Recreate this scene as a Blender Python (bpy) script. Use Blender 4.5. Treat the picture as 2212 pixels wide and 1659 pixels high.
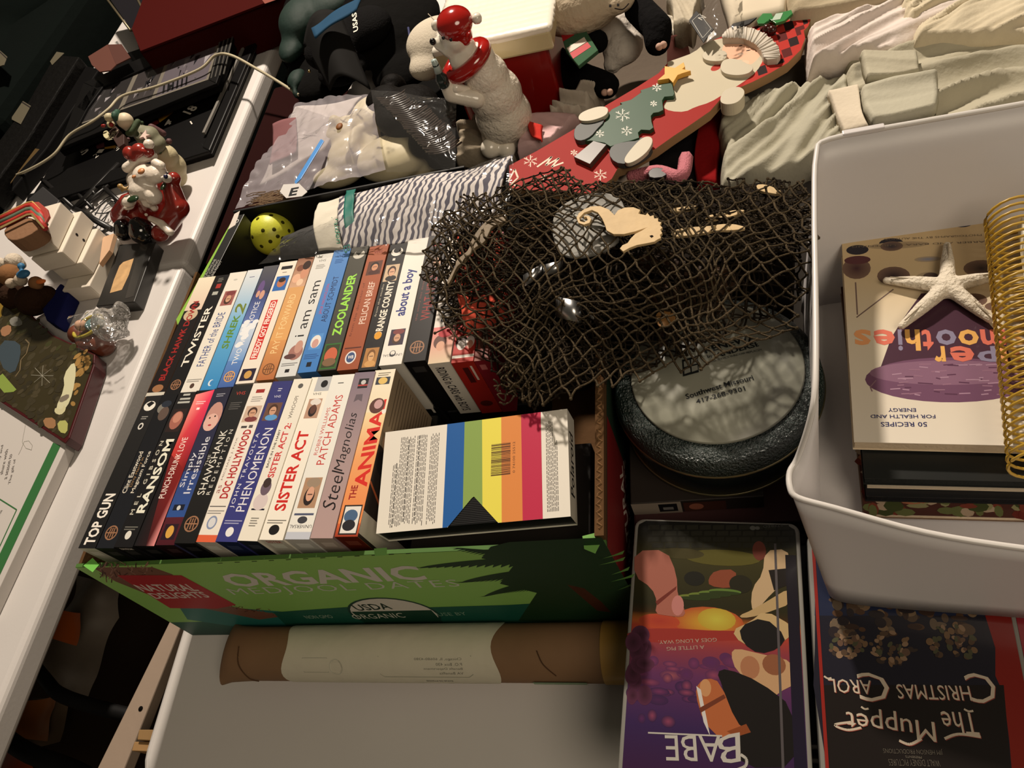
import bpy, bmesh, math, random
from mathutils import Vector, Matrix, noise
random.seed(7)
for _o in list(bpy.data.objects): bpy.data.objects.remove(_o)
SC = bpy.context.scene
COL = SC.collection
PI = math.pi
# ---------------------------------------------------------------- camera
F = 1600.0
CC = Vector((0.67449, -0.24801, 0.79328))
R = [Vector((0.95653171, 0.06714914, -0.28379231)), Vector((-0.10215400, -0.83432450, -0.54172612)), Vector((-0.27315132, 0.54716873, -0.79119827))]
cam = bpy.data.cameras.new('camera'); cam_o = bpy.data.objects.new('camera', cam); COL.objects.link(cam_o)
cam.sensor_width = 36; cam.lens = F / 2212 * 36; cam.clip_start = 0.01
M = Matrix((R[0], -R[1], -R[2])).transposed().to_4x4(); M.translation = CC
cam_o.matrix_world = M; SC.camera = cam_o
# ---------------------------------------------------------------- light
def area(name, loc, tgt, size, power, col, spread=180):
    l = bpy.data.lights.new(name, 'AREA'); l.shape = 'DISK'; l.size = size; l.energy = power; l.color = col
    o = bpy.data.objects.new(name, l); COL.objects.link(o); o.location = loc
    o.rotation_euler = (Vector(tgt) - Vector(loc)).to_track_quat('-Z', 'Y').to_euler()
    return o
area('ceiling_lamp', (0.03, 2.25, 2.2), (0.2, 0.5, 0.0), 0.16, 118, (1.0, 0.87, 0.73))
area('room_lamp', (1.7, -1.1, 2.2), (0.3, 0.4, 0.0), 1.3, 24, (1.0, 0.84, 0.64))
W = bpy.data.worlds.new('room_air'); SC.world = W; W.use_nodes = True
W.node_tree.nodes['Background'].inputs[0].default_value = (0.055, 0.047, 0.035, 1)
W.node_tree.nodes['Background'].inputs[1].default_value = 1.0
SC.view_settings.view_transform = 'Standard'; SC.view_settings.look = 'None'
SC.view_settings.gamma = 1; SC.view_settings.use_curve_mapping = False
SC.view_settings.exposure = 0.0
# ---------------------------------------------------------------- geometry from the camera calibration
def ray(px, py):
    a, b = (px - 1106) / F, (py - 829.5) / F
    return R[0] * a + R[1] * b + R[2]
def P(px, py, z):
    d = ray(px, py); return CC + d * ((z - CC.z) / d.z)
def PY(px, py, y):
    d = ray(px, py); return CC + d * ((y - CC.y) / d.y)
def PX(px, py, x):
    d = ray(px, py); return CC + d * ((x - CC.x) / d.x)
def Q(w):
    v = Vector(w) - CC; c = v.dot(R[2]); return (1106 + F * v.dot(R[0]) / c, 829.5 + F * v.dot(R[1]) / c)
def depth(w): return (Vector(w) - CC).dot(R[2])
def px2m(w, r): return r * depth(w) / F
# ---------------------------------------------------------------- materials
def lin(c):
    return tuple(((x / 255) / 12.92 if x / 255 <= 0.04045 else ((x / 255 + 0.055) / 1.055) ** 2.4) for x in c[:3]) + (1,)
MC = {}
def mat(key, c, rough=0.55, metal=0.0, bump=0.0, bs=40, var=0.0, trans=0.0, spec=0.5, sss=0.0, coat=0.0, vs=12):
    if key in MC: return MC[key]
    m = bpy.data.materials.new(key); m.use_nodes = True; nt = m.node_tree; b = nt.nodes['Principled BSDF']
    b.inputs['Base Color'].default_value = lin(c); b.inputs['Roughness'].default_value = rough; b.inputs['Metallic'].default_value = metal
    if spec == 0.5 and rough >= .8: spec = .08
    elif spec == .5 and rough >= .5: spec = .3
    b.inputs['Specular IOR Level'].default_value = spec; b.inputs['Transmission Weight'].default_value = trans
    b.inputs['Coat Weight'].default_value = coat; b.inputs['Coat Roughness'].default_value = 0.08
    tc = nt.nodes.new('ShaderNodeTexCoord')
    if sss: b.inputs['Subsurface Weight'].default_value = sss; b.inputs['Subsurface Radius'].default_value = (0.01, 0.01, 0.01)
    if bump:
        n = nt.nodes.new('ShaderNodeTexNoise'); n.inputs['Scale'].default_value = bs; n.inputs['Detail'].default_value = 3
        bn = nt.nodes.new('ShaderNodeBump'); bn.inputs['Strength'].default_value = bump; bn.inputs['Distance'].default_value = 0.003
        nt.links.new(tc.outputs['Object'], n.inputs['Vector']); nt.links.new(n.outputs[0], bn.inputs['Height']); nt.links.new(bn.outputs[0], b.inputs['Normal'])
    if var:
        n = nt.nodes.new('ShaderNodeTexNoise'); n.inputs['Scale'].default_value = vs; n.inputs['Detail'].default_value = 4
        mx = nt.nodes.new('ShaderNodeMixRGB'); mx.blend_type = 'MULTIPLY'; mx.inputs[0].default_value = 1
        rp = nt.nodes.new('ShaderNodeMapRange'); rp.inputs[1].default_value = 0.3; rp.inputs[2].default_value = 0.7; rp.inputs[3].default_value = 1 - var; rp.inputs[4].default_value = 1.0
        nt.links.new(tc.outputs['Object'], n.inputs['Vector']); nt.links.new(n.outputs[0], rp.inputs[0]); nt.links.new(rp.outputs[0], mx.inputs[2])
        mx.inputs[1].default_value = lin(c); nt.links.new(mx.outputs[0], b.inputs['Base Color'])
    MC[key] = m; return m
def mat_print(key='print', rough=0.45, coat=0.0, spec=0.25):
    if key in MC: return MC[key]
    m = bpy.data.materials.new(key); m.use_nodes = True; nt = m.node_tree; b = nt.nodes['Principled BSDF']
    a = nt.nodes.new('ShaderNodeAttribute'); a.attribute_name = 'col'; nt.links.new(a.outputs['Color'], b.inputs['Base Color'])
    b.inputs['Roughness'].default_value = rough; b.inputs['Coat Weight'].default_value = coat; b.inputs['Coat Roughness'].default_value = 0.1
    b.inputs['Specular IOR Level'].default_value = spec
    MC[key] = m; return m
def mat_film(key, c, milk=0.12, rough=0.12, bump=0.8, bs=30, gloss=0.5):
    if key in MC: return MC[key]
    m = bpy.data.materials.new(key); m.use_nodes = True; nt = m.node_tree; nt.nodes.clear()
    out = nt.nodes.new('ShaderNodeOutputMaterial'); tr = nt.nodes.new('ShaderNodeBsdfTransparent'); gl = nt.nodes.new('ShaderNodeBsdfGlossy'); df = nt.nodes.new('ShaderNodeBsdfDiffuse')
    df.inputs[0].default_value = lin(c); gl.inputs['Roughness'].default_value = rough
    tc = nt.nodes.new('ShaderNodeTexCoord'); n = nt.nodes.new('ShaderNodeTexNoise'); n.inputs['Scale'].default_value = bs; n.inputs['Detail'].default_value = 2; n.inputs['Distortion'].default_value = 1.2
    bn = nt.nodes.new('ShaderNodeBump'); bn.inputs['Strength'].default_value = bump; bn.inputs['Distance'].default_value = 0.012
    nt.links.new(tc.outputs['Object'], n.inputs['Vector']); nt.links.new(n.outputs[0], bn.inputs['Height'])
    nt.links.new(bn.outputs[0], gl.inputs['Normal'])
    lw = nt.nodes.new('ShaderNodeLayerWeight'); lw.inputs[0].default_value = gloss * 0.5; nt.links.new(bn.outputs[0], lw.inputs['Normal'])
    ad = nt.nodes.new('ShaderNodeMath'); ad.operation = 'MULTIPLY_ADD'; ad.inputs[1].default_value = 0.8; ad.inputs[2].default_value = 0.06; ad.use_clamp = True
    nt.links.new(lw.outputs['Fresnel'], ad.inputs[0])
    m1 = nt.nodes.new('ShaderNodeMixShader'); m1.inputs[0].default_value = milk; nt.links.new(tr.outputs[0], m1.inputs[1]); nt.links.new(df.outputs[0], m1.inputs[2])
    m2 = nt.nodes.new('ShaderNodeMixShader'); nt.links.new(ad.outputs[0], m2.inputs[0]); nt.links.new(m1.outputs[0], m2.inputs[1]); nt.links.new(gl.outputs[0], m2.inputs[2])
    nt.links.new(m2.outputs[0], out.inputs[0]); MC[key] = m; return m
def hexm(c, rough=0.5, **k):
    key = 'paint_%02x%02x%02x_%d' % (int(c[0]), int(c[1]), int(c[2]), int(rough * 100)) + ''.join('_%s%s' % (a, b) for a, b in sorted(k.items()))
    return mat(key, c, rough, **k)
# ---------------------------------------------------------------- objects
ORI = {}
def wloc(o): return ORI.get(o.name, Vector((0, 0, 0)))
def tag(o, label=None, cat=None, group=None, kind=None):
    if label: o['label'] = label
    if cat: o['category'] = cat
    if group: o['group'] = group
    if kind: o['kind'] = kind
    return o
def thing(name, loc, label, cat, group=None):
    o = bpy.data.objects.new(name, None); COL.objects.link(o); o.location = loc; o.empty_display_size = 0.02
    ORI[o.name] = Vector(loc); return tag(o, label, cat, group)
def mesh(name, V, Fc, m, parent=None, smooth=False, cols=None, base=None):
    V = [Vector(v) for v in V]
    if parent is not None: off = wloc(parent)
    elif base is not None: off = Vector(base)
    else:
        lo = Vector([min(v[i] for v in V) for i in range(3)]); hi = Vector([max(v[i] for v in V) for i in range(3)])
        off = Vector(((lo.x + hi.x) / 2, (lo.y + hi.y) / 2, lo.z))
    me = bpy.data.meshes.new(name); me.from_pydata([tuple(v - off) for v in V], [], Fc); me.update()
    if cols:
        ca = me.color_attributes.new('col', 'FLOAT_COLOR', 'POINT')
        ca.data.foreach_set('color', [x for c in cols for x in c])
    o = bpy.data.objects.new(name, me); COL.objects.link(o); me.materials.append(m)
    if smooth: me.polygons.foreach_set('use_smooth', [True] * len(me.polygons))
    if parent is not None: o.parent = parent; ORI[o.name] = off
    else: o.location = off; ORI[o.name] = off
    return o
def bevel(o, w=0.002, seg=2):
    b = o.modifiers.new('bevel', 'BEVEL'); b.width = w; b.segments = seg; b.limit_method = 'ANGLE'; b.angle_limit = 0.7
    return o
BF = [(0, 3, 2, 1), (4, 5, 6, 7), (0, 1, 5, 4), (1, 2, 6, 5), (2, 3, 7, 6), (3, 0, 4, 7)]
def boxv(o, U, V_, N):
    o, U, V_, N = map(Vector, (o, U, V_, N)); return [o, o + U, o + U + V_, o + V_, o + N, o + U + N, o + U + V_ + N, o + V_ + N]
def box(name, o, U, V_, N, m, parent=None, bw=0.0, **k):
    r = mesh(name, boxv(o, U, V_, N), BF, m, parent, **k)
    if bw: bevel(r, bw)
    return r
def abox(name, x0, y0, z0, x1, y1, z1, m, parent=None, bw=0.0, **k):
    return box(name, (x0, y0, z0), (x1 - x0, 0, 0), (0, y1 - y0, 0), (0, 0, z1 - z0), m, parent, bw, **k)
def merge(parts):
    V, Fc = [], []
    for v, f in parts:
        n = len(V); V += list(v); Fc += [tuple(i + n for i in q) for q in f]
    return V, Fc
def prism(name, pts, thick, m, parent=None, bw=0.0, **k):   # pts: world points of the top outline
    n = len(pts); pts = [Vector(p) for p in pts]
    nr = sum(((pts[i] - pts[0]).cross(pts[(i + 1) % n] - pts[0]) for i in range(1, n)), Vector()).normalized()
    if nr.z < 0: pts.reverse(); nr = -nr
    V = pts + [p - nr * thick for p in pts]
    Fc = [tuple(range(n)), tuple(range(2 * n - 1, n - 1, -1))] + [(i, i + n, (i + 1) % n + n, (i + 1) % n) for i in range(n)]
    o = mesh(name, V, Fc, m, parent, **k)
    if bw: bevel(o, bw)
    return o
def ppx(pts, z): return [P(a, b, z(a, b) if callable(z) else z) for a, b in pts]
def smooth_poly(pts, it=2):
    for _ in range(it):
        q = []
        for i in range(len(pts)):
            a, b = pts[i], pts[(i + 1) % len(pts)]
            q += [(a[0] * .75 + b[0] * .25, a[1] * .75 + b[1] * .25), (a[0] * .25 + b[0] * .75, a[1] * .25 + b[1] * .75)]
        pts = q
    return pts
def tube_mesh(paths, r, n=5, closed=False):
    V, Fc = [], []
    for path in paths:
        path = [Vector(p) for p in path]; L = len(path); b0 = len(V)
        for i, p in enumerate(path):
            if closed: d = path[(i + 1) % L] - path[i - 1]
            else: d = path[min(i + 1, L - 1)] - path[max(i - 1, 0)]
            if d.length < 1e-9: d = Vector((0, 0, 1))
            d.normalize(); a = d.orthogonal() if abs(d.z) > .95 else d.cross(Vector((0, 0, 1))); a.normalize(); b = d.cross(a)
            rr = r(i / max(1, L - 1)) if callable(r) else r
            for k in range(n): t = 2 * PI * k / n; V.append(p + a * math.cos(t) * rr + b * math.sin(t) * rr)
        for i in range(L if closed else L - 1):
            j = (i + 1) % L
            for k in range(n): Fc.append((b0 + i * n + k, b0 + i * n + (k + 1) % n, b0 + j * n + (k + 1) % n, b0 + j * n + k))
        if not closed: Fc += [tuple(b0 + k for k in range(n))[::-1], tuple(b0 + (L - 1) * n + k for k in range(n))]
    return V, Fc
def tube(name, path, r, m, parent=None, n=8, closed=False, **k):
    v, f = tube_mesh([path], r, n, closed); return mesh(name, v, f, m, parent, True, **k)
def catmull(pts, s=6):
    pts = [Vector(p) for p in pts]; o = []
    for i in range(len(pts) - 1):
        a, b, c, d = pts[max(i - 1, 0)], pts[i], pts[i + 1], pts[min(i + 2, len(pts) - 1)]
        for k in range(s):
            t = k / s; o.append(0.5 * ((2 * b) + (c - a) * t + (2 * a - 5 * b + 4 * c - d) * t * t + (3 * b - a - 3 * c + d) * t ** 3))
    return o + [pts[-1]]
def lathe(name, c, prof, m, parent=None, n=48, ax=None, **k):   # prof: (r, z)
    V, Fc = [], []; c = Vector(c); rot = ax or Matrix.Identity(3)
    for r, z in prof:
        for i in range(n): t = 2 * PI * i / n; V.append(c + rot @ Vector((r * math.cos(t), r * math.sin(t), z)))
    for j in range(len(prof) - 1):
        for i in range(n): Fc.append((j * n + i, j * n + (i + 1) % n, (j + 1) * n + (i + 1) % n, (j + 1) * n + i))
    Fc += [tuple(range(n))[::-1], tuple(range((len(prof) - 1) * n, len(prof) * n))]
    return mesh(name, V, Fc, m, parent, True, **k)
_ico = {}
def ico(sub=2):
    if sub not in _ico:
        bm = bmesh.new(); bmesh.ops.create_icosphere(bm, subdivisions=sub, radius=1); _ico[sub] = ([v.co.copy() for v in bm.verts], [tuple(v.index for v in f.verts) for f in bm.faces]); bm.free()
    return _ico[sub]
def ell(c, rad, rot=None, sub=3):
    v, f = ico(sub); c = Vector(c); rad = (rad,) * 3 if isinstance(rad, (int, float)) else rad
    return [c + ((rot @ Vector((p.x * rad[0], p.y * rad[1], p.z * rad[2]))) if rot else Vector((p.x * rad[0], p.y * rad[1], p.z * rad[2]))) for p in v], f
def cap(a, b, ra, rb, n=7):
    a, b = Vector(a), Vector(b); return merge([ell(a.lerp(b, i / (n - 1)), ra + (rb - ra) * i / (n - 1), sub=2) for i in range(n)])
def blob(name, parts, m, parent=None, vox=0.004, sm=3, **k):
    v, f = merge(parts); o = mesh(name, v, f, m, parent, True, **k)
    r = o.modifiers.new('join', 'REMESH'); r.mode = 'VOXEL'; r.voxel_size = vox; r.use_smooth_shade = True
    s = o.modifiers.new('relax', 'SMOOTH'); s.factor = 0.5; s.iterations = sm
    return o
def E(px, py, z, r, k=(1, 1, 1), rot=None):      # ellipsoid whose radius is read in photograph pixels at its own depth
    c = P(px, py, z); s = px2m(c, r); return ell(c, (s * k[0], s * k[1], s * k[2]), rot)
def C2(a, b): # capsule between (px,py,z,rpx) anchors
    pa, pb = P(*a[:3]), P(*b[:3]); return cap(pa, pb, px2m(pa, a[3]), px2m(pb, b[3]), 9)
# ---------------------------------------------------------------- printed matter
_tc = {}
def text_geo(s, bold=0.0, shear=0.0, sp=1.0):
    bold = min(bold, .028)
    k = (s, bold, shear, sp)
    if k in _tc: return _tc[k]
    cu = bpy.data.curves.new('lettering', 'FONT'); cu.body = s; cu.resolution_u = 2; cu.offset = bold; cu.shear = shear; cu.space_character = sp; cu.fill_mode = 'FRONT'
    o = bpy.data.objects.new('lettering_tmp', cu); COL.objects.link(o)
    dg = bpy.context.evaluated_depsgraph_get(); me = o.evaluated_get(dg).to_mesh()
    V = [v.co.copy() for v in me.vertices]; Fc = [tuple(p.vertices) for p in me.polygons]
    o.evaluated_get(dg).to_mesh_clear(); bpy.data.objects.remove(o); bpy.data.curves.remove(cu)
    if V:
        x0, x1 = min(v.x for v in V), max(v.x for v in V); y0, y1 = min(v.y for v in V), max(v.y for v in V)
        V = [((v.x - x0) / max(1e-6, x1 - x0), (v.y - y0) / max(1e-6, y1 - y0)) for v in V]
    _tc[k] = (V, Fc); return _tc[k]
class Canvas:
    """flat print on a real surface: frame origin o, unit axes U, V, normal N, sizes in metres"""
    def __init__(s, name, parent, o, U, V, gap=0.00015, m=None, fn=None):
        s.name, s.parent, s.o, s.U, s.V = name, parent, Vector(o), Vector(U).normalized(), Vector(V).normalized()
        s.N = s.U.cross(s.V).normalized(); s.k = 0; s.gap = gap; s.m = m or mat_print(); s.vs, s.fs, s.cs = [], [], []; s.fn = fn; s.mul = (1, 1, 1)
    def p(s, px, py):
        d = ray(px, py); t = (s.o - CC).dot(s.N) / d.dot(s.N); q = CC + d * t - s.o; return (q.dot(s.U), q.dot(s.V))
    def add(s, pts, faces, cols):
        n = len(s.vs); h = s.gap + 0.000002 * s.k; s.k += 1
        for i, (u, v) in enumerate(pts):
            s.vs.append(s.fn(u, v, h) if s.fn else s.o + s.U * u + s.V * v + s.N * h); q_ = cols[i] if isinstance(cols, list) else cols; s.cs.append(lin(tuple(a_ * b_ for a_, b_ in zip(q_, s.mul))))
        s.fs += [tuple(i + n for i in f) for f in faces]
    def poly(s, pts, c): s.add(pts, [tuple(range(len(pts)))], c)
    def pp(s, pts, c): s.poly([s.p(*q) for q in pts], c)
    def rect(s, u0, v0, u1, v1, c, c2=None, axis='v'):
        col = c if c2 is None else ([c, c, c2, c2] if axis == 'v' else [c, c2, c2, c]); s.add([(u0, v0), (u1, v0), (u1, v1), (u0, v1)], [(0, 1, 2, 3)], col)
    def band(s, u0, u1, stops):
        for (va, ca), (vb, cb) in zip(stops, stops[1:]): s.rect(u0, va, u1, vb, ca, cb); s.k -= 1
        s.k += 1
    def ell(s, u, v, a, b, c, n=18, rot=0, edge=None):
        pts = [(u + a * math.cos(t) * math.cos(rot) - b * math.sin(t) * math.sin(rot), v + a * math.cos(t) * math.sin(rot) + b * math.sin(t) * math.cos(rot)) for t in (2 * PI * i / n for i in range(n))]
        if edge: s.add([(u, v)] + pts, [(0, 1 + i, 1 + (i + 1) % n) for i in range(n)], [c] + [edge] * n)
        else: s.poly(pts, c)
    def pe(s, px, py, rx, ry, c, rot=0, edge=None):
        u, v = s.p(px, py); k = px2m(s.o + s.U * u + s.V * v, 1); s.ell(u, v, rx * k, ry * k, c, rot=rot, edge=edge)
    def line(s, pts, w, c):
        for (a, b), (d, e) in zip(pts, pts[1:]):
            L = math.hypot(d - a, e - b) or 1e-9; nx, ny = -(e - b) / L * w / 2, (d - a) / L * w / 2
            s.add([(a - nx, b - ny), (d - nx, e - ny), (d + nx, e + ny), (a + nx, b + ny)], [(0, 1, 2, 3)], c); s.k -= 1
        s.k += 1
    def pl(s, pts, w, c, sm=0):
        if sm: pts = [(q.x, q.y) for q in catmull([(a, b, 0) for a, b in pts], 5)]
        s.line([s.p(*q) for q in pts], w, c)
    def text(s, t, a, b, h, c, bold=0.0, shear=0.0, sp=1.0):   # baseline from a to b, height h
        V, Fc = text_geo(t, bold, shear, sp); ax, ay = a; dx, dy = b[0] - a[0], b[1] - a[1]; L = math.hypot(dx, dy) or 1e-9; ux, uy = -dy / L, dx / L
        s.add([(ax + dx * x + ux * h * y, ay + dy * x + uy * h * y) for x, y in V], Fc, c)
    def pt(s, t, a, b, hpx, c, **k):
        A, B = s.p(*a), s.p(*b); L = math.hypot(b[0] - a[0], b[1] - a[1]) or 1; G = s.p(a[0] + (b[1] - a[1]) / L * hpx, a[1] - (b[0] - a[0]) / L * hpx)
        dx, dy = B[0] - A[0], B[1] - A[1]; d = math.hypot(dx, dy) or 1; h = abs((G[0] - A[0]) * dy - (G[1] - A[1]) * dx) / d; s.text(t, A, B, h, c, **k)
    def face(s, u, v, r, skin=(200, 150, 120), hair=(70, 45, 35), rot=0):
        s.ell(u, v + r * .25 * math.cos(rot), r * 1.05, r * 1.15, hair); s.ell(u, v, r * .8, r, skin)
    def photo(s, u0, v0, u1, v1, bg, skin=(196, 150, 122), hair=(70, 48, 38), body=(120, 60, 60), flip=False):
        w, h = u1 - u0, v1 - v0; s.rect(u0, v0, u1, v1, bg); f = -1 if flip else 1; cu, cv = (u0 + u1) / 2, (v0 + v1) / 2
        s.ell(cu + w * .05, cv - f * h * .33, w * .4, h * .17, body); s.ell(cu, cv + f * h * .12, w * .3, h * .3, hair)
        s.ell(cu + w * .02, cv + f * h * .04, w * .22, h * .24, skin); s.rect(cu - w * .12, cv + f * h * .06 - h * .02, cu + w * .16, cv + f * h * .06 + h * .02, (90, 60, 50))
    def build(s, name=None, label=None):
        o = mesh(name or s.name, s.vs, s.fs, s.m, s.parent, cols=s.cs)
        if label: o['label'] = label
        return o
# ================================================================ setting
fl = abox('floor', -2.6, -2.4, -0.80, 2.6, 5.6, -0.74, mat('brown_floor', (62, 48, 34), 0.8, bump=.4, bs=60, var=.3)); tag(fl, kind='structure')
wl = abox('wall_back', -2.6, 5.6, -0.74, 2.6, 5.66, 2.4, mat('dark_wall', (70, 60, 50), 0.9)); tag(wl, kind='structure')
white_pl = mat('white_table_plastic', (205, 200, 196), 0.42, bump=.03, bs=220, var=.05, vs=5)
def rrect(x0, y0, x1, y1, r, corners=(1, 1, 1, 1), n=6):
    pts = []
    for (cx, cy, a0, on) in ((x0 + r, y0 + r, PI, corners[0]), (x1 - r, y0 + r, 1.5 * PI, corners[1]), (x1 - r, y1 - r, 0, corners[2]), (x0 + r, y1 - r, .5 * PI, corners[3])):
        if on: pts += [(cx + r * math.cos(a0 + i * PI / 2 / n), cy + r * math.sin(a0 + i * PI / 2 / n)) for i in range(n + 1)]
        else: pts.append((cx + r * (1 if math.cos(a0 + PI / 4) > 0 else -1), cy + r * (1 if math.sin(a0 + PI / 4) > 0 else -1)))
    return pts
nt = thing('folding_table', (0.6, 0.7, -0.74), 'white plastic folding table under the date carton and cardboard tube, its front left corner bare', 'table')
o = prism('table_top', [(x, y, 0) for x, y in rrect(-0.018, -0.205, 1.5, 1.75, .045)], 0.045, white_pl, nt); bevel(o, .012, 4)
for x in (.1, 1.35):
    for y in (0.0, 1.5): tube('leg', [(x, y, -.045), (x, y, -.74)], .014, hexm((60, 60, 62), .4), nt)
lt = thing('folding_table', (-0.56, 0.4, -0.74), 'white plastic folding table on the left, crowded with frames, figurines and small boxes', 'table')
for nm, y0, y1 in (('table_top', -1.0, .648), ('table_top', .652, 2.0)):
    o = abox(nm, -0.862, y0, -0.045, -0.262, y1, 0, white_pl, lt); bevel(o, .011, 4)
for y in (-.6, 1.6): tube('leg', [(-.4, y, -.045), (-.4, y, -.74)], .014, hexm((60, 60, 62), .4), lt)
# rail beside the near table
rl = thing('table_rail', P(300, 1500, -.12), 'pale metal rail with a screw hole running below the near table edge', 'rail')
a, b, c, d = P(190, 1700, -.12), P(252, 1700, -.12), P(399, 1330, -.12), P(372, 1330, -.12)
prism('rail_bar', [a, b, c, d], .02, hexm((150, 132, 116), .6, bump=.2), rl, .002)
lathe('screw_hole', P(304, 1531, -.1198), [(.0035, 0), (.0035, .0006)], hexm((8, 6, 5), .9), rl, 12)
wb = thing('wood_block', P(296, 1600, -.10), 'small pale wooden block under the front left corner of the near table', 'block')
prism('block', [P(*q, -.07) for q in ((300, 1576), (330, 1576), (330, 1600), (296, 1598))], .03, hexm((150, 118, 76), .7, var=.2), wb, .001)
prism('block', [P(*q, -.075) for q in ((290, 1602), (330, 1602), (330, 1624), (284, 1622))], .03, hexm((160, 124, 80), .7, var=.2), wb, .001)
# things under the tables, in the gap
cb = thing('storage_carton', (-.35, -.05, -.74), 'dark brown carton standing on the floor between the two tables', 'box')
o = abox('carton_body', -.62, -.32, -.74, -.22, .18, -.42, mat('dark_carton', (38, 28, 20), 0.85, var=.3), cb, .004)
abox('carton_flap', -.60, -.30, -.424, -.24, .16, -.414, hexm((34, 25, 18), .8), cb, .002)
tb = thing('plastic_bag', P(150, 1330, -.4), 'cloudy plastic bag of orange wrappers on the floor beneath the left table edge', 'bag')
def sheet(name, quad, z, nu, nv, fz, m, parent=None, th=0.0, sub=0, **k):
    V = []
    for j in range(nv + 1):
        for i in range(nu + 1):
            u, v = i / nu, j / nv; a = (1 - v) * (1 - u); b = (1 - v) * u; c = v * u; d = v * (1 - u)
            x = quad[0][0] * a + quad[1][0] * b + quad[2][0] * c + quad[3][0] * d; y = quad[0][1] * a + quad[1][1] * b + quad[2][1] * c + quad[3][1] * d
            zz = z if not isinstance(z, (list, tuple)) else z[0] * a + z[1] * b + z[2] * c + z[3] * d
            p = P(x, y, zz); off = fz(u, v, p); p = p + (off if isinstance(off, Vector) else Vector((0, 0, off))); V.append(p)
    Fc = [(j * (nu + 1) + i, j * (nu + 1) + i + 1, (j + 1) * (nu + 1) + i + 1, (j + 1) * (nu + 1) + i) for j in range(nv) for i in range(nu)]
    if V[1 + 0 * nu] is not None and (V[1] - V[0]).cross(V[nu + 1] - V[0]).z < 0: Fc = [f[::-1] for f in Fc]
    o = mesh(name, V, Fc, m, parent, True, **k)
    if th: s = o.modifiers.new('thick', 'SOLIDIFY'); s.thickness = th; s.offset = -1
    return o
def nz(p, s=1.0, o=0.0): return noise.noise(Vector((p.x * s + o, p.y * s, o)))
film_dim = mat_film('cloudy_film', (150, 140, 125), .3, .3, .8)
sheet('bag_film', [(120, 1225), (235, 1262), (150, 1500), (30, 1440)], -.36, 24, 24, lambda u, v, p: .05 * nz(p, 9) - .06 * (2 * u - 1) ** 2, mat('bag_grey', (120, 108, 94), .5, bump=.4, bs=25, var=.5, vs=9), tb)
for q, cc in ((((92, 1315), (175, 1325), (150, 1390), (80, 1370)), (190, 92, 30)), (((20, 1520), (120, 1500), (95, 1600), (10, 1590)), (150, 90, 40)), (((-10, 1600), (60, 1610), (80, 1670), (-10, 1680)), (150, 60, 25))):
    sheet('wrapper', [q[0], q[1], q[2], q[3]], -.31, 8, 8, lambda u, v, p: .03 * nz(p, 14, 3), hexm(cc, .4, bump=.5), tb)
sheet('bag_fold', [(10, 1500), (150, 1510), (120, 1600), (0, 1640)], -.34, 16, 16, lambda u, v, p: .05 * nz(p, 11, 5), mat('bag_grey2', (92, 76, 58), .5, bump=.4, bs=25, var=.4, vs=9), tb)
bk = thing('black_strap', P(200, 1520, -.25), 'black curved strap hanging across the dark gap between the tables', 'strap')
tube('strap', catmull([P(40, 1395, -.22), P(100, 1470, -.22), P(130, 1500, -.22), P(200, 1525, -.22), P(300, 1550, -.22)]), .011, hexm((9, 8, 8), .6), bk)
tube('strap', catmull([P(-30, 1560, -.22), P(50, 1620, -.22), P(150, 1660, -.22), P(230, 1700, -.22)]), .014, hexm((9, 8, 8), .6), bk)
# ================================================================ date carton
dc = thing('fruit_carton', (.28, .19, 0), 'green printed fruit carton packed with two rows of upright video tapes', 'carton')
kraft = mat('kraft_board', (92, 66, 42), .85, bump=.3, bs=90, var=.25)
BX0, BX1, BY0, BY1, BH = .004, .566, -.014, .400, .204
SL = .015
mesh('carton_panel', [(BX0, BY0 - SL, 0), (BX1, BY0 - SL, 0), (BX1, BY0 + .004, 0), (BX0, BY0 + .004, 0), (BX0, BY0, BH), (BX1, BY0, BH), (BX1, BY0 + .004, BH), (BX0, BY0 + .004, BH)], BF, hexm((74, 110, 50), .6), dc)['label'] = 'green front panel'
for (x0, y0, x1, y1) in ((BX0, BY0 + .004, BX0 + .004, BY1), (BX1 - .008, BY0 + .004, BX1, BY1), (BX0 + .004, BY1 - .004, BX1 - .008, BY1)):
    abox('carton_panel', x0, y0, 0, x1, y1, BH + (.010 if x0 > .5 else -.002 if y1 - y0 > .1 else -.02), kraft, dc)
abox('carton_base', BX0, BY0, 0.0005, BX1, BY1, .004, kraft, dc)
# corrugation of the right wall edge
V, Fc = [], []; pth = []
for i in range(160): pth.append((BX1 - .004 + .0022 * math.sin(i * 1.9), BY0 + .01 + i * (BY1 - BY0 - .02) / 160, BH + .0102))
v, f = tube_mesh([pth], .0011, 4); mesh('corrugation', v, f, hexm((120, 90, 60), .8), dc)
tag(dc.children[-1] if dc.children else dc)
cv = Canvas('front_print', dc, (BX0, BY0 - SL, 0), (1, 0, 0), (0, SL, BH), m=mat_print('print_board', .5))
WX = BX1 - BX0
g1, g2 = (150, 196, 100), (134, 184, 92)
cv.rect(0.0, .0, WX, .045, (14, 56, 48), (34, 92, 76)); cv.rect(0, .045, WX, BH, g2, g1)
cv.pp([(405, 1338), (500, 1352), (640, 1352), (880, 1352), (600, 1320), (470, 1310), (380, 1300)], (40, 112, 104))
cv.pp([(200, 1225), (330, 1225), (372, 1240), (440, 1300), (620, 1330), (560, 1338), (430, 1312), (330, 1288), (250, 1256)], (120, 80, 62))
rr = random.Random(3)
for i in range(70):
    x, y = rr.uniform(215, 330), rr.uniform(1212, 1248); cv.pl([(x, y), (x + rr.uniform(-14, 14), y + rr.uniform(4, 12))], .0012, rr.choice([(120, 82, 66), (70, 40, 30), (150, 110, 92)]))
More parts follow.
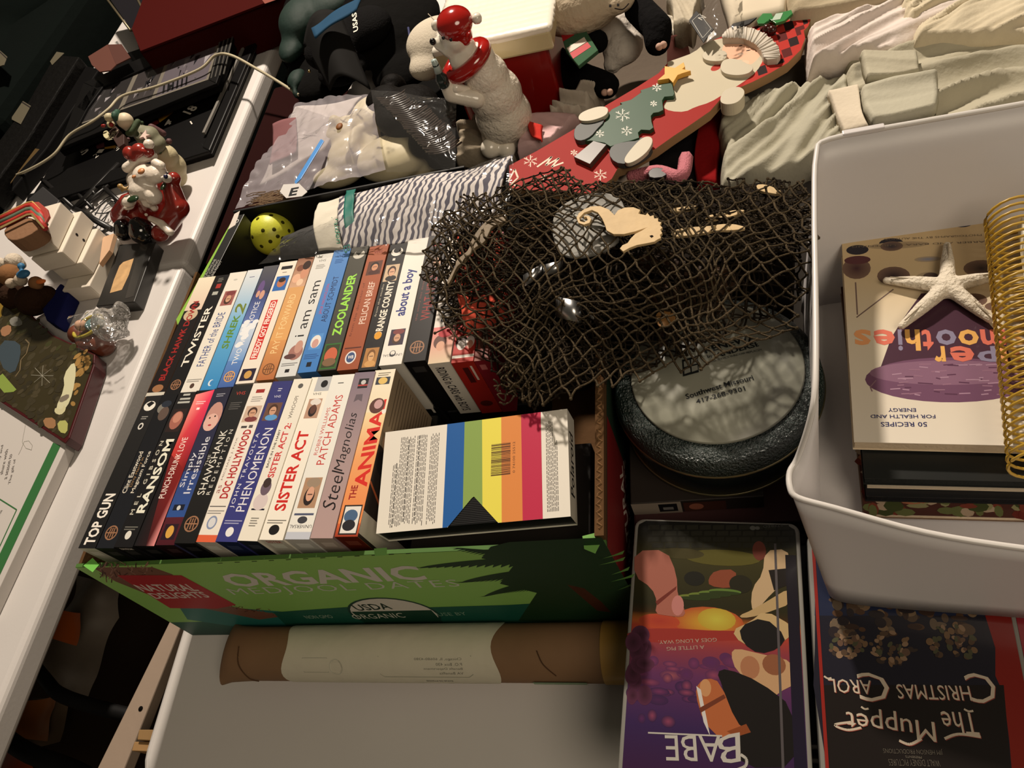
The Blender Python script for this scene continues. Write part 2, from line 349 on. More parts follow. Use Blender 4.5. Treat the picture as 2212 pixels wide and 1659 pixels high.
for i in range(50):
    t = rr.random(); x, y = 440 + t * 170, 1300 + t * 26 + rr.uniform(-5, 5); cv.pl([(x, y), (x + rr.uniform(-10, 10), y + rr.uniform(-4, 5))], .001, rr.choice([(120, 72, 56), (80, 44, 34)]))
cv.pp([(253, 1242), (392, 1242), (510, 1306), (470, 1314), (368, 1313)], (170, 34, 40))
cv.pt('NATURAL', (310, 1277), (432, 1276), 15, (214, 200, 190), bold=.02)
cv.pt('DELIGHTS', (338, 1293), (456, 1290), 13, (214, 200, 190), bold=.02)
cv.pp([(590, 1322), (760, 1310), (900, 1312), (1100, 1306), (1370, 1290), (1370, 1352), (620, 1352)], (26, 86, 70))
cv.pt('ORGANIC', (506, 1268), (926, 1252), 30, (216, 210, 200), bold=.045)
cv.pt('MEDJOOL DATES', (512, 1288), (1000, 1270), 18, (204, 206, 190), bold=-.005, sp=1.15)
u, v = cv.p(814, 1291); v -= .046; cv.ell(u, v, .052, .047, (20, 60, 50), 32); cv.ell(u, v, .049, .044, (214, 208, 198), 32); cv.rect(u - .047, max(0, v - .03), u + .047, v + .010, (20, 62, 46))
cv.pt('USDA', (774, 1319), (850, 1315), 14, (24, 48, 40), bold=.02); cv.pt('ORGANIC', (768, 1337), (878, 1333), 10, (200, 200, 186))
cv.pt('NON GMO', (664, 1336), (722, 1334), 7, (150, 170, 150)); cv.pt('USE BY', (948, 1330), (1010, 1328), 7, (120, 150, 130))
# palm leaves
dk = (28, 56, 32)
cv.pp([(1060, 1180), (1100, 1170), (1300, 1160), (1372, 1290), (1372, 1352), (1120, 1340), (1160, 1280), (1080, 1260), (1110, 1220), (1040, 1205)], dk)
for (x0, y0, x1, y1, w) in ((1150, 1212, 905, 1228, 11), (1150, 1240, 995, 1260, 12), (1160, 1262, 1045, 1290, 12), (1110, 1196, 985, 1180, 8)):
    up, dn = [], []
    for i in range(15):
        t = i / 14; bx, by = x0 + (x1 - x0) * t, y0 + (y1 - y0) * t + 10 * math.sin(t * 2.5) * (1 if y1 > y0 else -1) * -.4; ww = w * (1 - t) ** .6
        up.append((bx, by - ww)); dn += [(bx + 4, by + ww * .5), (bx - 16, by + ww * 1.25)]
    cv.pp(up + dn[::-1], dk)
for (x, y, l) in ((1325, 1200, 40), (1322, 1214, 48), (1340, 1235, 34), (1345, 1250, 44), (1352, 1268, 30)):
    cv.pp([(x + l * .6, y - 12), (x + l * .5, y - 4), (x - l * .6, y + 6), (x, y - 2)], (92, 138, 66))
cv.pp([(1225, 1262), (1262, 1270), (1300, 1300), (1320, 1322), (1290, 1318)], (70, 36, 20))
for i in range(12): cv.pl([(470 + i * 37, 1216 - i * 1.9), (481 + i * 37, 1215.3 - i * 1.9)], .0012, (30, 44, 22))
cv.pp([(808, 1184), (836, 1182), (836, 1198), (810, 1200)], (128, 190, 96))
cv.build()
cv = Canvas('side_print', dc, (BX1, BY0, 0), (0, 1, 0), (0, 0, 1), m=mat_print('print_board', .5))
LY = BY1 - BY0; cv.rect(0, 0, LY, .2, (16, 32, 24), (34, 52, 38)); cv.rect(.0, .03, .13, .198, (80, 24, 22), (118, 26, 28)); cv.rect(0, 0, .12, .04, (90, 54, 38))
cv.text('NATURAL', (.030, .052), (.122, .11), .026, (196, 182, 172), bold=.02)
cv.text('DELIGHTS', (.052, .034), (.14, .09), .02, (190, 170, 160), bold=.02)
for i in range(30): x, y = rr.uniform(0, .12), rr.uniform(.0, .04); cv.line([(x, y), (x + rr.uniform(-.006, .006), y + .006)], .0015, rr.choice([(130, 92, 70), (60, 36, 26)]))
cv.build()
mesh('torn_tab', ppx([(1258, 1158), (1290, 1150), (1300, 1168), (1286, 1196), (1262, 1186)], .2045) + ppx([(1258, 1158), (1290, 1150), (1300, 1168), (1286, 1196), (1262, 1186)], .2035), [(4, 3, 2, 1, 0), (5, 6, 7, 8, 9)], hexm((116, 170, 84), .6), dc)
mesh('torn_tab', ppx([(180, 1222), (200, 1205), (214, 1220), (200, 1236)], .206) + ppx([(180, 1222), (200, 1205), (214, 1220), (200, 1236)], .205), [(0, 1, 2, 3), (7, 6, 5, 4)], hexm((116, 190, 84), .6), dc)
# ================================================================ boxed video tapes
black_pl = mat('black_plastic', (16, 16, 17), .38)
def make_tape(cb_, ct_, w, zt, edgec, label, art, group, endc=None, dz=.103, L=.187, sidec=None, frame=None):
    if frame: O, U, Vv = frame
    else:
        cb, ct = P(*cb_, zt), P(*ct_, zt); Vv = (ct - cb).normalized(); U = Vector((Vv.y, -Vv.x, 0)); O = (cb + ct) / 2 - Vv * L / 2 - U * w / 2
    D = Vector((0, 0, -dz)) if not frame else -U.cross(Vv).normalized() * dz
    t = thing('video_tape', O + U * w / 2 + Vv * L / 2 + D, label, 'video tape', group)
    m_s = hexm(edgec, .45)
    # sleeve: spine with a thumb notch at its far end, two sides, near end
    nr = min(.0085, w * .36); pts = [O, O + U * w, O + U * w + Vv * L] + [O + U * (w / 2 + nr * math.cos(a)) + Vv * (L - nr * .75 * math.sin(a)) for a in [i * PI / 8 for i in range(9)]] + [O + Vv * L]
    n = len(pts); V = list(pts) + [p + D for p in (O, O + U * w, O + U * w + Vv * L, O + Vv * L)]
    Fc = [tuple(range(n)), (0, n - 1, n + 3, n), (1, n + 1, n + 2, 2), (0, n, n + 1, 1), (n, n + 3, n + 2, n + 1)]
    mesh('sleeve', V, Fc, m_s, t)
    if sidec:
        sc__ = Canvas('side_print', t, O + U * w + D, Vv, -D); sidec(sc__, L, dz); sc__.build()
    e = .0006; N = -D.normalized()
    box('cassette', O + U * e + Vv * e + D + N * e, U * (w - 2 * e), Vv * (L - .0012), N * (dz - .0018), black_pl, t)
    c = Canvas('spine_print', t, O, U, Vv); c.w, c.L = w, L; art(c); c.build()
    if endc:
        ec = Canvas('end_print', t, O + D, U, -D); endc(ec, w, dz); ec.build()
    return t
def hz(c, v0, v1, col, col2=None, u0=0.0, u1=1.0): c.rect(c.w * u0, c.L * v0, c.w * u1, c.L * v1, col, col2)
def tt(c, s, v0, v1, uc, hf, col, **k):   # title reading up the spine
    h = c.w * hf; c.text(s, (c.w * uc + h / 2, c.L * v0), (c.w * uc + h / 2, c.L * v1), h, col, **k)
def tb_(c, s, vc, u0, u1, h, col, flip=False, **k):
    if flip: c.text(s, (c.w * u1, c.L * vc + h), (c.w * u0, c.L * vc + h), h, col, **k)
    else: c.text(s, (c.w * u0, c.L * vc), (c.w * u1, c.L * vc), h, col, **k)
def shield(c, v, col=(150, 108, 80), bg=(30, 24, 22)):
    u = c.w / 2; vv = c.L * v; a = c.w * .34; c.ell(u, vv, a, a * 1.05, col, rot=.4); c.ell(u, vv, a * .82, a * .86, bg, rot=.4)
    for k in (-.4, 0, .4): c.line([(u + a * k, vv - a * .7), (u + a * k * .8, vv + a * .7)], a * .16, col)
    c.line([(u - a * .8, vv), (u + a * .8, vv)], a * .16, col)
def vlogo(c, v, col=(200, 196, 190)):
    c.ell(c.w / 2, c.L * v, c.w * .22, c.w * .26, col); c.poly([(c.w * .5, c.L * v - c.w * .2), (c.w * .36, c.L * v + c.w * .12), (c.w * .64, c.L * v + c.w * .12)], (24, 22, 22))
def dots(c, v, col, n=3, w=.5):
    for i in range(n): c.rect(c.w * (.5 - w / 2), c.L * (v + i * .014), c.w * (.5 + w / 2 * (1 if i % 2 else .7)), c.L * (v + i * .014) + .0011, col)
K = (24, 23, 24)
def a_topgun(c): hz(c, 0, 1, (26, 26, 26), (34, 33, 33)); tt(c, 'TOP GUN', .02, .33, .52, .62, (232, 226, 216), bold=.04); c.ell(c.w * .5, c.L * .925, c.w * .36, c.w * .3, (226, 222, 212)); c.poly([(c.w * .25, c.L * .94), (c.w * .5, c.L * .915), (c.w * .75, c.L * .945), (c.w * .5, c.L * .96)], K); dots(c, .83, (150, 148, 142), 2, .4); c.ell(c.w * .5, c.L * .78, c.w * .16, c.w * .2, (210, 206, 198)); c.ell(c.w * .5, c.L * .78, c.w * .09, c.w * .12, K)
def a_clint(c):
    hz(c, 0, 1, (27, 29, 34), (22, 22, 24)); tt(c, 'Clint Eastwood', .33, .60, .24, .26, (214, 206, 190), bold=.01); tt(c, 'Dirty Harry in', .37, .56, .50, .2, (150, 116, 76)); tt(c, 'Magnum Force', .33, .60, .76, .26, (214, 206, 190), bold=.01)
    shield(c, .09); c.ell(c.w * .4, c.L * .9, c.w * .3, c.w * .3, (120, 116, 108)); c.ell(c.w * .6, c.L * .86, c.w * .3, c.w * .4, (92, 76, 68)); c.ell(c.w * .55, c.L * .93, c.w * .3, c.w * .2, (40, 46, 56))
def a_ransom(c):
    hz(c, 0, 1, K, (30, 28, 28)); tt(c, 'MEL GIBSON', .19, .66, .2, .2, (190, 186, 170), bold=.02, sp=1.9); tt(c, 'RANSOM', .20, .67, .64, .46, (226, 224, 206), bold=.05)
    c.rect(c.w * .1, c.L * .72, c.w * .9, c.L * .88, (44, 32, 30)); c.ell(c.w * .5, c.L * .80, c.w * .34, c.w * .5, (158, 98, 84)); c.ell(c.w * .5, c.L * .82, c.w * .24, c.w * .3, (190, 130, 110))
    for v, s in ((.92, .35), (.945, .3), (.975, .2)): c.rect(c.w * (.5 - s), c.L * v, c.w * (.5 + s), c.L * (v + .014), (176, 176, 168))
    dots(c, .10, (110, 108, 100), 2, .7); c.ell(c.w * .5, c.L * .07, c.w * .16, c.w * .2, (214, 210, 200))
def a_punch(c):
    hz(c, 0, 1, (20, 17, 17)); w, L = c.w, c.L
    c.add([(0, L * .55), (w, L * .45), (w, L), (0, L * .97)], [(0, 1, 2, 3)], [(190, 60, 50), (120, 24, 22), (232, 60, 96), (246, 150, 140)])
    c.add([(w * .6, 0), (w, 0), (w, L * .46), (0, L * .56)], [(0, 1, 2, 3)], [(60, 24, 26), (222, 140, 138), (130, 30, 28), (120, 34, 34)])
    c.add([(0, 0), (w * .6, 0), (0, L * .5)], [(0, 1, 2)], [K, (40, 22, 24), K]); tt(c, 'PUNCH-DRUNK LOVE', .28, .67, .42, .3, (238, 226, 216)); c.rect(w * .4, L * .86, w * .56, L * .875, (240, 230, 226)); dots(c, .90, (240, 200, 200), 2, .5)
def a_simply(c):
    hz(c, 0, .16, (70, 22, 30), (84, 30, 40)); hz(c, .16, .44, (46, 78, 142), (50, 66, 118)); hz(c, .44, 1, (44, 46, 74), (40, 40, 56)); w, L = c.w, c.L
    c.ell(w * .55, L * .80, w * .44, L * .1, (188, 140, 128)); c.ell(w * .5, L * .76, w * .4, L * .06, (214, 172, 158)); c.ell(w * .36, L * .79, w * .05, w * .05, K); c.ell(w * .64, L * .8, w * .05, w * .05, K); c.ell(w * .5, L * .74, w * .1, w * .05, (170, 50, 60))
    tt(c, 'Simply', .34, .56, .26, .34, (214, 214, 220)); tt(c, 'Irresistible', .30, .66, .64, .36, (214, 214, 220)); c.rect(w * .2, L * .2, w * .8, L * .235, (26, 30, 44)); c.ell(w * .5, L * .215, w * .1, w * .12, (200, 200, 196))
    c.rect(w * .14, L * .03, w * .86, L * .12, (42, 24, 34)); c.ell(w * .5, L * .075, w * .2, w * .3, (206, 156, 70)); dots(c, .94, (150, 150, 160), 2, .5)
def a_shaw(c): hz(c, 0, 1, (26, 25, 24), (34, 34, 34)); tt(c, 'THE', .46, .53, .12, .13, (190, 186, 176)); tt(c, 'SHAWSHANK', .28, .69, .4, .36, (222, 218, 206)); tt(c, 'REDEMPTION', .28, .69, .78, .18, (214, 210, 198), sp=1.8); shield(c, .11); tb_(c, 'VHS', .93, .3, .8, .0045, (180, 60, 50)); dots(c, .83, (86, 84, 82), 4, .6)
def a_doc(c):
    hz(c, 0, 1, (226, 218, 206)); hz(c, 0, .04, (214, 96, 62)); tt(c, 'DOC HOLLYWOOD', .25, .68, .62, .42, (168, 36, 40), bold=.05); tt(c, 'MICHAEL J. FOX', .36, .63, .22, .12, (110, 90, 84)); w, L = c.w, c.L; hz(c, .20, .206, (90, 86, 84), None, .1, .9); tt(c, 'as', .28, .33, .25, .16, (150, 90, 84))
    c.photo(w * .1, L * .73, w * .92, L * .84, (196, 170, 150)); c.rect(w * .2, L * .69, w * .5, L * .705, (70, 66, 66)); c.rect(w * .6, L * .69, w * .8, L * .71, (90, 84, 84)); c.rect(w * .3, L * .93, w * .75, L * .955, (150, 44, 40)); dots(c, .87, (150, 144, 138), 3, .6); c.ell(w * .5, L * .11, w * .24, w * .3, (130, 142, 170)); c.ell(w * .5, L * .11, w * .17, w * .22, (208, 208, 210)); dots(c, .16, (140, 136, 132), 2, .8)
def a_phen(c): hz(c, 0, 1, (56, 58, 122), (52, 54, 112)); tt(c, 'JOHN TRAVOLTA', .19, .65, .2, .22, (224, 222, 226), sp=1.3); tt(c, 'PHENOMENON', .17, .68, .64, .42, (224, 222, 226)); w, L = c.w, c.L; c.photo(w * .12, L * .73, w * .88, L * .85, (104, 74, 62), body=(90, 150, 200)); tb_(c, 'VHS', .885, .32, .66, .003, (210, 210, 220)); dots(c, .93, (190, 190, 206), 2, .2); dots(c, .10, (160, 160, 190), 2, .8); c.ell(w * .5, L * .055, w * .18, w * .2, (224, 222, 220))
def a_sis2(c):
    hz(c, 0, 1, (226, 220, 206)); w, L = c.w, c.L; tt(c, 'BACK IN THE HABIT', .42, .66, .2, .12, (40, 36, 34), bold=.02); tt(c, 'SISTER ACT 2:', .36, .70, .56, .34, (196, 66, 66), bold=.03); tt(c, 'WHOOPI', .73, .88, .5, .2, (92, 84, 76))
    c.rect(w * .15, L * .17, w * .82, L * .18, (30, 28, 44)); c.ell(w * .48, L * .22, w * .36, L * .05, (206, 192, 190)); c.ell(w * .52, L * .30, w * .26, L * .045, (104, 88, 100)); c.ell(w * .5, L * .33, w * .2, L * .03, (60, 46, 44)); dots(c, .08, (120, 116, 108), 4, .4); c.ell(w * .5, L * .95, w * .14, w * .14, (90, 88, 84))
def a_sis1(c): hz(c, 0, 1, (232, 226, 212)); w, L = c.w, c.L; tt(c, 'SISTER ACT', .16, .64, .46, .5, (196, 40, 34), bold=.06); c.photo(w * .22, L * .72, w * .84, L * .85, (176, 140, 118), (90, 58, 48), (40, 30, 30), (216, 208, 200), True); c.rect(w * .3, L * .9, w, L * 1.0, (176, 178, 180)); c.ell(w * .7, L * .95, w * .16, w * .18, K); tb_(c, 'VHS', .875, .3, .7, .003, (80, 78, 76)); dots(c, .09, (120, 116, 108), 2, .8); c.ell(w * .5, L * .055, w * .22, w * .2, (24, 22, 22))
def a_patch(c):
    hz(c, 0, 1, (224, 222, 214)); hz(c, 0, .04, (186, 190, 200)); tt(c, 'ROBIN WILLIAMS', .48, .78, .26, .16, (190, 80, 74)); tt(c, 'PATCH ADAMS', .42, .86, .58, .34, (186, 52, 46)); w, L = c.w, c.L; c.photo(w * .14, L * .17, w * .86, L * .345, (168, 132, 104), (206, 156, 130), (40, 30, 28), (150, 130, 110), True); c.rect(w * .1, L * .13, w * .9, L * .142, (80, 86, 110)); tb_(c, 'UNIVERSAL', .06, .05, .95, .0035, (50, 50, 56), True); c.ell(w * .5, L * .105, w * .2, w * .14, (60, 60, 66)); dots(c, .94, (60, 60, 60), 1, .3)
def a_steel(c): hz(c, 0, .5, (172, 146, 142), (160, 138, 138)); hz(c, .5, 1, (160, 138, 138), (120, 106, 120)); tt(c, 'Steel', .15, .38, .46, .62, (26, 18, 20), shear=.25, bold=-.004); tt(c, 'Magnolias', .37, .73, .5, .56, (26, 18, 20), shear=.25, bold=-.004); w, L = c.w, c.L; c.rect(w * .3, L * .89, w * .78, L * .955, (30, 28, 30)); c.rect(w * .3, L * .905, w * .78, L * .915, (170, 60, 56)); c.ell(w * .54, L * .93, w * .12, w * .12, (190, 188, 184)); c.poly([(w * .3, L * .8), (w * .5, L * .815), (w * .7, L * .8), (w * .66, L * .85), (w * .34, L * .85)], (96, 84, 92))
def a_animal(c):
    hz(c, 0, .07, (150, 50, 26), (204, 96, 52)); hz(c, .07, .45, (222, 130, 72), (226, 158, 100)); hz(c, .45, .72, (226, 158, 100), (228, 206, 160)); hz(c, .72, 1, (226, 212, 180), (228, 218, 196)); w, L = c.w, c.L
    tt(c, 'THE', .20, .28, .36, .3, (150, 34, 26), bold=.04); tt(c, 'ANIMAL', .27, .80, .60, .6, (204, 40, 30), bold=.07, shear=-.1); c.ell(w * .5, L * .76, w * .36, L * .05, (86, 52, 44)); c.ell(w * .55, L * .77, w * .2, L * .03, (190, 150, 150)); c.ell(w * .9, L * .72, w * .1, w * .12, (226, 220, 210))
    c.rect(w * .12, L * .01, w * .92, L * .17, (30, 26, 26)); c.rect(w * .18, L * .018, w * .88, L * .162, (220, 216, 210)); c.ell(w * .5, L * .11, w * .3, L * .035, (70, 96, 128)); c.ell(w * .5, L * .06, w * .28, L * .03, (36, 34, 40)); c.rect(w * .16, L * .90, w * .84, L * .95, (50, 56, 66)); c.ell(w * .5, L * .925, w * .22, w * .18, (214, 180, 100)); dots(c, .96, (120, 112, 96), 2, .6)
def ec(col, t=None, tc=(200, 190, 180), col2=None):
    def f(c, w, d):
        c.rect(0, 0, w, d, col, col2 or col)
        if t: c.text(t, (w * .2, d * .93), (w * .85, d * .93), d * .05, tc, bold=.02)
        c.rect(w * .22, d * .8, w * .78, d * .9, tuple(min(255, x + 34) for x in col))
    return f
B1 = [(169, 1180), (208.5, 1182), (248, 1179), (288, 1176), (337, 1176), (378, 1172), (422, 1166), (466, 1168), (514, 1165), (557, 1165), (614, 1166), (669, 1163), (721, 1157), (775, 1157)]
T1 = [(316, 859), (348, 856), (384, 854), (425, 848), (462, 843), (501, 839), (546, 832), (588, 829), (633, 824), (675, 818), (718, 812), (767, 808), (811, 804), (854, 797)]
rowA = [(a_topgun, K, 'black boxed tape with big white capitals low on its spine, leftmost in the front row', ec((214, 206, 192), None)),
 (a_clint, (28, 28, 31), 'near-black boxed tape with two short lines of cream type, second in front row', ec((30, 28, 28), None)),
 (a_ransom, K, 'black boxed tape with wide cream block capitals and spaced small letters beside them', ec((26, 24, 24), 'RANSOM', (220, 210, 200))),
 (a_punch, (30, 20, 20), 'black boxed tape with a glowing red and pink streak and thin white title', ec((20, 18, 18))),
 (a_simply, (52, 52, 84), 'blue boxed tape with a womans face at the far end and maroon near end', ec((40, 16, 20))),
 (a_shaw, (28, 27, 27), 'black boxed tape with angular white capitals in the middle of the front row', ec((22, 20, 20))),
 (a_doc, (222, 214, 202), 'white boxed tape with thick dark red capitals and an orange near end', ec((226, 216, 204), None)),
 (a_phen, (54, 56, 116), 'royal blue boxed tape with large white serif capitals', ec((34, 44, 84), None)),
 (a_sis2, (222, 216, 202), 'cream boxed tape with red and black title and a nun in white robe', ec((40, 46, 56), None)),
 (a_sis1, (228, 222, 208), 'cream boxed tape with very bold red capitals down the spine', ec((226, 218, 204), 'SISTER', (190, 50, 44))),
 (a_patch, (218, 216, 208), 'white boxed tape with thin red serif capitals and an upside-down portrait', ec((216, 210, 204), None)),
 (a_steel, (150, 130, 132), 'mauve boxed tape with black handwritten-style script title', ec((190, 172, 160), None)),
 (a_animal, (206, 120, 70), 'cream and orange boxed tape with jagged red capitals, rightmost in the front row', ec((104, 34, 18), None))]
def side_animal(c, L, d):
    c.rect(0, 0, L, d, (44, 34, 30)); c.rect(L * .52, 0, L, d, (150, 132, 108)); c.ell(L * .56, d * .7, L * .08, d * .24, (196, 160, 128)); c.ell(L * .44, d * .8, L * .07, d * .2, (26, 22, 24)); c.ell(L * .3, d * .55, L * .07, d * .2, (110, 70, 48)); c.rect(L * .02, 0, L * .14, d, (206, 196, 184))
    c.ell(L * .24, d * .3, L * .06, d * .2, (60, 66, 84)); c.line([(L * .3, d), (L * .14, d * .4)], .003, (190, 96, 52))
    for k in range(14): c.rect(L * .66, d * (.1 + k * .06), L * .97, d * (.115 + k * .06), (104, 88, 70))
for i, (art, cc, lab, e) in enumerate(rowA):
    b = ((B1[i][0] + B1[i + 1][0]) / 2, (B1[i][1] + B1[i + 1][1]) / 2); t_ = ((T1[i][0] + T1[i + 1][0]) / 2, (T1[i][1] + T1[i + 1][1]) / 2)
    zt = .2175 + .0006 * (i % 3)
    w = ((P(*B1[i + 1], zt) - P(*B1[i], zt)).length + (P(*T1[i + 1], zt) - P(*T1[i], zt)).length) / 2 - .0006
    make_tape(b, t_, w, zt, cc, lab, art, 'boxed video tapes in the front row of the carton', e, sidec=side_animal if i == 12 else None)
def fb(s): return lambda c: s(c)
def a_bhd(c): hz(c, 0, .7, (30, 22, 20), (26, 22, 22)); hz(c, .7, 1, (214, 190, 170), (224, 214, 190)); w, L = c.w, c.L; c.ell(w * .5, L * .66, w * .4, L * .05, (190, 170, 140)); c.ell(w * .5, L * .74, w * .3, L * .03, (40, 30, 24)); tt(c, 'BLACK HAWK DOWN', .12, .78, .5, .34, (150, 36, 34), bold=.03); c.ell(w * .5, L * .06, w * .3, L * .03, (150, 104, 70)); hz(c, 0, .03, (200, 194, 180))
def a_twist(c): hz(c, 0, 1, K, (22, 20, 20)); tt(c, 'TWiSTER', .22, .72, .52, .46, (232, 226, 212), bold=.015); shield(c, .08); w, L = c.w, c.L; c.rect(w * .3, L * .82, w * .7, L * .85, (170, 170, 160)); c.rect(w * .35, L * .88, w * .7, L * .92, (160, 50, 44)); dots(c, .94, (120, 118, 110), 3, .4)
def a_father(c): hz(c, 0, 1, (222, 216, 204)); tt(c, 'FATHER of the BRIDE', .2, .64, .5, .42, (40, 62, 124)); w, L = c.w, c.L; c.photo(w * .18, L * .70, w * .86, L * .83, (150, 90, 84), flip=True); dots(c, .08, (130, 126, 120), 2, .8); c.ell(w * .5, L * .05, w * .12, w * .14, (80, 60, 50)); c.ell(w * .5, L * .93, w * .12, w * .06, (190, 186, 176))
def a_shrek(c): hz(c, 0, .5, (52, 130, 186), (96, 164, 206)); hz(c, .5, 1, (96, 164, 206), (214, 216, 216)); tt(c, 'SHREK', .32, .6, .5, .44, (92, 132, 52), bold=.03, shear=.1); tt(c, '2', .6, .70, .5, .66, (110, 124, 48), bold=.02, shear=.2); w, L = c.w, c.L; c.ell(w * .5, L * .06, w * .16, w * .2, (214, 222, 226)); c.ell(w * .56, L * .06, w * .12, w * .16, (60, 130, 186)); dots(c, .93, (96, 100, 130), 1, .4)
def a_two(c):
    hz(c, 0, .2, (66, 96, 160), (90, 128, 186)); hz(c, .2, .5, (110, 150, 200), (206, 214, 222)); hz(c, .5, .75, (96, 116, 172), (58, 66, 112)); hz(c, .75, 1, (58, 58, 86), (84, 84, 88)); w, L = c.w, c.L
    for i in range(14): q = random.Random(i); c.ell(w * q.uniform(.1, .9), L * q.uniform(.3, .52), w * .2, w * .16, (224, 226, 228))
    c.ell(w * .35, L * .8, w * .2, L * .07, (100, 80, 128)); c.ell(w * .6, L * .74, w * .16, L * .04, (198, 150, 130)); c.ell(w * .3, L * .75, w * .12, L * .03, (198, 150, 130))
    tt(c, 'TWO WEEKS NOTICE', .17, .68, .5, .34, (228, 228, 230)); shield(c, .08, (214, 160, 90), (70, 90, 140))
def a_freddy(c): hz(c, 0, 1, (226, 216, 202)); w, L = c.w, c.L; c.rect(w * .28, L * .18, w * .68, L * .66, (196, 44, 40)); tt(c, 'FREDDY GOT FINGERED', .19, .65, .48, .3, (238, 226, 214), bold=.04); c.rect(w * .12, L * .74, w * .86, L * .87, (50, 100, 168)); c.ell(w * .5, L * .81, w * .24, L * .04, (176, 110, 80)); c.ell(w * .5, L * .835, w * .2, L * .022, (50, 32, 26)); c.rect(w * .12, L * .02, w * .86, L * .11, (40, 32, 52)); c.ell(w * .5, L * .065, w * .2, L * .03, (196, 150, 80)); c.rect(w * .2, L * .93, w * .84, L * .96, (34, 32, 34)); dots(c, .90, (110, 104, 98), 1, .3)
def a_pay(c): hz(c, 0, .3, (172, 104, 62), (206, 146, 88)); hz(c, .3, .74, (214, 160, 98), (206, 156, 100)); hz(c, .74, 1, (200, 160, 130), (140, 96, 76)); w, L = c.w, c.L; [c.ell(w * q[0], L * q[1], w * q[2], L * q[3], q[4]) for q in ((.3, .82, .26, .04, (216, 170, 140)), (.7, .86, .24, .05, (196, 140, 112)), (.35, .91, .24, .03, (120, 74, 56)), (.7, .93, .25, .04, (54, 36, 30)), (.6, .78, .2, .03, (226, 190, 160)))]; tt(c, 'PAY IT FORWARD', .2, .68, .46, .4, (230, 196, 140)); shield(c, .08, (110, 70, 44), (180, 120, 72))
def a_sam(c): hz(c, 0, 1, (206, 208, 206), (214, 212, 206)); tt(c, 'i am sam', .3, .76, .56, .46, (30, 30, 34)); w, L = c.w, c.L; c.ell(w * .62, L * .18, w * .36, L * .06, (156, 110, 100)); c.ell(w * .7, L * .22, w * .2, L * .05, (186, 142, 126)); c.ell(w * .4, L * .15, w * .3, L * .02, (90, 60, 58)); dots(c, .08, (110, 110, 110), 2, .8); c.rect(w * .38, L * .03, w * .6, L * .055, (26, 24, 26)); tb_(c, 'VHS', .93, .3, .7, .004, (110, 108, 104)); dots(c, .87, (140, 136, 130), 3, .5)
def a_schmidt(c): hz(c, 0, 1, (62, 120, 186), (84, 130, 190)); tt(c, 'JACK NICHOLSON', .45, .70, .28, .2, (190, 50, 60)); tt(c, 'ABOUT SCHMIDT', .38, .76, .6, .32, (26, 40, 82)); w, L = c.w, c.L; c.rect(w * .2, L * .17, w * .84, L * .29, (84, 140, 200)); c.ell(w * .5, L * .23, w * .28, L * .05, (220, 216, 210)); c.ell(w * .5, L * .215, w * .18, L * .035, (196, 150, 140)); dots(c, .1, (40, 80, 140), 3, .8); c.rect(w * .36, L * .04, w * .62, L * .075, (20, 24, 34)); tb_(c, 'VHS', .93, .3, .75, .004, (30, 60, 120)); dots(c, .88, (36, 80, 140), 3, .5)
def a_zoo(c): hz(c, 0, 1, (60, 60, 52), (72, 70, 62)); tt(c, 'ZOOLANDER', .26, .76, .5, .5, (150, 214, 76), bold=.03); w, L = c.w, c.L; c.rect(w * .06, L * .01, w * .94, L * .20, (50, 104, 44)); c.rect(w * .12, L * .02, w * .88, L * .19, (52, 60, 34)); c.ell(w * .5, L * .11, w * .34, L * .06, (190, 96, 66)); c.ell(w * .5, L * .06, w * .36, L * .03, (120, 92, 66)); c.ell(w * .55, L * .93, w * .34, w * .3, (196, 192, 180)); c.poly([(w * .3, L * .95), (w * .55, L * .92), (w * .8, L * .97), (w * .55, L * .99)], (70, 68, 60))
def a_pel(c): hz(c, 0, 1, (150, 78, 48), (158, 86, 56)); tt(c, 'from the director of', .25, .68, .2, .12, (96, 44, 28)); tt(c, 'PELICAN BRIEF', .34, .68, .62, .32, (226, 206, 190)); w, L = c.w, c.L; c.photo(w * .16, L * .74, w * .9, L * .86, (90, 52, 38), (196, 140, 108), (36, 22, 18), (70, 34, 26)); c.rect(w * .1, L * .155, w * .9, L * .165, (84, 38, 26)); c.ell(w * .5, L * .09, w * .26, w * .34, (220, 216, 212)); c.ell(w * .5, L * .09, w * .2, w * .27, (60, 80, 120)); c.text('WB', (w * .36, L * .08), (w * .64, L * .08), .0045, (220, 216, 212), bold=.03); tb_(c, 'VHS', .93, .3, .75, .004, (110, 26, 26))
def a_orange(c): hz(c, 0, 1, (28, 25, 24)); tt(c, 'ORANGE COUNTY', .24, .68, .6, .4, (230, 222, 206), bold=.03); c.ell(c.w * .6, c.L * .25, c.w * .2, c.w * .24, (214, 150, 40)); w, L = c.w, c.L; c.photo(w * .08, L * .68, w * .86, L * .82, (196, 170, 140), (206, 160, 130), (60, 40, 30), (40, 36, 36)); c.photo(w * .14, L * .02, w * .86, L * .16, (170, 120, 66), (206, 160, 110), (120, 80, 40), (200, 150, 90)); c.ell(w * .5, L * .93, w * .34, w * .3, (220, 216, 206)); c.ell(w * .5, L * .945, w * .22, w * .2, (28, 25, 24)); c.rect(w * .35, L * .855, w * .5, L * .875, (214, 210, 200)); tt(c, 'from the studio', .4, .66, .18, .1, (190, 180, 160))
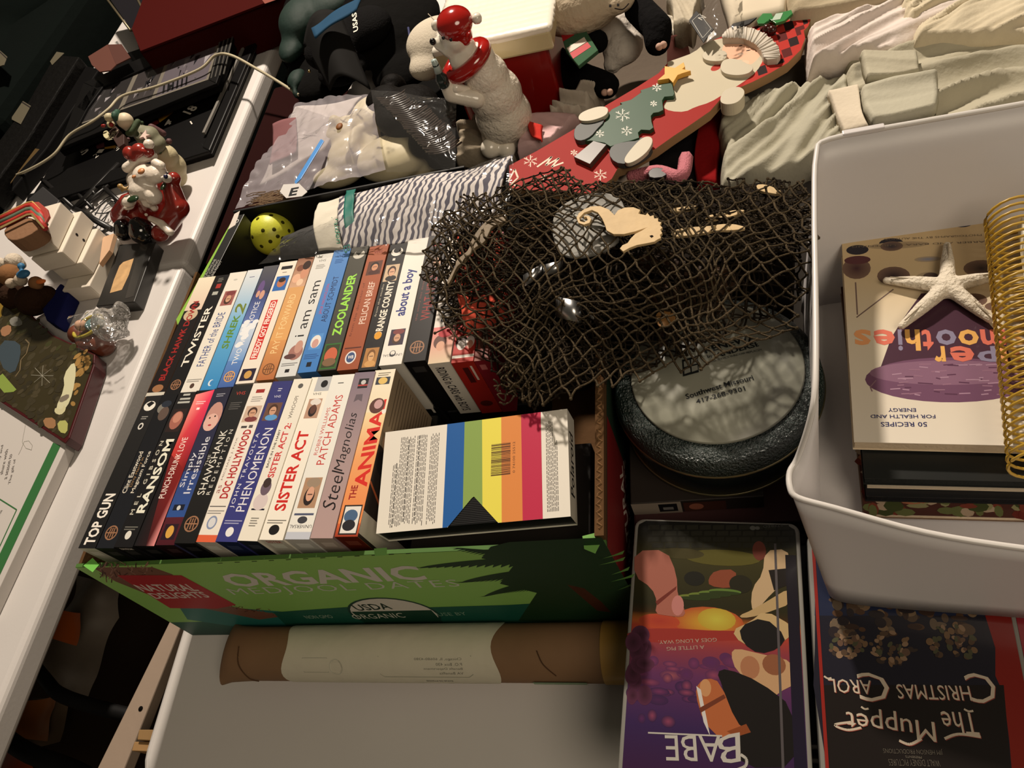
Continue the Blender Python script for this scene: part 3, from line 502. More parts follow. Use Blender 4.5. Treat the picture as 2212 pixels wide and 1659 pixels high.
def a_boy(c): hz(c, 0, 1, (228, 222, 212)); tt(c, 'about a boy', .36, .74, .5, .6, (40, 50, 118), bold=.03); w, L = c.w, c.L; c.photo(w * .2, L * .14, w * .86, L * .26, (56, 44, 62), flip=True); c.ell(w * .5, L * .08, w * .14, w * .16, (50, 50, 54)); c.ell(w * .5, L * .085, w * .1, w * .1, (226, 220, 210)); tb_(c, 'UNIVERSAL', .06, .06, .94, .0032, (60, 60, 66), True)
def a_unf(c): hz(c, 0, 1, (26, 23, 23), (40, 34, 34)); tt(c, 'the story lies deeper', .3, .66, .2, .12, (120, 60, 56)); tt(c, 'WHAT HIDES', .3, .66, .62, .46, (150, 40, 34), bold=.0); shield(c, .1); w, L = c.w, c.L; c.rect(w * .2, L * .7, w * .9, L * .84, (70, 56, 50)); c.ell(w * .7, L * .76, w * .2, w * .3, (170, 130, 104)); c.rect(w * .3, L * .9, w * .75, L * .92, (150, 44, 40))
def a_riding(c): hz(c, 0, .26, (206, 186, 156), (214, 120, 120)); hz(c, .26, 1, (222, 214, 204)); w, L = c.w, c.L; c.ell(w * .4, L * .15, w * .3, L * .05, (96, 60, 50)); c.ell(w * .45, L * .12, w * .2, L * .035, (206, 156, 130)); c.ell(w * .6, L * .21, w * .34, L * .03, (170, 30, 40)); tt(c, 'RIDING in CARS', .3, .78, .5, .46, (40, 44, 66))
def a_red(c): hz(c, 0, .22, (170, 44, 34)); hz(c, .22, 1, (196, 50, 40), (214, 90, 70)); w, L = c.w, c.L; c.ell(w * .35, L * .14, w * .28, L * .05, (60, 40, 36)); c.ell(w * .35, L * .12, w * .2, L * .035, (216, 206, 200)); c.ell(w * .75, L * .14, w * .2, L * .045, (226, 216, 210)); c.ell(w * .75, L * .12, w * .14, L * .03, (196, 140, 120)); hz(c, .03, .05, (226, 216, 206))
def a_pink(c): hz(c, 0, .25, (120, 60, 50), (150, 80, 70)); hz(c, .25, 1, (150, 34, 66), (206, 96, 110)); c.ell(c.w * .5, c.L * .14, c.w * .3, c.L * .06, (90, 60, 50))
def e_riding(c, w, d): c.rect(0, 0, w, d, (206, 200, 188)); c.text('RIDING in CARS with BOYS', (w * .2, d * .92), (w * .2, d * .06), w * .42, (44, 40, 44), bold=.02)
def e_red(c, w, d): c.rect(0, 0, w, d, (150, 34, 26)); c.rect(w * .35, d * .62, w * .62, d * .9, (70, 20, 18)); c.rect(w * .72, d * .66, w * .82, d * .92, (200, 180, 170)); c.ell(w * .5, d * .2, w * .3, w * .24, (80, 22, 18))
def e_pink(c, w, d): c.rect(0, 0, w, d, (120, 24, 36)); c.rect(w * .2, d * .84, w * .6, d * .93, (180, 100, 100))
cx = lambda a, b: (320 + .3074 * a, 480 + .3074 * b)
rowB = [((-5, 1195), (110, 1212), (350, 410), (470, 395), a_bhd, (120, 90, 70), 'dark boxed tape with faint red title and yellowish far end, leftmost in the back row', None),
 ((112, 1215), (222, 1198), (472, 393), (572, 368), a_twist, K, 'black boxed tape with hand-drawn white capitals in the back row', None),
 ((225, 1200), (355, 1190), (575, 360), (697, 345), a_father, (220, 214, 202), 'white boxed tape with narrow blue serif title in the back row', None),
 ((360, 1190), (482, 1167), (699, 345), (806, 332), a_shrek, (90, 150, 196), 'sky blue boxed tape with green lettering and a big green numeral', None),
 ((485, 1165), (602, 1150), (812, 325), (922, 292), a_two, (80, 100, 160), 'cloudy blue boxed tape with pale small serif title', None),
 ((606, 1146), (748, 1130), (930, 288), (1052, 258), a_freddy, (222, 212, 198), 'white boxed tape with title in a long red bar', None),
 ((752, 1126), (882, 1105), (1058, 255), (1172, 236), a_pay, (190, 130, 80), 'golden tan boxed tape with faded pale title', None),
 ((888, 1102), (1037, 1082), (1176, 235), (1308, 202), a_sam, (206, 206, 202), 'pale grey boxed tape with thin lowercase black title', None),
 ((1040, 1080), (1180, 1062), (1312, 192), (1430, 168), a_schmidt, (66, 120, 180), 'bright blue boxed tape with navy and red title', None),
 ((1185, 1058), (1316, 1050), (1432, 176), (1556, 152), a_zoo, (60, 60, 52), 'dark olive boxed tape with lime green capitals', None),
 ((1320, 1065), (1468, 1055), (1564, 152), (1700, 137), a_pel, (146, 76, 48), 'rust brown boxed tape with pale serif capitals', None),
 ((1474, 1050), (1606, 1038), (1704, 150), (1826, 148), a_orange, (28, 25, 24), 'black boxed tape with cream capitals and two sepia faces', None),
 ((1612, 1030), (1782, 1002), (1834, 112), (1972, 100), a_boy, (226, 220, 208), 'white boxed tape with rounded navy lowercase title', None),
 ((1786, 995), (1950, 990), (1980, 84), (2108, 70), a_unf, (26, 23, 23), 'black boxed tape with dark red thin capitals at the edge of the net', ec((16, 15, 15), None)),
 ((1960, 1012), (2122, 985), (2118, 95), (2258, 70), a_riding, (216, 206, 194), 'white boxed tape half under the net with black title on its near end', e_riding),
 ((2126, 1000), (2288, 965), (2262, 90), (2400, 60), a_red, (170, 44, 34), 'red boxed tape half covered by the net', e_red),
 ((2290, 968), (2400, 955), (2402, 75), (2500, 60), a_pink, (140, 30, 44), 'crimson boxed tape at the right end of the back row, mostly under the net', e_pink)]
for i, (bl, br, tl, tr, art, cc, lab, e) in enumerate(rowB):
    zt = .206 + .0007 * (i % 2); bl, br, tl, tr = cx(*bl), cx(*br), cx(*tl), cx(*tr)
    w = ((P(*br, zt) - P(*bl, zt)).length + (P(*tr, zt) - P(*tl, zt)).length) / 2 - .0006
    w = min(w, .0285)
    make_tape(((bl[0] + br[0]) / 2, (bl[1] + br[1]) / 2), ((tl[0] + tr[0]) / 2, (tl[1] + tr[1]) / 2), w, zt, cc, lab, art, 'boxed video tapes in the back row of the carton', e)
# lower stack that carries the row of tapes and the flat tape
sp = thing('spare_tape_stack', (.28, .19, .004), 'dark stack of cassettes filling the bottom of the fruit carton', 'cassettes')
for k, (x0, x1, y0, y1) in enumerate(((.012, .18, .0, .19), (.184, .352, .0, .19), (.012, .18, .2, .385), (.184, .352, .2, .385))):
    abox('cassette', x0, y0, .005, x1, y1, .1135, black_pl, sp, .002)
abox('cassette', .356, .2, .005, .46, .385, .101, black_pl, sp, .002)
# flat striped tape
TL, TR, BR, BL = (866.5, 945), (1257.5, 888), (1232.6, 1115.5), (812.5, 1153)
bl, br = P(*BL, .203), P(*BR, .206); tl = P(*TL, .214)
U = (br - bl).normalized(); Vv = (tl - bl); Vv = (Vv - U * Vv.dot(U)).normalized(); N = U.cross(Vv)
if N.z < 0: N = -N
pw, pl_, ph = .187, .104, .027; O = bl.copy()
pw = (br - bl).length
pz = thing('video_tape', O + U * pw / 2 + Vv * pl_ / 2 - N * ph, 'white cassette sleeve with five rainbow stripes, lying flat at the carton corner', 'video tape')
ua, ub, up_ = .36 * pw, .65 * pw, .5 * pw
top = [O, O + U * .385 * pw, O + U * .495 * pw + Vv * .026, O + U * .515 * pw + Vv * .0275, O + U * .535 * pw + Vv * .026, O + U * .645 * pw, O + U * pw, O + U * pw + Vv * pl_, O + Vv * pl_]
n = len(top); V = top + [O - N * ph, O + U * pw - N * ph, O + U * pw + Vv * pl_ - N * ph, O + Vv * pl_ - N * ph]
mesh('sleeve', V, [tuple(range(n)), (0, n - 1, n + 3, n), (6, n + 1, n + 2, 7), (7, n + 2, n + 3, 8), (n, n + 3, n + 2, n + 1)], hexm((226, 220, 208), .4), pz)
box('cassette', O + U * .0006 + Vv * .0012 - N * (ph - .0006), U * (pw - .0012), Vv * (pl_ - .002), N * (ph - .0012), black_pl, pz)
for k in range(14): box('grip_rib', O + U * (.40 * pw) + Vv * (.0022 + k * .0017) - N * .0006, U * (.23 * pw), Vv * .0008, N * .00035, mat('rib_plastic', (30, 30, 31), .4), pz)
c = Canvas('striped_print', pz, O, U, Vv)
cols = [(36, 92, 160), (134, 160, 84), (226, 214, 86), (214, 134, 70), (186, 46, 76)]
xs = [.3585, .461, .563, .663, .7675, .866]
notch = lambda u: max(0.0, .0275 - abs(u / pw - .515) / .13 * .0275)
xt = [.335, .432, .528, .632, .738, .842]
for k in range(5):
    a, b = xs[k] * pw, xs[k + 1] * pw; pts = [(a, notch(a))]
    for j in range(1, 9): u = a + (b - a) * j / 9; pts.append((u, notch(u)))
    pts += [(b, notch(b)), (xt[k + 1] * pw + .004, pl_), (xt[k] * pw + .004, pl_)]
    c.poly(pts, cols[k])
rr = random.Random(5)
for k in range(30):
    v0 = .004 + rr.random() * .006; x = .012 + k * .0016
    if k in (14, 22, 23): continue
    y = v0
    while y < .094 - (0.03 if k < 4 else 0) :
        l = rr.uniform(.002, .006); c.rect(x, y, x + .0006 + (.0003 if k % 7 == 2 else 0), min(y + l, .096), (84, 80, 78) if k % 7 != 2 else (40, 38, 38)); c.k -= 1; y += l + .0012
for k in range(8):
    x = .1665 + k * .0014; y = .006
    while y < (.092 if k < 5 else .07): l = rr.uniform(.002, .005); c.rect(x, y, x + .0006, y + l, (90, 86, 82)); c.k -= 1; y += l + .001
c.k += 2
y = .045
while y < .077: h = rr.choice([.0004, .0007, .0011]); c.rect(.113, y, .132, y + h, (70, 42, 26)); c.k -= 1; y += h + rr.choice([.0004, .0007])
c.k += 1
c.text('0 74100 25512', (.1365, .046), (.1365, .077), .0022, (80, 50, 30))
c.build()
c = Canvas('end_print', pz, O + U * pw - N * ph, Vv, N); c.text('Polaroid', (.022, .008), (.084, .008), .014, (30, 28, 28), bold=.01); c.build()
# support under the flat tape
for k, (zc, lab, cc) in enumerate(((.002, 'white sleeved tape lying under the flat striped tape', (196, 190, 178)), (.068, 'dark sleeved tape directly below the flat striped tape', (40, 34, 32)))):
    s_ = thing('video_tape', (.46, .06, zc + .004), lab, 'video tape'); z0, z1 = zc + .003, (.068 if k == 0 else .168); abox('sleeve', .368, -.004 + .006, z0, .545, .105 + .02 * (k == 0), z1, hexm(cc, .5), s_, .001); abox('cassette', .370, .105, z0 + .004, .543, .107 + .02 * (k == 0), z1 - .004, black_pl, s_)
# ================================================================ cardboard tube
ct = thing('mailing_tube', (.34, -.053, 0), 'brown cardboard mailing tube with a white paper label, lying against the green carton', 'tube')
brown = mat('brown_card', (128, 98, 70), .75, bump=.15, bs=30, var=.2)
TY, TR_ = -.0590, .0300
def tubepts(x0, x1, r, nx=30, nt=28, a0=0, a1=2 * PI, squash=None, wob=0):
    V = []
    for i in range(nx + 1):
        x = x0 + (x1 - x0) * i / nx
        for k in range(nt + 1):
            t = a0 + (a1 - a0) * k / nt; q = squash(x) if squash else 1
            V.append((x + wob * math.sin(t * 3) * (1 if i == nx else -1 if i == 0 else 0), TY + r * math.cos(t) * (1 + (1 - q) * .35), r * q * math.sin(t) + TR_))
    return V, [(i * (nt + 1) + k, (i + 1) * (nt + 1) + k, (i + 1) * (nt + 1) + k + 1, i * (nt + 1) + k + 1) for i in range(nx) for k in range(nt)]
sq = lambda x: 1 - .30 * ((.135 - x) / .045) ** 1.4 - .25 * (max(0, .100 - x) / .010) ** 3 if x < .135 else 1
V, Fc = tubepts(.090, .62, TR_ - .0006, 60, 28, squash=sq); mesh('tube_body', V, Fc, brown, ct, True)
tube('seam', catmull([(.138, TY - .0305, .030), (.130, TY - .029, .040), (.124, TY - .018, .0560), (.122, TY, .0605)]), .0006, hexm((84, 60, 42), .8), ct)
mesh('crimped_flap', [Vector(q) for q in ((.094, -.062, .049), (.122, -.068, .0575), (.134, -.084, .046), (.112, -.076, .046))] + [Vector(q) for q in ((.094, -.062, .048), (.122, -.068, .0565), (.134, -.084, .045), (.112, -.076, .045))], BF, hexm((160, 128, 80), .6), ct)
def cyl_sheet(name, x0, x1, a0, a1, r, m, wob=0.0):
    V, Fc = tubepts(x0, x1, r, 24, 18, a0, a1, wob=wob); return mesh(name, V, Fc, m, ct, True)
A0, A1 = -PI * .06 + 0.35, PI + .32
cyl_sheet('paper_label', .180, .425, A0, A1, TR_ + .0004, mat('label_paper', (196, 190, 170), .6, bump=.5, bs=35), .004)
def fcyl(u, v, h):   # u along x, v angle from the camera side
    r = TR_ + .0006 + h; t = PI * .5 + v / TR_; return Vector((u, TY + r * math.cos(t), TR_ + r * math.sin(t)))
c = Canvas('label_print', ct, (0, 0, 0), (1, 0, 0), (0, 1, 0), fn=fcyl, gap=0)
c.line([(.30, .034), (.395, .034), (.40, .030), (.40, .010)], .0007, (150, 150, 132)); c.line([(.30, .034), (.296, .03), (.296, .010)], .0006, (160, 158, 142))
for k, s in enumerate(('VA Benefits', 'Benefit Department', 'P.O. Box 430', 'Chicago, IL 60680-4380')): c.text(s, (.39, .030 - k * .005), (.39 - .0024 * len(s), .030 - k * .005), .003, (116, 116, 104))
c.text('STATE OF ILLINOIS', (.375, .0425), (.345, .0425), .0028, (96, 96, 88), bold=.02)
c.line([(.205, .028), (.235, .028), (.235, .012), (.205, .012), (.205, .028)], .0006, (168, 166, 150)); c.ell(.245, .022, .008, .009, (176, 174, 158)); c.ell(.245, .022, .0072, .0082, (192, 186, 166))
c.build()
cyl_sheet('tape_patch', .533, .60, .3, PI + .4, TR_ + .0006, hexm((170, 132, 66), .3))
cyl_sheet('green_sticker', .46, .515, PI - .15, PI + .35, TR_ + .0006, hexm((112, 140, 104), .4))
tube('crease', catmull([(.470, TY - .006, .0607), (.476, TY - .018, .0562), (.487, TY - .0265, .046)]), .0005, hexm((74, 52, 36), .8), ct)
# ================================================================ clamshell cases
gloss = mat_print('print_gloss', .28, .5)
greyp = hexm((120, 118, 112), .35)
def clam(label, tl, tr, z, L, body, art, W=None):
    A, B = P(*tl, z), P(*tr, z); U = (B - A); W = W or U.length; ang = .085; U = Vector((math.cos(ang) if False else 1, 0, 0))
    U = Vector((math.cos(-.0), math.sin(-.02), 0)).normalized(); Vv = Vector((.088, .996, 0)).normalized(); U = Vector((Vv.y, -Vv.x, 0))
    O = A - Vv * L; t = thing('clamshell_case', O + U * W / 2 + Vv * L / 2 - Vector((0, 0, .03)), label, 'video case')
    rp = [O + U * x + Vv * y for x, y in rrect(0, 0, W, L, .009)]
    o = prism('shell', rp, .03, body, t); bevel(o, .0015, 2)
    c = Canvas('cover_print', t, O, U, Vv, gap=.0003, m=gloss); c.W, c.H = W, L; art(c); c.build(); return t
def rr_bg(c, m, cols):
    pts = rrect(m, m, c.W - m, c.H - m * .6, .007)
    vmin, vmax = m, c.H
    def col(v):
        t = v / c.H
        for (a, ca), (b, cb) in zip(cols, cols[1:]):
            if a <= t <= b: k = (t - a) / (b - a); return tuple(ca[i] + (cb[i] - ca[i]) * k for i in range(3))
        return cols[-1][1]
    ys = [m + (c.H - m * 1.6) * i / 60 for i in range(61)]
    P2, F2, C_ = [], [], []
    for y in ys:
        ins = 0
        for yy, s in ((m, 1), (c.H - m * .6, -1)):
            d = abs(y - yy)
            if d < .007: ins = .007 - math.sqrt(max(0, .007 ** 2 - (.007 - d) ** 2))
        P2 += [(m + ins, y), (c.W - m - ins, y)]; C_ += [col(y), col(y)]
    F2 = [(2 * i, 2 * i + 1, 2 * i + 3, 2 * i + 2) for i in range(60)]; c.add(P2, F2, C_)
def a_babe(c):
    c.mul = (.80, .82, .84); hard = c.pp; c.pp = lambda pts, col: hard(smooth_poly(pts, 1) if len(pts) > 4 else pts, col)  # dims the whole cover: shade on the case is put into its print colours
    rr_bg(c, .0035, [(0, (52, 24, 34)), (.08, (66, 34, 66)), (.25, (62, 40, 84)), (.42, (104, 52, 92)), (.52, (150, 60, 66)), (.585, (190, 70, 44)), (.61, (200, 110, 40)), (.63, (70, 44, 20)), (.66, (44, 40, 20)), (.85, (62, 56, 24)), (.93, (34, 32, 22)), (1, (16, 14, 12))])
    q = random.Random(4)
    for cxp, cyp, rx, ry, col in ((1530, 1345, 74, 34, (214, 170, 54)), (1548, 1338, 40, 24, (206, 190, 70)), (1424, 1342, 44, 16, (176, 60, 44))): c.pe(cxp, cyp, rx, ry, col, edge=(190, 84, 44) if ry > 24 else (196, 160, 54) if ry > 20 else (190, 74, 44))
    c.pp([(1355, 1362), (1440, 1356), (1560, 1364), (1680, 1360), (1690, 1380), (1355, 1392)], (160, 52, 44))
    for i in range(36):
        x, y = q.uniform(1400, 1600), q.uniform(1420, 1560); x -= (y - 1420) * .5 if i % 2 else 0
        if x > 1365: c.pe(x, y, q.uniform(8, 26), q.uniform(5, 13), q.choice([(150, 70, 96), (124, 56, 96), (96, 46, 92), (84, 44, 84), (160, 84, 92)]), edge=(66, 40, 76) if y > 1480 else (96, 48, 84))
    for i in range(14): c.pe(q.uniform(1365, 1400), q.uniform(1370, 1520), q.uniform(10, 22), q.uniform(10, 22), (66, 32, 46), edge=(96, 48, 72))
    # stone wall, meadow and far barn
    for j in range(4):
        for i in range(11): c.pp([(1400 + i * 28 + j * 9 % 18, 1135 + j * 13), (1424 + i * 28 + j * 9 % 18, 1134 + j * 13), (1424 + i * 28 + j * 9 % 18, 1144 + j * 13), (1400 + i * 28 + j * 9 % 18, 1145 + j * 13)], (44, 42, 32)); c.k -= 1
    c.k += 1
    c.pe(1560, 1205, 80, 18, (92, 84, 32)); c.pe(1470, 1196, 50, 12, (70, 62, 30)); c.pp([(1530, 1250), (1545, 1232), (1590, 1230), (1590, 1262), (1572, 1272), (1532, 1266)], (142, 72, 48)); c.pe(1500, 1250, 22, 16, (32, 30, 22)); c.pe(1600, 1262, 24, 20, (40, 36, 22))
    for k in range(4): c.pe(1500 + k * 22, 1290 - k * 4, 34, 6, (116 - k * 6, 124, 52)); c.pe(1500 + k * 22, 1293 - k * 4, 34, 4, (50, 60, 26))
    # farm animals as plain painted shapes
    c.pp([(1371, 1190), (1440, 1188), (1462, 1240), (1464, 1290), (1482, 1322), (1474, 1334), (1440, 1330), (1415, 1326), (1420, 1300), (1408, 1270), (1370, 1245)], (176, 104, 86)); c.pe(1464, 1308, 13, 22, (204, 130, 120)); c.pp([(1416, 1300), (1462, 1266), (1460, 1274), (1420, 1308)], (120, 50, 40))
    c.pp([(1652, 1190), (1700, 1186), (1708, 1220), (1690, 1260), (1650, 1300), (1632, 1326), (1622, 1310), (1625, 1270), (1648, 1240)], (206, 172, 130)); c.pp([(1660, 1232), (1700, 1228), (1712, 1260), (1672, 1276)], (34, 28, 24)); c.pe(1640, 1190, 14, 22, (110, 52, 40))
    c.pp([(1596, 1330), (1625, 1318), (1716, 1264), (1716, 1302), (1640, 1330), (1604, 1336)], (196, 162, 112))
    c.pp([(1580, 1362), (1620, 1344), (1652, 1318), (1712, 1352), (1716, 1368), (1660, 1410), (1600, 1390)], (206, 172, 120)); c.pp([(1596, 1354), (1650, 1332), (1700, 1376), (1682, 1402), (1640, 1414), (1604, 1390)], (30, 27, 25))
    c.pp([(1578, 1412), (1590, 1400), (1640, 1412), (1718, 1430), (1718, 1478), (1682, 1496), (1660, 1520), (1640, 1490), (1590, 1450)], (206, 160, 116)); c.pe(1672, 1436, 24, 22, (150, 92, 62)); c.pe(1620, 1442, 20, 24, (180, 120, 84))
    c.pp([(1548, 1452), (1570, 1444), (1640, 1472), (1716, 1530), (1724, 1658), (1600, 1658), (1590, 1590), (1560, 1480)], (30, 26, 24)); c.pp([(1508, 1476), (1530, 1464), (1556, 1474), (1590, 1560), (1616, 1580), (1560, 1600), (1520, 1560), (1502, 1500)], (190, 104, 60)); c.pe(1524, 1486, 12, 18, (212, 150, 100)); c.pp([(1504, 1482), (1514, 1490), (1534, 1590), (1520, 1560)], (226, 216, 206)); c.pp([(1510, 1530), (1564, 1500), (1568, 1508), (1514, 1540)], (120, 60, 40)); c.pp([(1570, 1580), (1612, 1564), (1622, 1582), (1590, 1592)], (150, 76, 40))
    cr = (206, 196, 182)
    c.pt('A LITTLE PIG', (1521, 1394), (1440, 1398), 8, (190, 160, 140)); c.pt('GOES A LONG WAY.', (1548, 1378), (1422, 1384), 8, (190, 160, 140))
    c.pt('ABE', (1556, 1590), (1436, 1588), 56, cr, bold=.0); c.pt('B', (1598, 1582), (1545, 1592), 62, cr, bold=.0, shear=.2); c.pl([(1600, 1630), (1612, 1640), (1610, 1655), (1590, 1664)], .0022, cr, sm=1)
    c.pl([(1400, 1583), (1560, 1590)], .0012, cr); c.pt('STEREO', (1690, 1132), (1648, 1135), 6, (96, 94, 88)); c.pe(1626, 1141, 6, 5, (104, 102, 96)); c.pe(1636, 1141, 5, 4, (104, 102, 96))
    c.rect(c.W - .013, .004, c.W - .004, c.H - .03, (36, 28, 50), (30, 26, 30)); c.rect(c.W - .022, .03, c.W - .020, c.H - .02, (92, 84, 84))
clam('clamshell case with sunset farm animal cover and cream upside-down title, left of the bin', (1372, 1120), (1725, 1105), .13, .24, greyp, a_babe, .1465)
def a_carol(c):
    c.mul = (.86, .88, .90)
    rr_bg(c, .004, [(0, (160, 44, 28)), (1, (120, 26, 24))])
    c.pp([(1762, 1190), (2120, 1210), (2128, 1330), (2150, 1400), (2150, 1460), (2168, 1500), (2180, 1600), (2192, 1740), (1800, 1740), (1770, 1560), (1757, 1480), (1760, 1400)], (34, 32, 42))
    c.pp([(1762, 1190), (2120, 1210), (2128, 1330), (1760, 1330)], (36, 42, 66))
    c.pp([(1770, 1480), (2168, 1480), (2190, 1735), (1800, 1735)], (32, 26, 24))
    q = random.Random(9)
    for i in range(70): x, y = q.uniform(1800, 2110), q.uniform(1290, 1370); c.pe(x, y, q.uniform(6, 17), q.uniform(5, 13), q.choice([(90, 70, 54), (62, 44, 36), (130, 104, 78), (46, 38, 40), (84, 58, 40), (110, 92, 74)]))
    for cxx, cyy, rw, rh in ((1830, 1392, 40, 30), (1925, 1400, 50, 34), (2060, 1385, 54, 44)):
        for i in range(46):
            a_, r_ = q.uniform(0, 6.28), q.random() ** .5; c.pe(cxx + rw * r_ * math.cos(a_), cyy + rh * r_ * math.sin(a_), q.uniform(3, 9), q.uniform(3, 7), q.choice([(120, 92, 66), (86, 66, 50), (146, 116, 90), (62, 50, 44), (104, 78, 62), (80, 78, 56)]), rot=q.uniform(0, 3))
    cr, sh = (212, 192, 168), (150, 74, 62)
    for k, col, d in ((0, sh, 1.6), (1, cr, 0)):
        c.pt('C', (2138 + d, 1452 + d), (2080 + d, 1456 + d), 66, col, bold=-.005); c.pt('HRISTMAS', (2092 + d, 1482 + d), (1934 + d, 1478 + d), 32, col, bold=.0)
        c.pt('C', (1916 + d, 1456 + d), (1850 + d, 1452 + d), 62, col, bold=-.005); c.pt('AROL', (1880 + d, 1470 + d), (1788 + d, 1466 + d), 30, col)
        c.pt('The', (2106 + d, 1540 + d), (2030 + d, 1536 + d), 48, col, bold=.0); c.pt('Muppet', (2016 + d, 1546 + d), (1826 + d, 1524 + d), 56, col, bold=.0)
        c.pl([(1838 + d, 1560 + d), (1803 + d, 1566 + d), (1830 + d, 1577 + d), (1860 + d, 1572 + d)], .0016, col, sm=1); c.pl([(2040 + d, 1596 + d), (2070 + d, 1586 + d), (2118 + d, 1592 + d)], .0018, col, sm=1); c.pl([(1942 + d, 1600 + d), (1965 + d, 1608 + d), (1990 + d, 1596 + d)], .0018, col, sm=1)
    for x, y, w_ in ((2092, 1537, 10), (2100, 1487, 0), (1868, 1532, 8), (1788, 1466, 8)):
        if w_: c.pl([(x - w_, y - 5), (x, y), (x + w_, y - 1)], .0014, cr, sm=1)
    g = (120, 110, 96); c.pt('JIM HENSON PRODUCTIONS', (2034, 1618), (1906, 1614), 13, g, bold=-.02); c.pt('PRESENTS', (1990, 1634), (1955, 1632), 5, g); c.pt('WALT DISNEY PICTURES', (2028, 1642), (1918, 1640), 14, g, bold=-.02)
    c.rect(c.W - .022, .0, c.W - .010, c.H, (20, 16, 16), (24, 16, 14)); c.rect(c.W - .010, 0, c.W - .004, c.H, (120, 24, 24)); c.rect(.0035, .004, .006, c.H - .01, (150, 40, 32))
clam('red-bordered clamshell case with ornate upside-down cream title, in front of the white bin', (1742, 1150), (2150, 1150), .131, .24, greyp, a_carol, .190)
def a_red3(c): rr_bg(c, .004, [(0, (120, 30, 40)), (1, (130, 34, 44))])
clam('crimson clamshell case at the right edge of the picture, mostly outside it', (2155, 1200), (2400, 1200), .1315, .24, greyp, a_red3, .15)
# the pile that carries the cases, tin and bin
ps = thing('tape_stack', (.72, -.06, 0), 'stack of dark video cases under the two clamshell cases', 'video cases')
for k in range(3):
    abox('case', .585 + .004 * k, -.16 + .006 * k, .001 + .033 * k, .75, .02, .032 + .033 * k, hexm((40 - 8 * k, 30, 30), .5), ps, .002)
    abox('case', .754 + .003 * k, -.17 + .005 * k, .001 + .033 * k, 1.05, .20, .032 + .033 * k, hexm((34, 30 + 4 * k, 34), .5), ps, .002)
ps2 = thing('video_tape', (.66, .17, 0), 'white boxed tape with black label lying flat below the black tin', 'video tape')
abox('sleeve', .575, .060, .094, .70, .25, .1195, hexm((40, 34, 30), .5), ps2, .001)
c = Canvas('end_print', ps2, (.575, .0598, .094), (1, 0, 0), (0, 0, 1)); c.rect(.0, .0, .048, .0255, (150, 138, 124)); c.rect(.026, .004, .044, .0215, (20, 20, 22)); c.rect(.030, .008, .040, .014, (120, 118, 116)); c.rect(.05, .002, .09, .022, (70, 40, 30)); c.ell(.062, .012, .007, .007, (150, 90, 70)); c.build()
ps3 = thing('book_pile', (.66, .2, 0), 'dark boxes stacked on the table beneath the black tin', 'boxes')
abox('box_body', .572, .035, .001, .75, .30, .06, hexm((44, 28, 26), .6), ps3, .002); abox('box_body', .574, .045, .0605, .748, .29, .0935, hexm((62, 34, 34), .6), ps3, .002)
# ================================================================ black tin with frosted disc
tn = thing('round_tin', (.667, .155, .12), 'round black tin with glittery dark green lid and a frosted disc printed in black', 'tin')
tcx, tcy = .667, .155
lathe('tin_body', (tcx, tcy, .1198), [(.080, 0), (.091, .0), (.0935, .004), (.0935, .05), (.091, .053)], mat('dark_enamel', (22, 26, 25), .25, bump=.08, bs=300), tn, 72)
lathe('lower_rim', (tcx, tcy, .1235), [(.0932, -.0012), (.0948, 0), (.0932, .0012)], mat('brass_rim', (150, 140, 104), .3, .8), tn, 72)
lathe('lid', (tcx, tcy, .168), [(.092, 0), (.0965, .0), (.0975, .004), (.0955, .016), (.090, .022), (.083, .0235), (.02, .0235)], mat('glitter_green', (30, 44, 40), .3, bump=1.2, bs=420, spec=.9), tn, 72)
lathe('lid_rim', (tcx, tcy, .1695), [(.0964, -.0014), (.0984, 0), (.0964, .0014)], MC['brass_rim'], tn, 72)
lathe('glass_disc', (tcx + .001, tcy + .003, .1922), [(.0785, 0), (.0795, .0012), (.078, .0028), (.05, .0065), (.02, .0082), (.001, .0086)], mat('frosted_glass', (142, 142, 128), .3, spec=.6, sss=.0), tn, 72)
def fdome(u, v, h):
    x, y = u, v; r2 = ((x - .001) ** 2 + (y - .003) ** 2); return Vector((tcx + x, tcy + y, .1922 + .0088 * (1 - r2 / .079 ** 2) + .0009 + h))
c = Canvas('disc_print', tn, (tcx, tcy, .2), (1, 0, 0), (0, 1, 0), fn=fdome, gap=0)
bk_ = (26, 28, 28)
for s, A, B, h, bo in (('RENEWAL', (1525, 766), (1650, 728), 14, .03), ('by', (1530, 778), (1542, 775), 9, .01), ('ANDERSEN', (1548, 776), (1660, 740), 11, .03), ('FULL-SERVICE WINDOW REPLACEMENT', (1534, 786), (1660, 752), 4.5, .0), ('Southwest Missouri', (1483, 862), (1629, 820), 11, .02), ('417-268-9301', (1505, 872), (1611, 843), 9.5, .02)): c.pt(s, A, B, h, bk_, bold=bo)
for r in (.0785, .0775): pass
c.pp([(1474, 778), (1508, 770), (1510, 806), (1476, 814)], bk_)
for k in (0, 1): c.pp([(1477 + k * 16, 782 - k * 4), (1490 + k * 16, 779 - k * 4), (1491 + k * 16, 791 - k * 4), (1478 + k * 16, 794 - k * 4)], (130, 130, 120)); c.pp([(1478 + k * 16, 797 - k * 4), (1491 + k * 16, 794 - k * 4), (1492 + k * 16, 805 - k * 4), (1479 + k * 16, 809 - k * 4)], (130, 130, 120))
c.build()
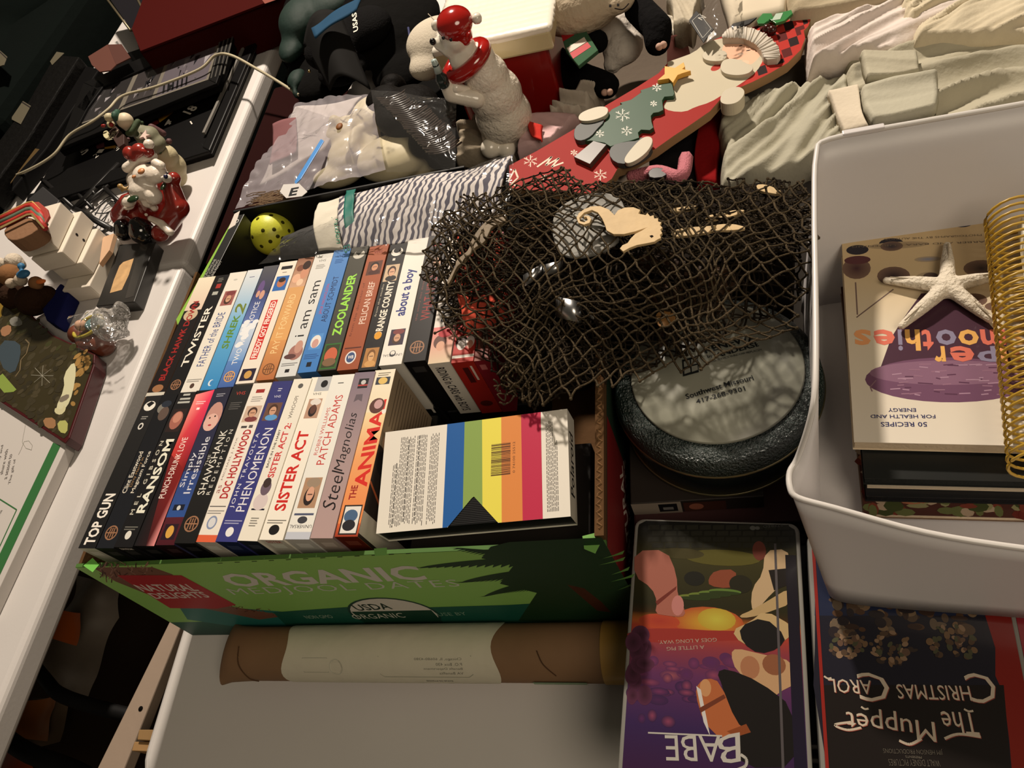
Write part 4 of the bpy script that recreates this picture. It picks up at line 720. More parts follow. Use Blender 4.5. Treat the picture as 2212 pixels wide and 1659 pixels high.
# ================================================================ white bin
bn = thing('storage_bin', (.85, .14, .13), 'frosted white plastic bin with a low bowed front, holding cookbooks', 'bin')
bm_ = mat('frosted_plastic', (212, 208, 208), .38, sss=.15, spec=.5)
xr = 1.02
base = [(.756, .245), (.745, .02), (.741, -.035), (.758, -.046), (.88, -.062), (xr, -.070), (xr, .245)]
def rimz(i): return {}[i]
loopb, loopt = [], []
rim = [((.790, .324), .300), ((.776, .305), .300), ((.765, .24), .300), ((.754, .16), .300), ((.744, .09), .300), ((.738, .055), .296), ((.732, .040), .278), ((.7235, .028), .254), ((.717, .019), .250), ((.7155, .006), .250), ((.720, -.002), .249), ((.745, -.012), .2485), ((.80, -.032), .245), ((.86, -.046), .243), ((.94, -.060), .242), ((1.03, -.070), .242)]
bot = [(.770, .262), (.762, .25), (.756, .2), (.751, .14), (.747, .08), (.745, .045), (.744, .02), (.743, 0), (.742, -.02), (.741, -.034), (.744, -.042), (.76, -.047), (.80, -.052), (.86, -.058), (.94, -.066), (1.03, -.070)]
rimR = [((1.03, .326), .300), ((.94, .325), .300), ((.86, .3255), .300)]; botR = [(1.03, .266), (.94, .265), (.86, .2645)]
rim = rimR + rim; bot = botR + bot
top_ = catmull([(a[0], a[1], z) for a, z in rim], 4); btm = catmull([(a, b, .136) for a, b in bot], 4)
rows = []
for k in range(7):
    t = k / 6; rows.append([b.lerp(a, t) for a, b in zip(top_, btm)])
n = len(top_); V = [p for r in rows for p in r]; Fc = [(j * n + i, j * n + i + 1, (j + 1) * n + i + 1, (j + 1) * n + i) for j in range(6) for i in range(n - 1)] + [(j * n + n - 1, j * n, (j + 1) * n, (j + 1) * n + n - 1) for j in range(6)]
o = mesh('bin_wall', V, Fc, bm_, bn, True); s = o.modifiers.new('thick', 'SOLIDIFY'); s.thickness = .0024; s.offset = 0
o = prism('bin_base', [(p.x, p.y, .138) for p in btm], .002, bm_, bn)
tube('rim_bead', [p + Vector((-.001, 0, .0005)) for p in top_], .0024, mat('bin_rim', (214, 210, 206), .3, spec=.6), bn, 8, True)
abox('rear_tab', .80, .3235, .2985, .835, .3295, .3035, bm_, bn, .001)
# books in the bin
def slab(name, quad, z, th, m, parent=None, bw=.0006, **k):
    return prism(name, ppx(quad, z), th, m, parent, bw, **k)
def book(label, q0, w, l, ang, z, th, coverc, art=None, pages=(196, 178, 150)):
    A = P(*q0, z); Vv = Vector((math.sin(ang), math.cos(ang), 0)); U = Vector((Vv.y, -Vv.x, 0)); t = thing('book', A + U * w / 2 + Vv * l / 2 - Vector((0, 0, th)), label, 'book')
    Z = Vector((0, 0, 1)); box('pages', A + U * .001 + Vv * .001 - Z * (th - .0008), U * (w - .002), Vv * (l - .002), Z * (th - .0016), hexm(pages, .8, bump=.3, bs=300), t)
    box('front_cover', A - Z * .0007, U * w, Vv * l, Z * .0007, hexm(coverc, .35), t); box('back_cover', A - Z * th, U * w, Vv * l, Z * .0007, hexm(coverc, .5), t)
    if art: c = Canvas('cover_print', t, A, U, Vv, m=mat_print('print_cover', .35, .2)); c.W, c.H = w, l; art(c); c.build()
    return t
def a_smooth(c):
    W, H = c.W, c.H; c.band(0, W, [(0, (212, 204, 190)), (H * .45, (206, 194, 172)), (H * .72, (196, 174, 136)), (H, (206, 178, 134))])
    c.pe(2078, 478, 24, 18, (52, 54, 72)); c.pe(1925, 526, 24, 15, (36, 34, 46)); c.pe(1852, 540, 22, 14, (38, 34, 44)); c.pe(1940, 470 + 60, 60, 10, (150, 128, 96), edge=(170, 150, 118))
    c.pe(1926, 532, 22, 14, (40, 38, 52), edge=(112, 88, 74)); c.pe(1850, 580, 28, 30, (62, 32, 38), edge=(112, 88, 74)); c.pe(1852, 562, 26, 12, (84, 44, 48)); c.pe(1930, 596, 32, 26, (46, 32, 36), edge=(112, 88, 74)); c.pe(2120, 580, 34, 24, (44, 36, 38), edge=(112, 88, 74)); c.pe(2105, 648, 24, 18, (60, 40, 42), edge=(112, 88, 74)); c.pe(2150, 662, 20, 12, (96, 76, 70), edge=(112, 88, 74)); c.pe(2005, 600, 24, 16, (150, 136, 120), edge=(170, 150, 118)); c.pe(2010, 596, 14, 9, (90, 74, 66)); c.pe(2004, 560, 26, 8, (126, 130, 150), edge=(170, 150, 118))
    c.pl([(1848, 610), (1852, 680)], .0012, (110, 90, 84)); c.pl([(1930, 625), (1850, 686)], .0012, (110, 90, 84))
    c.pp([(1990, 634), (2080, 634), (2172, 740), (2200, 830), (1892, 822), (1925, 730), (1950, 690)], (70, 44, 58))
    u, v = c.p(2045, 820); k = px2m(P(2045, 820, .2), 1); c.ell(u, v, 160 * k, 58 * k, (106, 72, 96), 30); c.ell(u, v + 18 * k, 150 * k, 32 * k, (128, 94, 116), 30)
    q = random.Random(2)
    for i in range(60):
        x = u + q.uniform(-130, 130) * k; y = v + q.uniform(-40, 44) * k
        if ((x - u) / (150 * k)) ** 2 + ((y - v) / (50 * k)) ** 2 < 1: c.line([(x, y), (x + q.uniform(8, 30) * k, y + q.uniform(-3, 3) * k)], .0011, q.choice([(160, 128, 148), (86, 54, 76), (140, 104, 124)]))
    c.pl([(1892, 822), (1880, 836), (1884, 846)], .001, (130, 100, 110))
    og, rd, gy, yl = (222, 156, 104), (206, 110, 92), (132, 126, 150), (218, 166, 92)
    for s, x0, x1, col in (('s', 1880, 1844, og), ('e', 1932, 1886, rd), ('i', 1948, 1938, gy), ('h', 1986, 1954, yl), ('t', 2014, 1990, rd), ('o', 2064, 2020, gy), ('o', 2112, 2068, yl), ('m', 2170, 2116, rd), ('S', 2212, 2174, yl)):
        c.pt(s, (x0, 712), (x1, 712), 34 if s not in 'iht' else 46, col, bold=.05)
    for s, x0, x1, col in (('r', 2040, 2016, yl), ('e', 2102, 2050, rd), ('p', 2152, 2108, gy), ('u', 2200, 2158, og)): c.pt(s, (x0, 748), (x1, 748), 34, col, bold=.05)
    nv = (48, 50, 92); c.pt('ENERGY', (1978, 882), (1918, 882), 8, nv, bold=.01); c.pt('FOR HEALTH AND', (2020, 896), (1880, 896), 8, nv, bold=.01); c.pt('50 RECIPES', (2002, 912), (1902, 912), 10, nv, bold=.01)
    c.pt('PHOTOGRAPHS BY THE AUTHOR', (2120, 506), (1910, 516), 4, (110, 96, 80)); c.pt('BARBER AND BARA CORPENING', (2138, 520), (1840, 532), 4, (110, 96, 80))
book('smoothie cookbook with berry photo cover and upside-down coloured letters, in the white bin', (1845, 955), .19, .256, .12, .2, .013, (206, 190, 164), a_smooth)
book('black covered book directly under the smoothie cookbook', (1868, 1033), .22, .26, .10, .184, .012, (24, 26, 25), None, (34, 36, 34))
book('slim white leaflet book sticking out between two black covers', (1874, 1050), .22, .26, .10, .171, .004, (180, 168, 148))
book('second black covered book, lower in the bin stack', (1872, 1072), .22, .265, .09, .166, .010, (22, 22, 24), None, (26, 26, 28))
def a_food(c):
    q = random.Random(6); c.rect(0, 0, c.W, c.H, (70, 40, 34))
    for i in range(220): c.ell(q.uniform(.004, c.W - .004), q.uniform(.002, .06), q.uniform(.003, .009), q.uniform(.002, .006), q.choice([(92, 96, 58), (130, 126, 90), (110, 52, 40), (160, 140, 118), (60, 66, 36), (150, 96, 70), (96, 36, 30)]), 8)
book('cookbook with a food photograph cover, near the bottom of the bin', (1866, 1110), .22, .27, .09, .155, .008, (110, 90, 74), a_food)
# starfish
sf = thing('starfish', P(2045, 622, .203), 'white dried starfish lying on the smoothie cookbook', 'starfish')
sc_ = P(2045, 622, .205); parts = [ell(sc_ + Vector((0, 0, .002)), (.013, .013, .007))]
for tp in ((2046, 530), (1915, 606), (1948, 704), (2138, 690), (2158, 596)):
    e_ = P(*tp, .206); e2 = sc_.lerp(e_, .55) + Vector((0, 0, .002)); parts += [cap(sc_ + Vector((0, 0, .003)), e2, .0078, .0062), cap(e2, e_, .0062, .0036)]
blob('starfish_body', parts, mat('dried_white', (214, 204, 186), .75, bump=1.0, bs=260), sf, .0016, 3)
V, Fc = [], []
for tp in ((2046, 530), (1915, 606), (1948, 704), (2138, 690), (2158, 596)):
    e_ = P(*tp, .206); v, f = tube_mesh([[sc_.lerp(e_, t) + Vector((0, 0, .0092 - .004 * t)) for t in (0, .3, .6, .95)]], .0007, 4); n = len(V); V += v; Fc += [tuple(i + n for i in q) for q in f]
mesh('ridge', V, Fc, hexm((170, 158, 138), .8), sf)
# coil notebook
cn = thing('coil_notebook', P(2190, 720, .215), 'spiral notebook with a thick mustard yellow coil standing in the bin', 'notebook')
gold = mat('mustard_coil', (176, 140, 44), .35, bump=.0)
pth = []; a0, b0 = P(2186, 460, .235), P(2250, 1010, .222); nturn = 34
for i in range(nturn * 20 + 1):
    t = i / (nturn * 20); cpt = a0.lerp(b0, t); an = 2 * PI * i / 20; pth.append(cpt + Vector((.021 * math.cos(an), 0, .021 * math.sin(an))))
tube('coil', pth, .00125, gold, cn, 6)
box('cover', b0 + Vector((.008, -.0, -.019)), (.09, -.006, 0), a0 - b0, (0, 0, .004), hexm((206, 196, 170), .6), cn, .001)
box('paper_block', b0 + Vector((.008, .002, -.0148)), (.088, -.006, 0), (a0 - b0) * .98, (0, 0, .012), hexm((214, 208, 192), .8), cn, .001)
# ================================================================ black tray behind the tapes, ball, game case
bt = thing('black_tray', (.29, .46, 0), 'open black carton behind the tape rows, holding the yellow ball', 'box')
blk = mat('matte_black', (10, 9, 8), .55)
abox('tray_wall', .026, .512, .001, .38, .516, .200, blk, bt, .001); abox('tray_wall', .026, .404, .001, .030, .512, .196, blk, bt, .001)
abox('tray_base', .026, .404, .001, .56, .516, .005, blk, bt); abox('tray_filler', .034, .408, .006, .55, .508, .130, mat('black_cloth', (20, 20, 18), .9, bump=.5), bt, .01)
bc = P(588, 505, .16)
ba = thing('perforated_ball', bc - Vector((0, 0, .031)), 'yellow perforated plastic ball at the left end of the black carton', 'ball')
BR_ = px2m(bc, 47)
v, f = ell(bc, BR_, sub=4); mesh('ball_shell', v, f, mat('ball_yellow', (206, 208, 62), .45, bump=.1, bs=200), ba, True)
tocam = (CC - bc).normalized(); e1 = R[0].copy(); e2 = -R[1].copy()
for (px, py) in ((586, 474), (563, 483), (611, 484), (592, 500), (571, 503), (601, 515), (584, 526), (552, 515), (614, 520), (566, 535), (593, 547), (548, 497), (628, 502)):
    dx, dy = (px - 588) / 47, (py - 509) / 47; rr2 = dx * dx + dy * dy
    if rr2 > .96: continue
    nrm = (e1 * dx - e2 * dy + tocam * math.sqrt(1 - rr2)).normalized(); rot = nrm.to_track_quat('Z', 'Y').to_matrix()
    lathe('hole', bc + nrm * (BR_ - .0006), [(.0029, .0), (.0028, .0007), (.0026, .0009)], hexm((62, 60, 14), .8), ba, 12, ax=rot)
gc = thing('game_case', P(450, 590, .2), 'thin black game case with a lime green edge standing left of the tape rows', 'game case')
slab('case_edge', [(500, 478), (507, 486), (408, 668), (383, 702), (380, 690), (400, 655)], .203, .14, hexm((132, 176, 62), .45), gc)
slab('case_body', [(508, 466), (528, 462), (478, 560), (452, 612), (410, 668), (404, 664), (480, 520)], .204, .15, hexm((26, 26, 26), .4), gc)
slab('paper_tip', [(506, 462), (518, 455), (508, 486), (492, 496)], .2046, .001, hexm((206, 196, 186), .6), gc)
c = Canvas('case_print', gc, P(440, 600, .2042), (1, 0, 0), (0, 1, 0))
for k, s in enumerate(('MICROPHONE', 'LIVE GAMING', 'ONLINE READY')): c.pt(s, (440 + k * 6, 606 + k * 2), (468 + k * 6, 560 + k * 2), 4.5, (170, 168, 160))
c.pe(511, 478, 6, 6, (190, 188, 182)); c.pe(511, 478, 4, 4, (40, 40, 40)); c.build()
# ================================================================ checked scarf in a clear bag
sb = thing('bagged_scarf', P(860, 460, .2), 'grey and white patterned scarf in a clear crinkled bag behind the tapes', 'scarf')
def scarf_m():
    m = bpy.data.materials.new('scarf_weave'); m.use_nodes = True; nt_ = m.node_tree; b = nt_.nodes['Principled BSDF']; tc = nt_.nodes.new('ShaderNodeTexCoord'); mp = nt_.nodes.new('ShaderNodeMapping'); mp.inputs['Rotation'].default_value = (0, 0, .15)
    w1 = nt_.nodes.new('ShaderNodeTexWave'); w1.inputs['Scale'].default_value = 34; w1.inputs['Distortion'].default_value = 3.0; w1.inputs['Detail'].default_value = 0; w1.inputs['Detail Scale'].default_value = 2.6
    nt_.links.new(tc.outputs['Object'], mp.inputs[0]); nt_.links.new(mp.outputs[0], w1.inputs[0]); cr = nt_.nodes.new('ShaderNodeValToRGB'); cr.color_ramp.interpolation = 'CONSTANT'
    cr.color_ramp.elements[0].color = lin((74, 72, 84)); cr.color_ramp.elements[1].position = .42; cr.color_ramp.elements[1].color = lin((196, 190, 186)); nt_.links.new(w1.outputs[0], cr.inputs[0]); nt_.links.new(cr.outputs[0], b.inputs['Base Color']); b.inputs['Roughness'].default_value = .85
    return m
sq1 = [(735, 425), (1108, 338), (1075, 500), (745, 540)]
fold = lambda u, v, p: .008 * nz(p, 14) + .002 * nz(p, 60) + .016 * math.sin(v * PI)
sheet('scarf_cloth', sq1, [.190, .215, .212, .200], 60, 40, fold, scarf_m(), sb, .003)
sheet('scarf_body', [(690, 436), (735, 428), (742, 540), (690, 545)], .192, 16, 24, fold, hexm((206, 200, 184), .8, bump=.4), sb, .003)
sheet('green_ribbon', [(752, 418), (772, 414), (778, 528), (757, 534)], [.196] * 4, 6, 40, lambda u, v, p: fold(u, v, p) + .004, hexm((26, 104, 92), .5), sb, .001)
sheet('scarf_tuck', [(640, 505), (692, 478), (690, 548), (606, 552)], .176, 14, 14, fold, hexm((60, 60, 60), .8, bump=.6), sb, .003)
c = Canvas('label_lettering', sb, P(710, 500, .2065), (1, 0, 0), (0, 1, 0)); c.pt('Jaiden', (716, 470), (724, 530), 15, (30, 120, 92), shear=.3); c.pt('B', (742, 532), (744, 548), 14, (30, 100, 92)); c.build()
def crinkle(a, s, o=0.0): return lambda u, v, p: a * nz(p, s, o) + a * .45 * abs(nz(p, s * 3.1, o + 4)) + .012 * math.sin(min(1, max(0, u)) * PI) * math.sin(v * PI)
sheet('clear_film', [(640, 500), (1112, 332), (1095, 492), (558, 572)], [.192, .222, .222, .205], 90, 60, crinkle(.007, 13), mat_film('clear_film', (225, 222, 218), .025, .12, .7, 26, .22), sb)
# ================================================================ fishing net and what it holds
netp = [(1180, 362), (1230, 357), (1270, 392), (1400, 388), (1560, 382), (1735, 388), (1762, 450), (1774, 520), (1752, 600), (1742, 700), (1690, 738), (1620, 748), (1560, 772), (1490, 815), (1400, 822), (1330, 838), (1240, 862), (1150, 890), (1090, 850), (1060, 775), (1000, 748), (940, 735), (908, 620), (897, 590), (935, 480), (1000, 420), (1110, 395)]
anch = [(930, 600, .232), (950, 720, .226), (1000, 450, .238), (1060, 560, .262), (1060, 720, .24), (1120, 870, .215), (1180, 400, .262), (1200, 600, .275), (1200, 780, .245), (1320, 450, .280), (1350, 600, .285), (1320, 800, .225), (1500, 420, .275), (1500, 560, .275), (1500, 700, .25), (1450, 810, .212), (1640, 700, .228), (1650, 560, .262), (1700, 430, .262), (1760, 520, .285), (1740, 640, .245)]
def nh(px, py):
    s = w = 0
    for a, b, z in anch: k = 1 / ((px - a) ** 2 + (py - b) ** 2 + 900) ** 1.3; s += z * k; w += k
    return s / w
def inpoly(x, y, poly):
    r = False; j = len(poly) - 1
    for i in range(len(poly)):
        if (poly[i][1] > y) != (poly[j][1] > y) and x < (poly[j][0] - poly[i][0]) * (y - poly[i][1]) / (poly[j][1] - poly[i][1]) + poly[i][0]: r = not r
        j = i
    return r
def net_layer(ang, sp, ky, dz, warp, seed, poly, r, keep=1.0, jz=.006):
    rr = random.Random(seed); ca, sa = math.cos(ang), math.sin(ang); nodes = {}
    for i in range(-60, 61):
        for j in range(-60, 61):
            a, b = (i - j) * sp * .5, (i + j) * sp * .5 * ky; x = 1330 + a * ca - b * sa; y = 620 + a * sa + b * ca
            nx = noise.noise(Vector((x * .006, y * .006, seed))); ny = noise.noise(Vector((x * .006, y * .006, seed + 9.3))); x += warp * nx + rr.uniform(-3, 3); y += warp * ny + rr.uniform(-3, 3)
            if inpoly(x, y, poly) and rr.random() < keep: nodes[(i, j)] = (x, y, nh(x, y) + dz + jz * noise.noise(Vector((x * .012, y * .012, seed + 3))))
    paths = []
    for (i, j), (x, y, z) in nodes.items():
        p = P(x, y, z)
        for q in ((i + 1, j), (i, j + 1)):
            if q in nodes:
                e = P(*nodes[q]); L = (e - p).length
                if L > .06: continue
                bow = Vector((rr.uniform(-1, 1), rr.uniform(-1, 1), rr.uniform(-1.2, .6))) * L * .13; paths.append([p, p.lerp(e, .33) + bow, p.lerp(e, .67) + bow * .8, e])
    V, Fc = tube_mesh(paths, r, 4)
    for k in list(nodes):
        if rr.random() < .9: v, f = ell(P(*nodes[k]), r * 1.75, sub=1); n = len(V); V += v; Fc += [tuple(a + n for a in q) for q in f]
    return V, Fc
fn = thing('fishing_net', P(1330, 640, .20), 'brown knotted fishing net heaped over the tapes and the black tin', 'net')
twine = mat('net_twine', (88, 76, 58), .9, bump=.6, bs=900, var=.45, vs=30)
twine2 = mat('dark_twine', (52, 44, 34), .9, bump=.6, bs=900, var=.5, vs=24)
v, f = net_layer(.15, 36, .95, .013, 60, 1, netp, .00105); mesh('net_mesh', v, f, twine, fn, True)
up = [(1180, 362), (1230, 357), (1270, 392), (1560, 382), (1735, 388), (1762, 450), (1760, 540), (1600, 560), (1400, 540), (1200, 560), (1060, 640), (950, 640), (905, 600), (935, 480), (1000, 420), (1110, 395)]
v, f = net_layer(-.25, 33, .55, -.004, 50, 2, up, .0010); mesh('net_mesh', v, f, twine, fn, True)
v, f = net_layer(.5, 30, .6, .001, 60, 5, up, .00095); mesh('net_mesh', v, f, twine2, fn, True)
mid = [(1180, 400), (1500, 400), (1700, 420), (1750, 640), (1600, 720), (1400, 800), (1150, 880), (1080, 830), (1010, 730), (960, 700), (930, 600), (1000, 460)]
v, f = net_layer(.9, 34, .8, -.012, 70, 3, mid, .0010); mesh('net_mesh', v, f, twine2, fn, True)
v, f = net_layer(-.6, 30, .9, -.022, 80, 4, mid, .0010); mesh('net_mesh', v, f, twine2, fn, True)
dense = [(1100, 540), (1180, 600), (1300, 640), (1330, 800), (1160, 885), (1090, 850), (1050, 740), (1060, 620)]
v, f = net_layer(.3, 20, .9, -.006, 50, 6, dense, .0009, jz=.03); mesh('net_mesh', v, f, twine2, fn, True)
rr = random.Random(21); paths = []
for k in range(46):
    x, y = rr.uniform(1075, 1180), rr.uniform(650, 870); pts = []
    for j in range(5): pts.append(P(x, y, nh(x, y) + rr.uniform(-.006, .010))); x += rr.uniform(-16, 16); y += rr.uniform(-18, 18)
    paths.append(catmull(pts, 3))
V, Fc = tube_mesh(paths, .0009, 4); mesh('loose_strand', V, Fc, twine, fn, True)['kind'] = 'stuff'
# dark carton and brown object that fill the net
dk = thing('dark_carton', (.62, .38, 0), 'dark brown carton and bundle hidden beneath the middle of the net', 'box')
abox('carton_body', .572, .305, .001, .76, .415, .180, mat('dark_carton2', (30, 24, 19), .85, var=.3), dk, .003)
nb = thing('net_bundle', P(1200, 720, .12), 'dark bundle of folded twine at the heart of the net', 'bundle')
blob('bundle_body', [E(1180, 760, .165, 75, (1, 1, .6)), E(1220, 650, .19, 90, (1, 1, .6)), E(1380, 660, .20, 110, (1, .9, .5)), E(1290, 560, .21, 90, (1, .9, .5)), E(1250, 800, .165, 55, (1, 1, .5))], mat('bundle_dark', (26, 22, 18), .95, bump=1.5, bs=120), nb, .005)
bw_ = thing('driftwood', P(1450, 620, .22), 'brown carved wooden piece showing through the net', 'wood')
blob('wood_body', [C2((1400, 560, .222, 28), (1560, 610, .222, 34)), C2((1430, 640, .222, 30), (1540, 660, .215, 26)), C2((1440, 700, .215, 20), (1425, 745, .215, 10))], mat('dark_wood', (84, 56, 32), .6, bump=.8, bs=60, var=.5, vs=20), bw_, .004)
wt = thing('wooden_tag', P(1430, 700, .235), 'tan wooden tag with a small dark hole hanging in the net', 'tag')
slab('tag_body', smooth_poly([(1415, 672), (1455, 668), (1462, 690), (1434, 708), (1418, 702)]), .240, .002, hexm((156, 112, 62), .6), wt); slab('tag_hole', [(1424, 694), (1429, 694), (1429, 699), (1424, 699)], .2404, .0003, hexm((20, 14, 8), .8), wt)
sd = thing('sand_dollar', P(1260, 490, .25), 'large chalky white sand dollar under the netting', 'shell')
sdp = smooth_poly([(1190, 500), (1196, 455), (1240, 425), (1300, 412), (1345, 425), (1352, 480), (1338, 520), (1290, 548), (1230, 557), (1202, 540)])
slab('shell_body', sdp, lambda a, b: nh(a, b) + .005, .005, mat('chalk', (158, 156, 150), .85, bump=.6, bs=60, var=.25), sd, .002)
for a, b, rx in ((1262, 530, 5), (1238, 460, 6), (1300, 470, 4)): slab('shell_hole', [(a - rx, b - 5), (a + rx, b - 4), (a + rx - 1, b + 5), (a - rx + 1, b + 4)], nh(a, b) + .0054, .0004, hexm((40, 36, 30), .9), sd)
tube('ridge', [P(x, y, nh(x, y) + .006) for x, y in ((1240, 462), (1262, 480), (1290, 478), (1320, 490))], .0015, hexm((170, 168, 160), .9), sd); tube('ridge', [P(x, y, nh(x, y) + .006) for x, y in ((1262, 480), (1268, 505), (1262, 528))], .0015, hexm((170, 168, 160), .9), sd)
sh = thing('wooden_seahorse', P(1350, 490, .29), 'pale plywood seahorse cutout lying on top of the net', 'ornament')
z7 = lambda px, py: nh(px, py) + .012
def zp(x, y): return (900 + x * .4069, 330 + y * .4069)
shp = [zp(*q) for q in [(848, 345), (860, 320), (890, 298), (930, 283), (975, 282), (1020, 300), (1050, 330), (1068, 305), (1105, 290), (1150, 288), (1188, 302), (1178, 322), (1215, 330), (1225, 318), (1240, 336), (1258, 330), (1262, 348), (1282, 346), (1282, 364), (1300, 368), (1292, 384), (1306, 396), (1294, 408), (1305, 426), (1292, 436), (1298, 452), (1280, 460), (1262, 472), (1225, 480), (1170, 490), (1130, 505), (1096, 524), (1078, 508), (1092, 490), (1120, 478), (1135, 455), (1160, 430), (1195, 412), (1215, 400), (1160, 418), (1100, 432), (1045, 432), (1008, 412), (1000, 385), (985, 350), (962, 318), (930, 304), (890, 318), (864, 345), (868, 362), (890, 368), (908, 356), (900, 340), (886, 342), (892, 332), (915, 334), (928, 350), (918, 372), (888, 382), (858, 372)]]
plyw = mat('plywood', (206, 178, 132), .6, bump=.2, bs=80, var=.15, vs=60)
slab('cutout', shp, .300, .003, plyw, sh, .0004); slab('eye', [zp(1236, 440), zp(1250, 436), zp(1258, 442), zp(1246, 450)], .3004, .0003, hexm((20, 14, 10), .8), sh)
for nm, pts, zz, lab in (('wooden_cutout', [(1345, 420), (1400, 400), (1480, 392), (1560, 388), (1610, 378), (1680, 376), (1745, 392), (1740, 405), (1660, 412), (1600, 410), (1520, 428), (1440, 440), (1360, 446)], .278, 'long slim wooden fish cutout right of the seahorse, under the netting'),
    ('wooden_cutout', [(1340, 298), (1420, 284), (1500, 278), (1480, 296), (1400, 310), (1350, 314)], .272, 'small wooden cutout sliver below the sleeve hem in the net'),
    ('wooden_cutout', [(1800, 168), (1850, 166), (1900, 184), (1940, 205), (1930, 222), (1850, 208), (1812, 196)], .270, 'pale wooden fin shaped cutout at the top right of the net'),
    ('wooden_cutout', [(1540, 332), (1620, 318), (1700, 300), (1752, 304), (1700, 330), (1600, 352), (1530, 360)], .272, 'thin wooden blade cutout between net strands near the bin')):
    t = thing(nm, P(*zp(*pts[0]), zz), lab, 'ornament'); slab('cutout', smooth_poly([zp(*q) for q in pts], 1), zz, .003, plyw, t, .0004)
bn_ = thing('bone_ornament', P(1040, 530, .27), 'mottled cream bone shaped ornament at the left of the net', 'ornament')
slab('cutout', smooth_poly([zp(*q) for q in [(440, 318), (470, 330), (478, 350), (462, 372), (400, 388), (382, 430), (358, 478), (300, 508), (270, 560), (230, 590), (210, 610), (176, 690), (160, 700), (165, 670), (205, 600), (208, 570), (240, 545), (275, 515), (290, 460), (330, 400), (380, 350)]], 1), .262, .004, mat('bone', (126, 108, 82), .6, bump=.3, bs=120, var=.4, vs=70), bn_, .0006)
steel = mat('steel_strip', (200, 200, 200), .3, 1.0)
def ring_band(label, x0, x1, y0, y1, hpx, z, bulge):
    t = thing('napkin_ring', P((x0 + x1) / 2, y0, z - .02), label, 'napkin ring'); V = []; n = 24; c0 = P(x0, y0, z); h = px2m(c0, hpx); tc = (CC - c0).normalized(); c1 = P(x1, y1, z)
    for i in range(n + 1):
        a = PI * i / n; s_ = (1 - math.cos(a)) / 2; p = c0.lerp(c1, s_) + tc * bulge * math.sin(a); V += [p, p + R[1] * h]
    o = mesh('metal_band', V, [(2 * i, 2 * i + 1, 2 * i + 3, 2 * i + 2) for i in range(n)], steel, t, True); s = o.modifiers.new('thick', 'SOLIDIFY'); s.thickness = .0012
ring_band('shiny bent steel band below the sand dollar in the net', 1130, 1172, 594, 570, 26, .268, .010)
ring_band('shiny curved steel band right of the bent band, under the sand dollar', 1172, 1216, 572, 562, 24, .268, .010)
ring_band('wide shiny steel ring in the dark middle of the net', 1200, 1256, 640, 652, 44, .268, .016)
ring_band('small steel tab beside the wide steel ring in the net', 1270, 1284, 672, 676, 14, .262, .004)
# ================================================================ clothes and things behind
bb = thing('blanket_pile', (.95, .95, 0), 'taupe folded blanket spread under the clothes and figures', 'blanket')
sheet('blanket', [(960, -120), (2700, -330), (2300, 330), (1040, 420)], [.05, .05, .05, .05], 60, 40, lambda u, v, p: .02 * nz(p, 5), mat('taupe', (92, 82, 72), .95, bump=.5, bs=60), bb, .004)
def garment(name, label, quad, z, col, folds=(6, 0.3), amp=.012, seed=0, cat='clothing', drop=.04, n=(70, 50), parent=None, th=.0025, bump=.25):
    if parent is None: c0 = P(sum(q[0] for q in quad) / 4, sum(q[1] for q in quad) / 4, min(z) if isinstance(z, list) else z); t = thing(name, c0, label, cat)
    else: t = parent
    nf, dr = folds
    A0_, B0_ = P(*quad[0], .15), P(*quad[1], .15); C0_ = P(*quad[3], .15); du = (B0_ - A0_).normalized(); dv = (C0_ - A0_).normalized(); fa = (du + dv * dr).normalized(); fb_ = Vector((-fa.y, fa.x, 0)); span = max(.05, abs((C0_ - A0_).dot(fb_)))
    def fz(u, v, p):
        w = noise.noise(Vector((p.x * 5, p.y * 5, seed))); a_ = p.dot(fa); b_ = p.dot(fb_) + .035 * w
        n1 = noise.noise(Vector((b_ * nf / span * 1.1, a_ * 3.0, seed + 1))); n2 = noise.noise(Vector((b_ * nf / span * 2.6, a_ * 5.0, seed + 4)))
        s_ = (.5 - abs(n1)) * 1.7 + (.4 - abs(n2)) * .7
        e = min(u, 1 - u, v, 1 - v); fall = -drop * max(0, 1 - e / .06) ** 2
        x = amp * s_ + .15 * amp * noise.noise(Vector((p.x * 40, p.y * 40, seed + 5))) + fall
        ox = .012 * noise.noise(Vector((p.x * 12, p.y * 12, seed + 8))); return Vector((ox, ox, x))
    return sheet('fabric' if parent is None else name, quad, z, n[0], n[1], fz, mat('cloth_%d_%d_%d' % tuple(col), col, .9, bump=bump, bs=180, var=.08), t, th)
garment('dark_garment', 'dark grey folded garment behind the wooden board', [(1560, 165), (1850, 95), (1860, 240), (1570, 330)], .10, (112, 106, 98), (2, .2), .012, 3)
g = garment('grey_shirt', 'olive grey shirt with long folds beside the white bin', [(1560, 240), (1830, 175), (1860, 330), (1545, 425)], [.11, .14, .15, .13], (172, 168, 150), (2.2, -.9), .026, 1)
garment('olive_coat', 'large olive coat spread across the upper right behind the bin', [(1800, 120), (2380, 20), (2380, 300), (1840, 320)], [.15, .17, .17, .15], (176, 170, 150), (3.0, -.25), .022, 7, n=(90, 60))
t = garment('white_shirt', 'white cotton shirt between the plaid hat tip and the olive coat', [(1735, 62), (2110, -40), (2080, 95), (1740, 140)], .17, (216, 204, 196), (2.6, -.35), .014, 4)
garment('cream_shirt', 'cream pleated shirt at the top right edge', [(1930, 0), (2420, -100), (2400, 70), (1960, 110)], .175, (206, 194, 168), (4.5, -.6), .018, 8)
garment('khaki_trousers', 'khaki trousers along the top edge of the picture', [(1660, -60), (2300, -180), (2260, -20), (1700, 22)], .18, (176, 162, 136), (2, -.2), .012, 9)
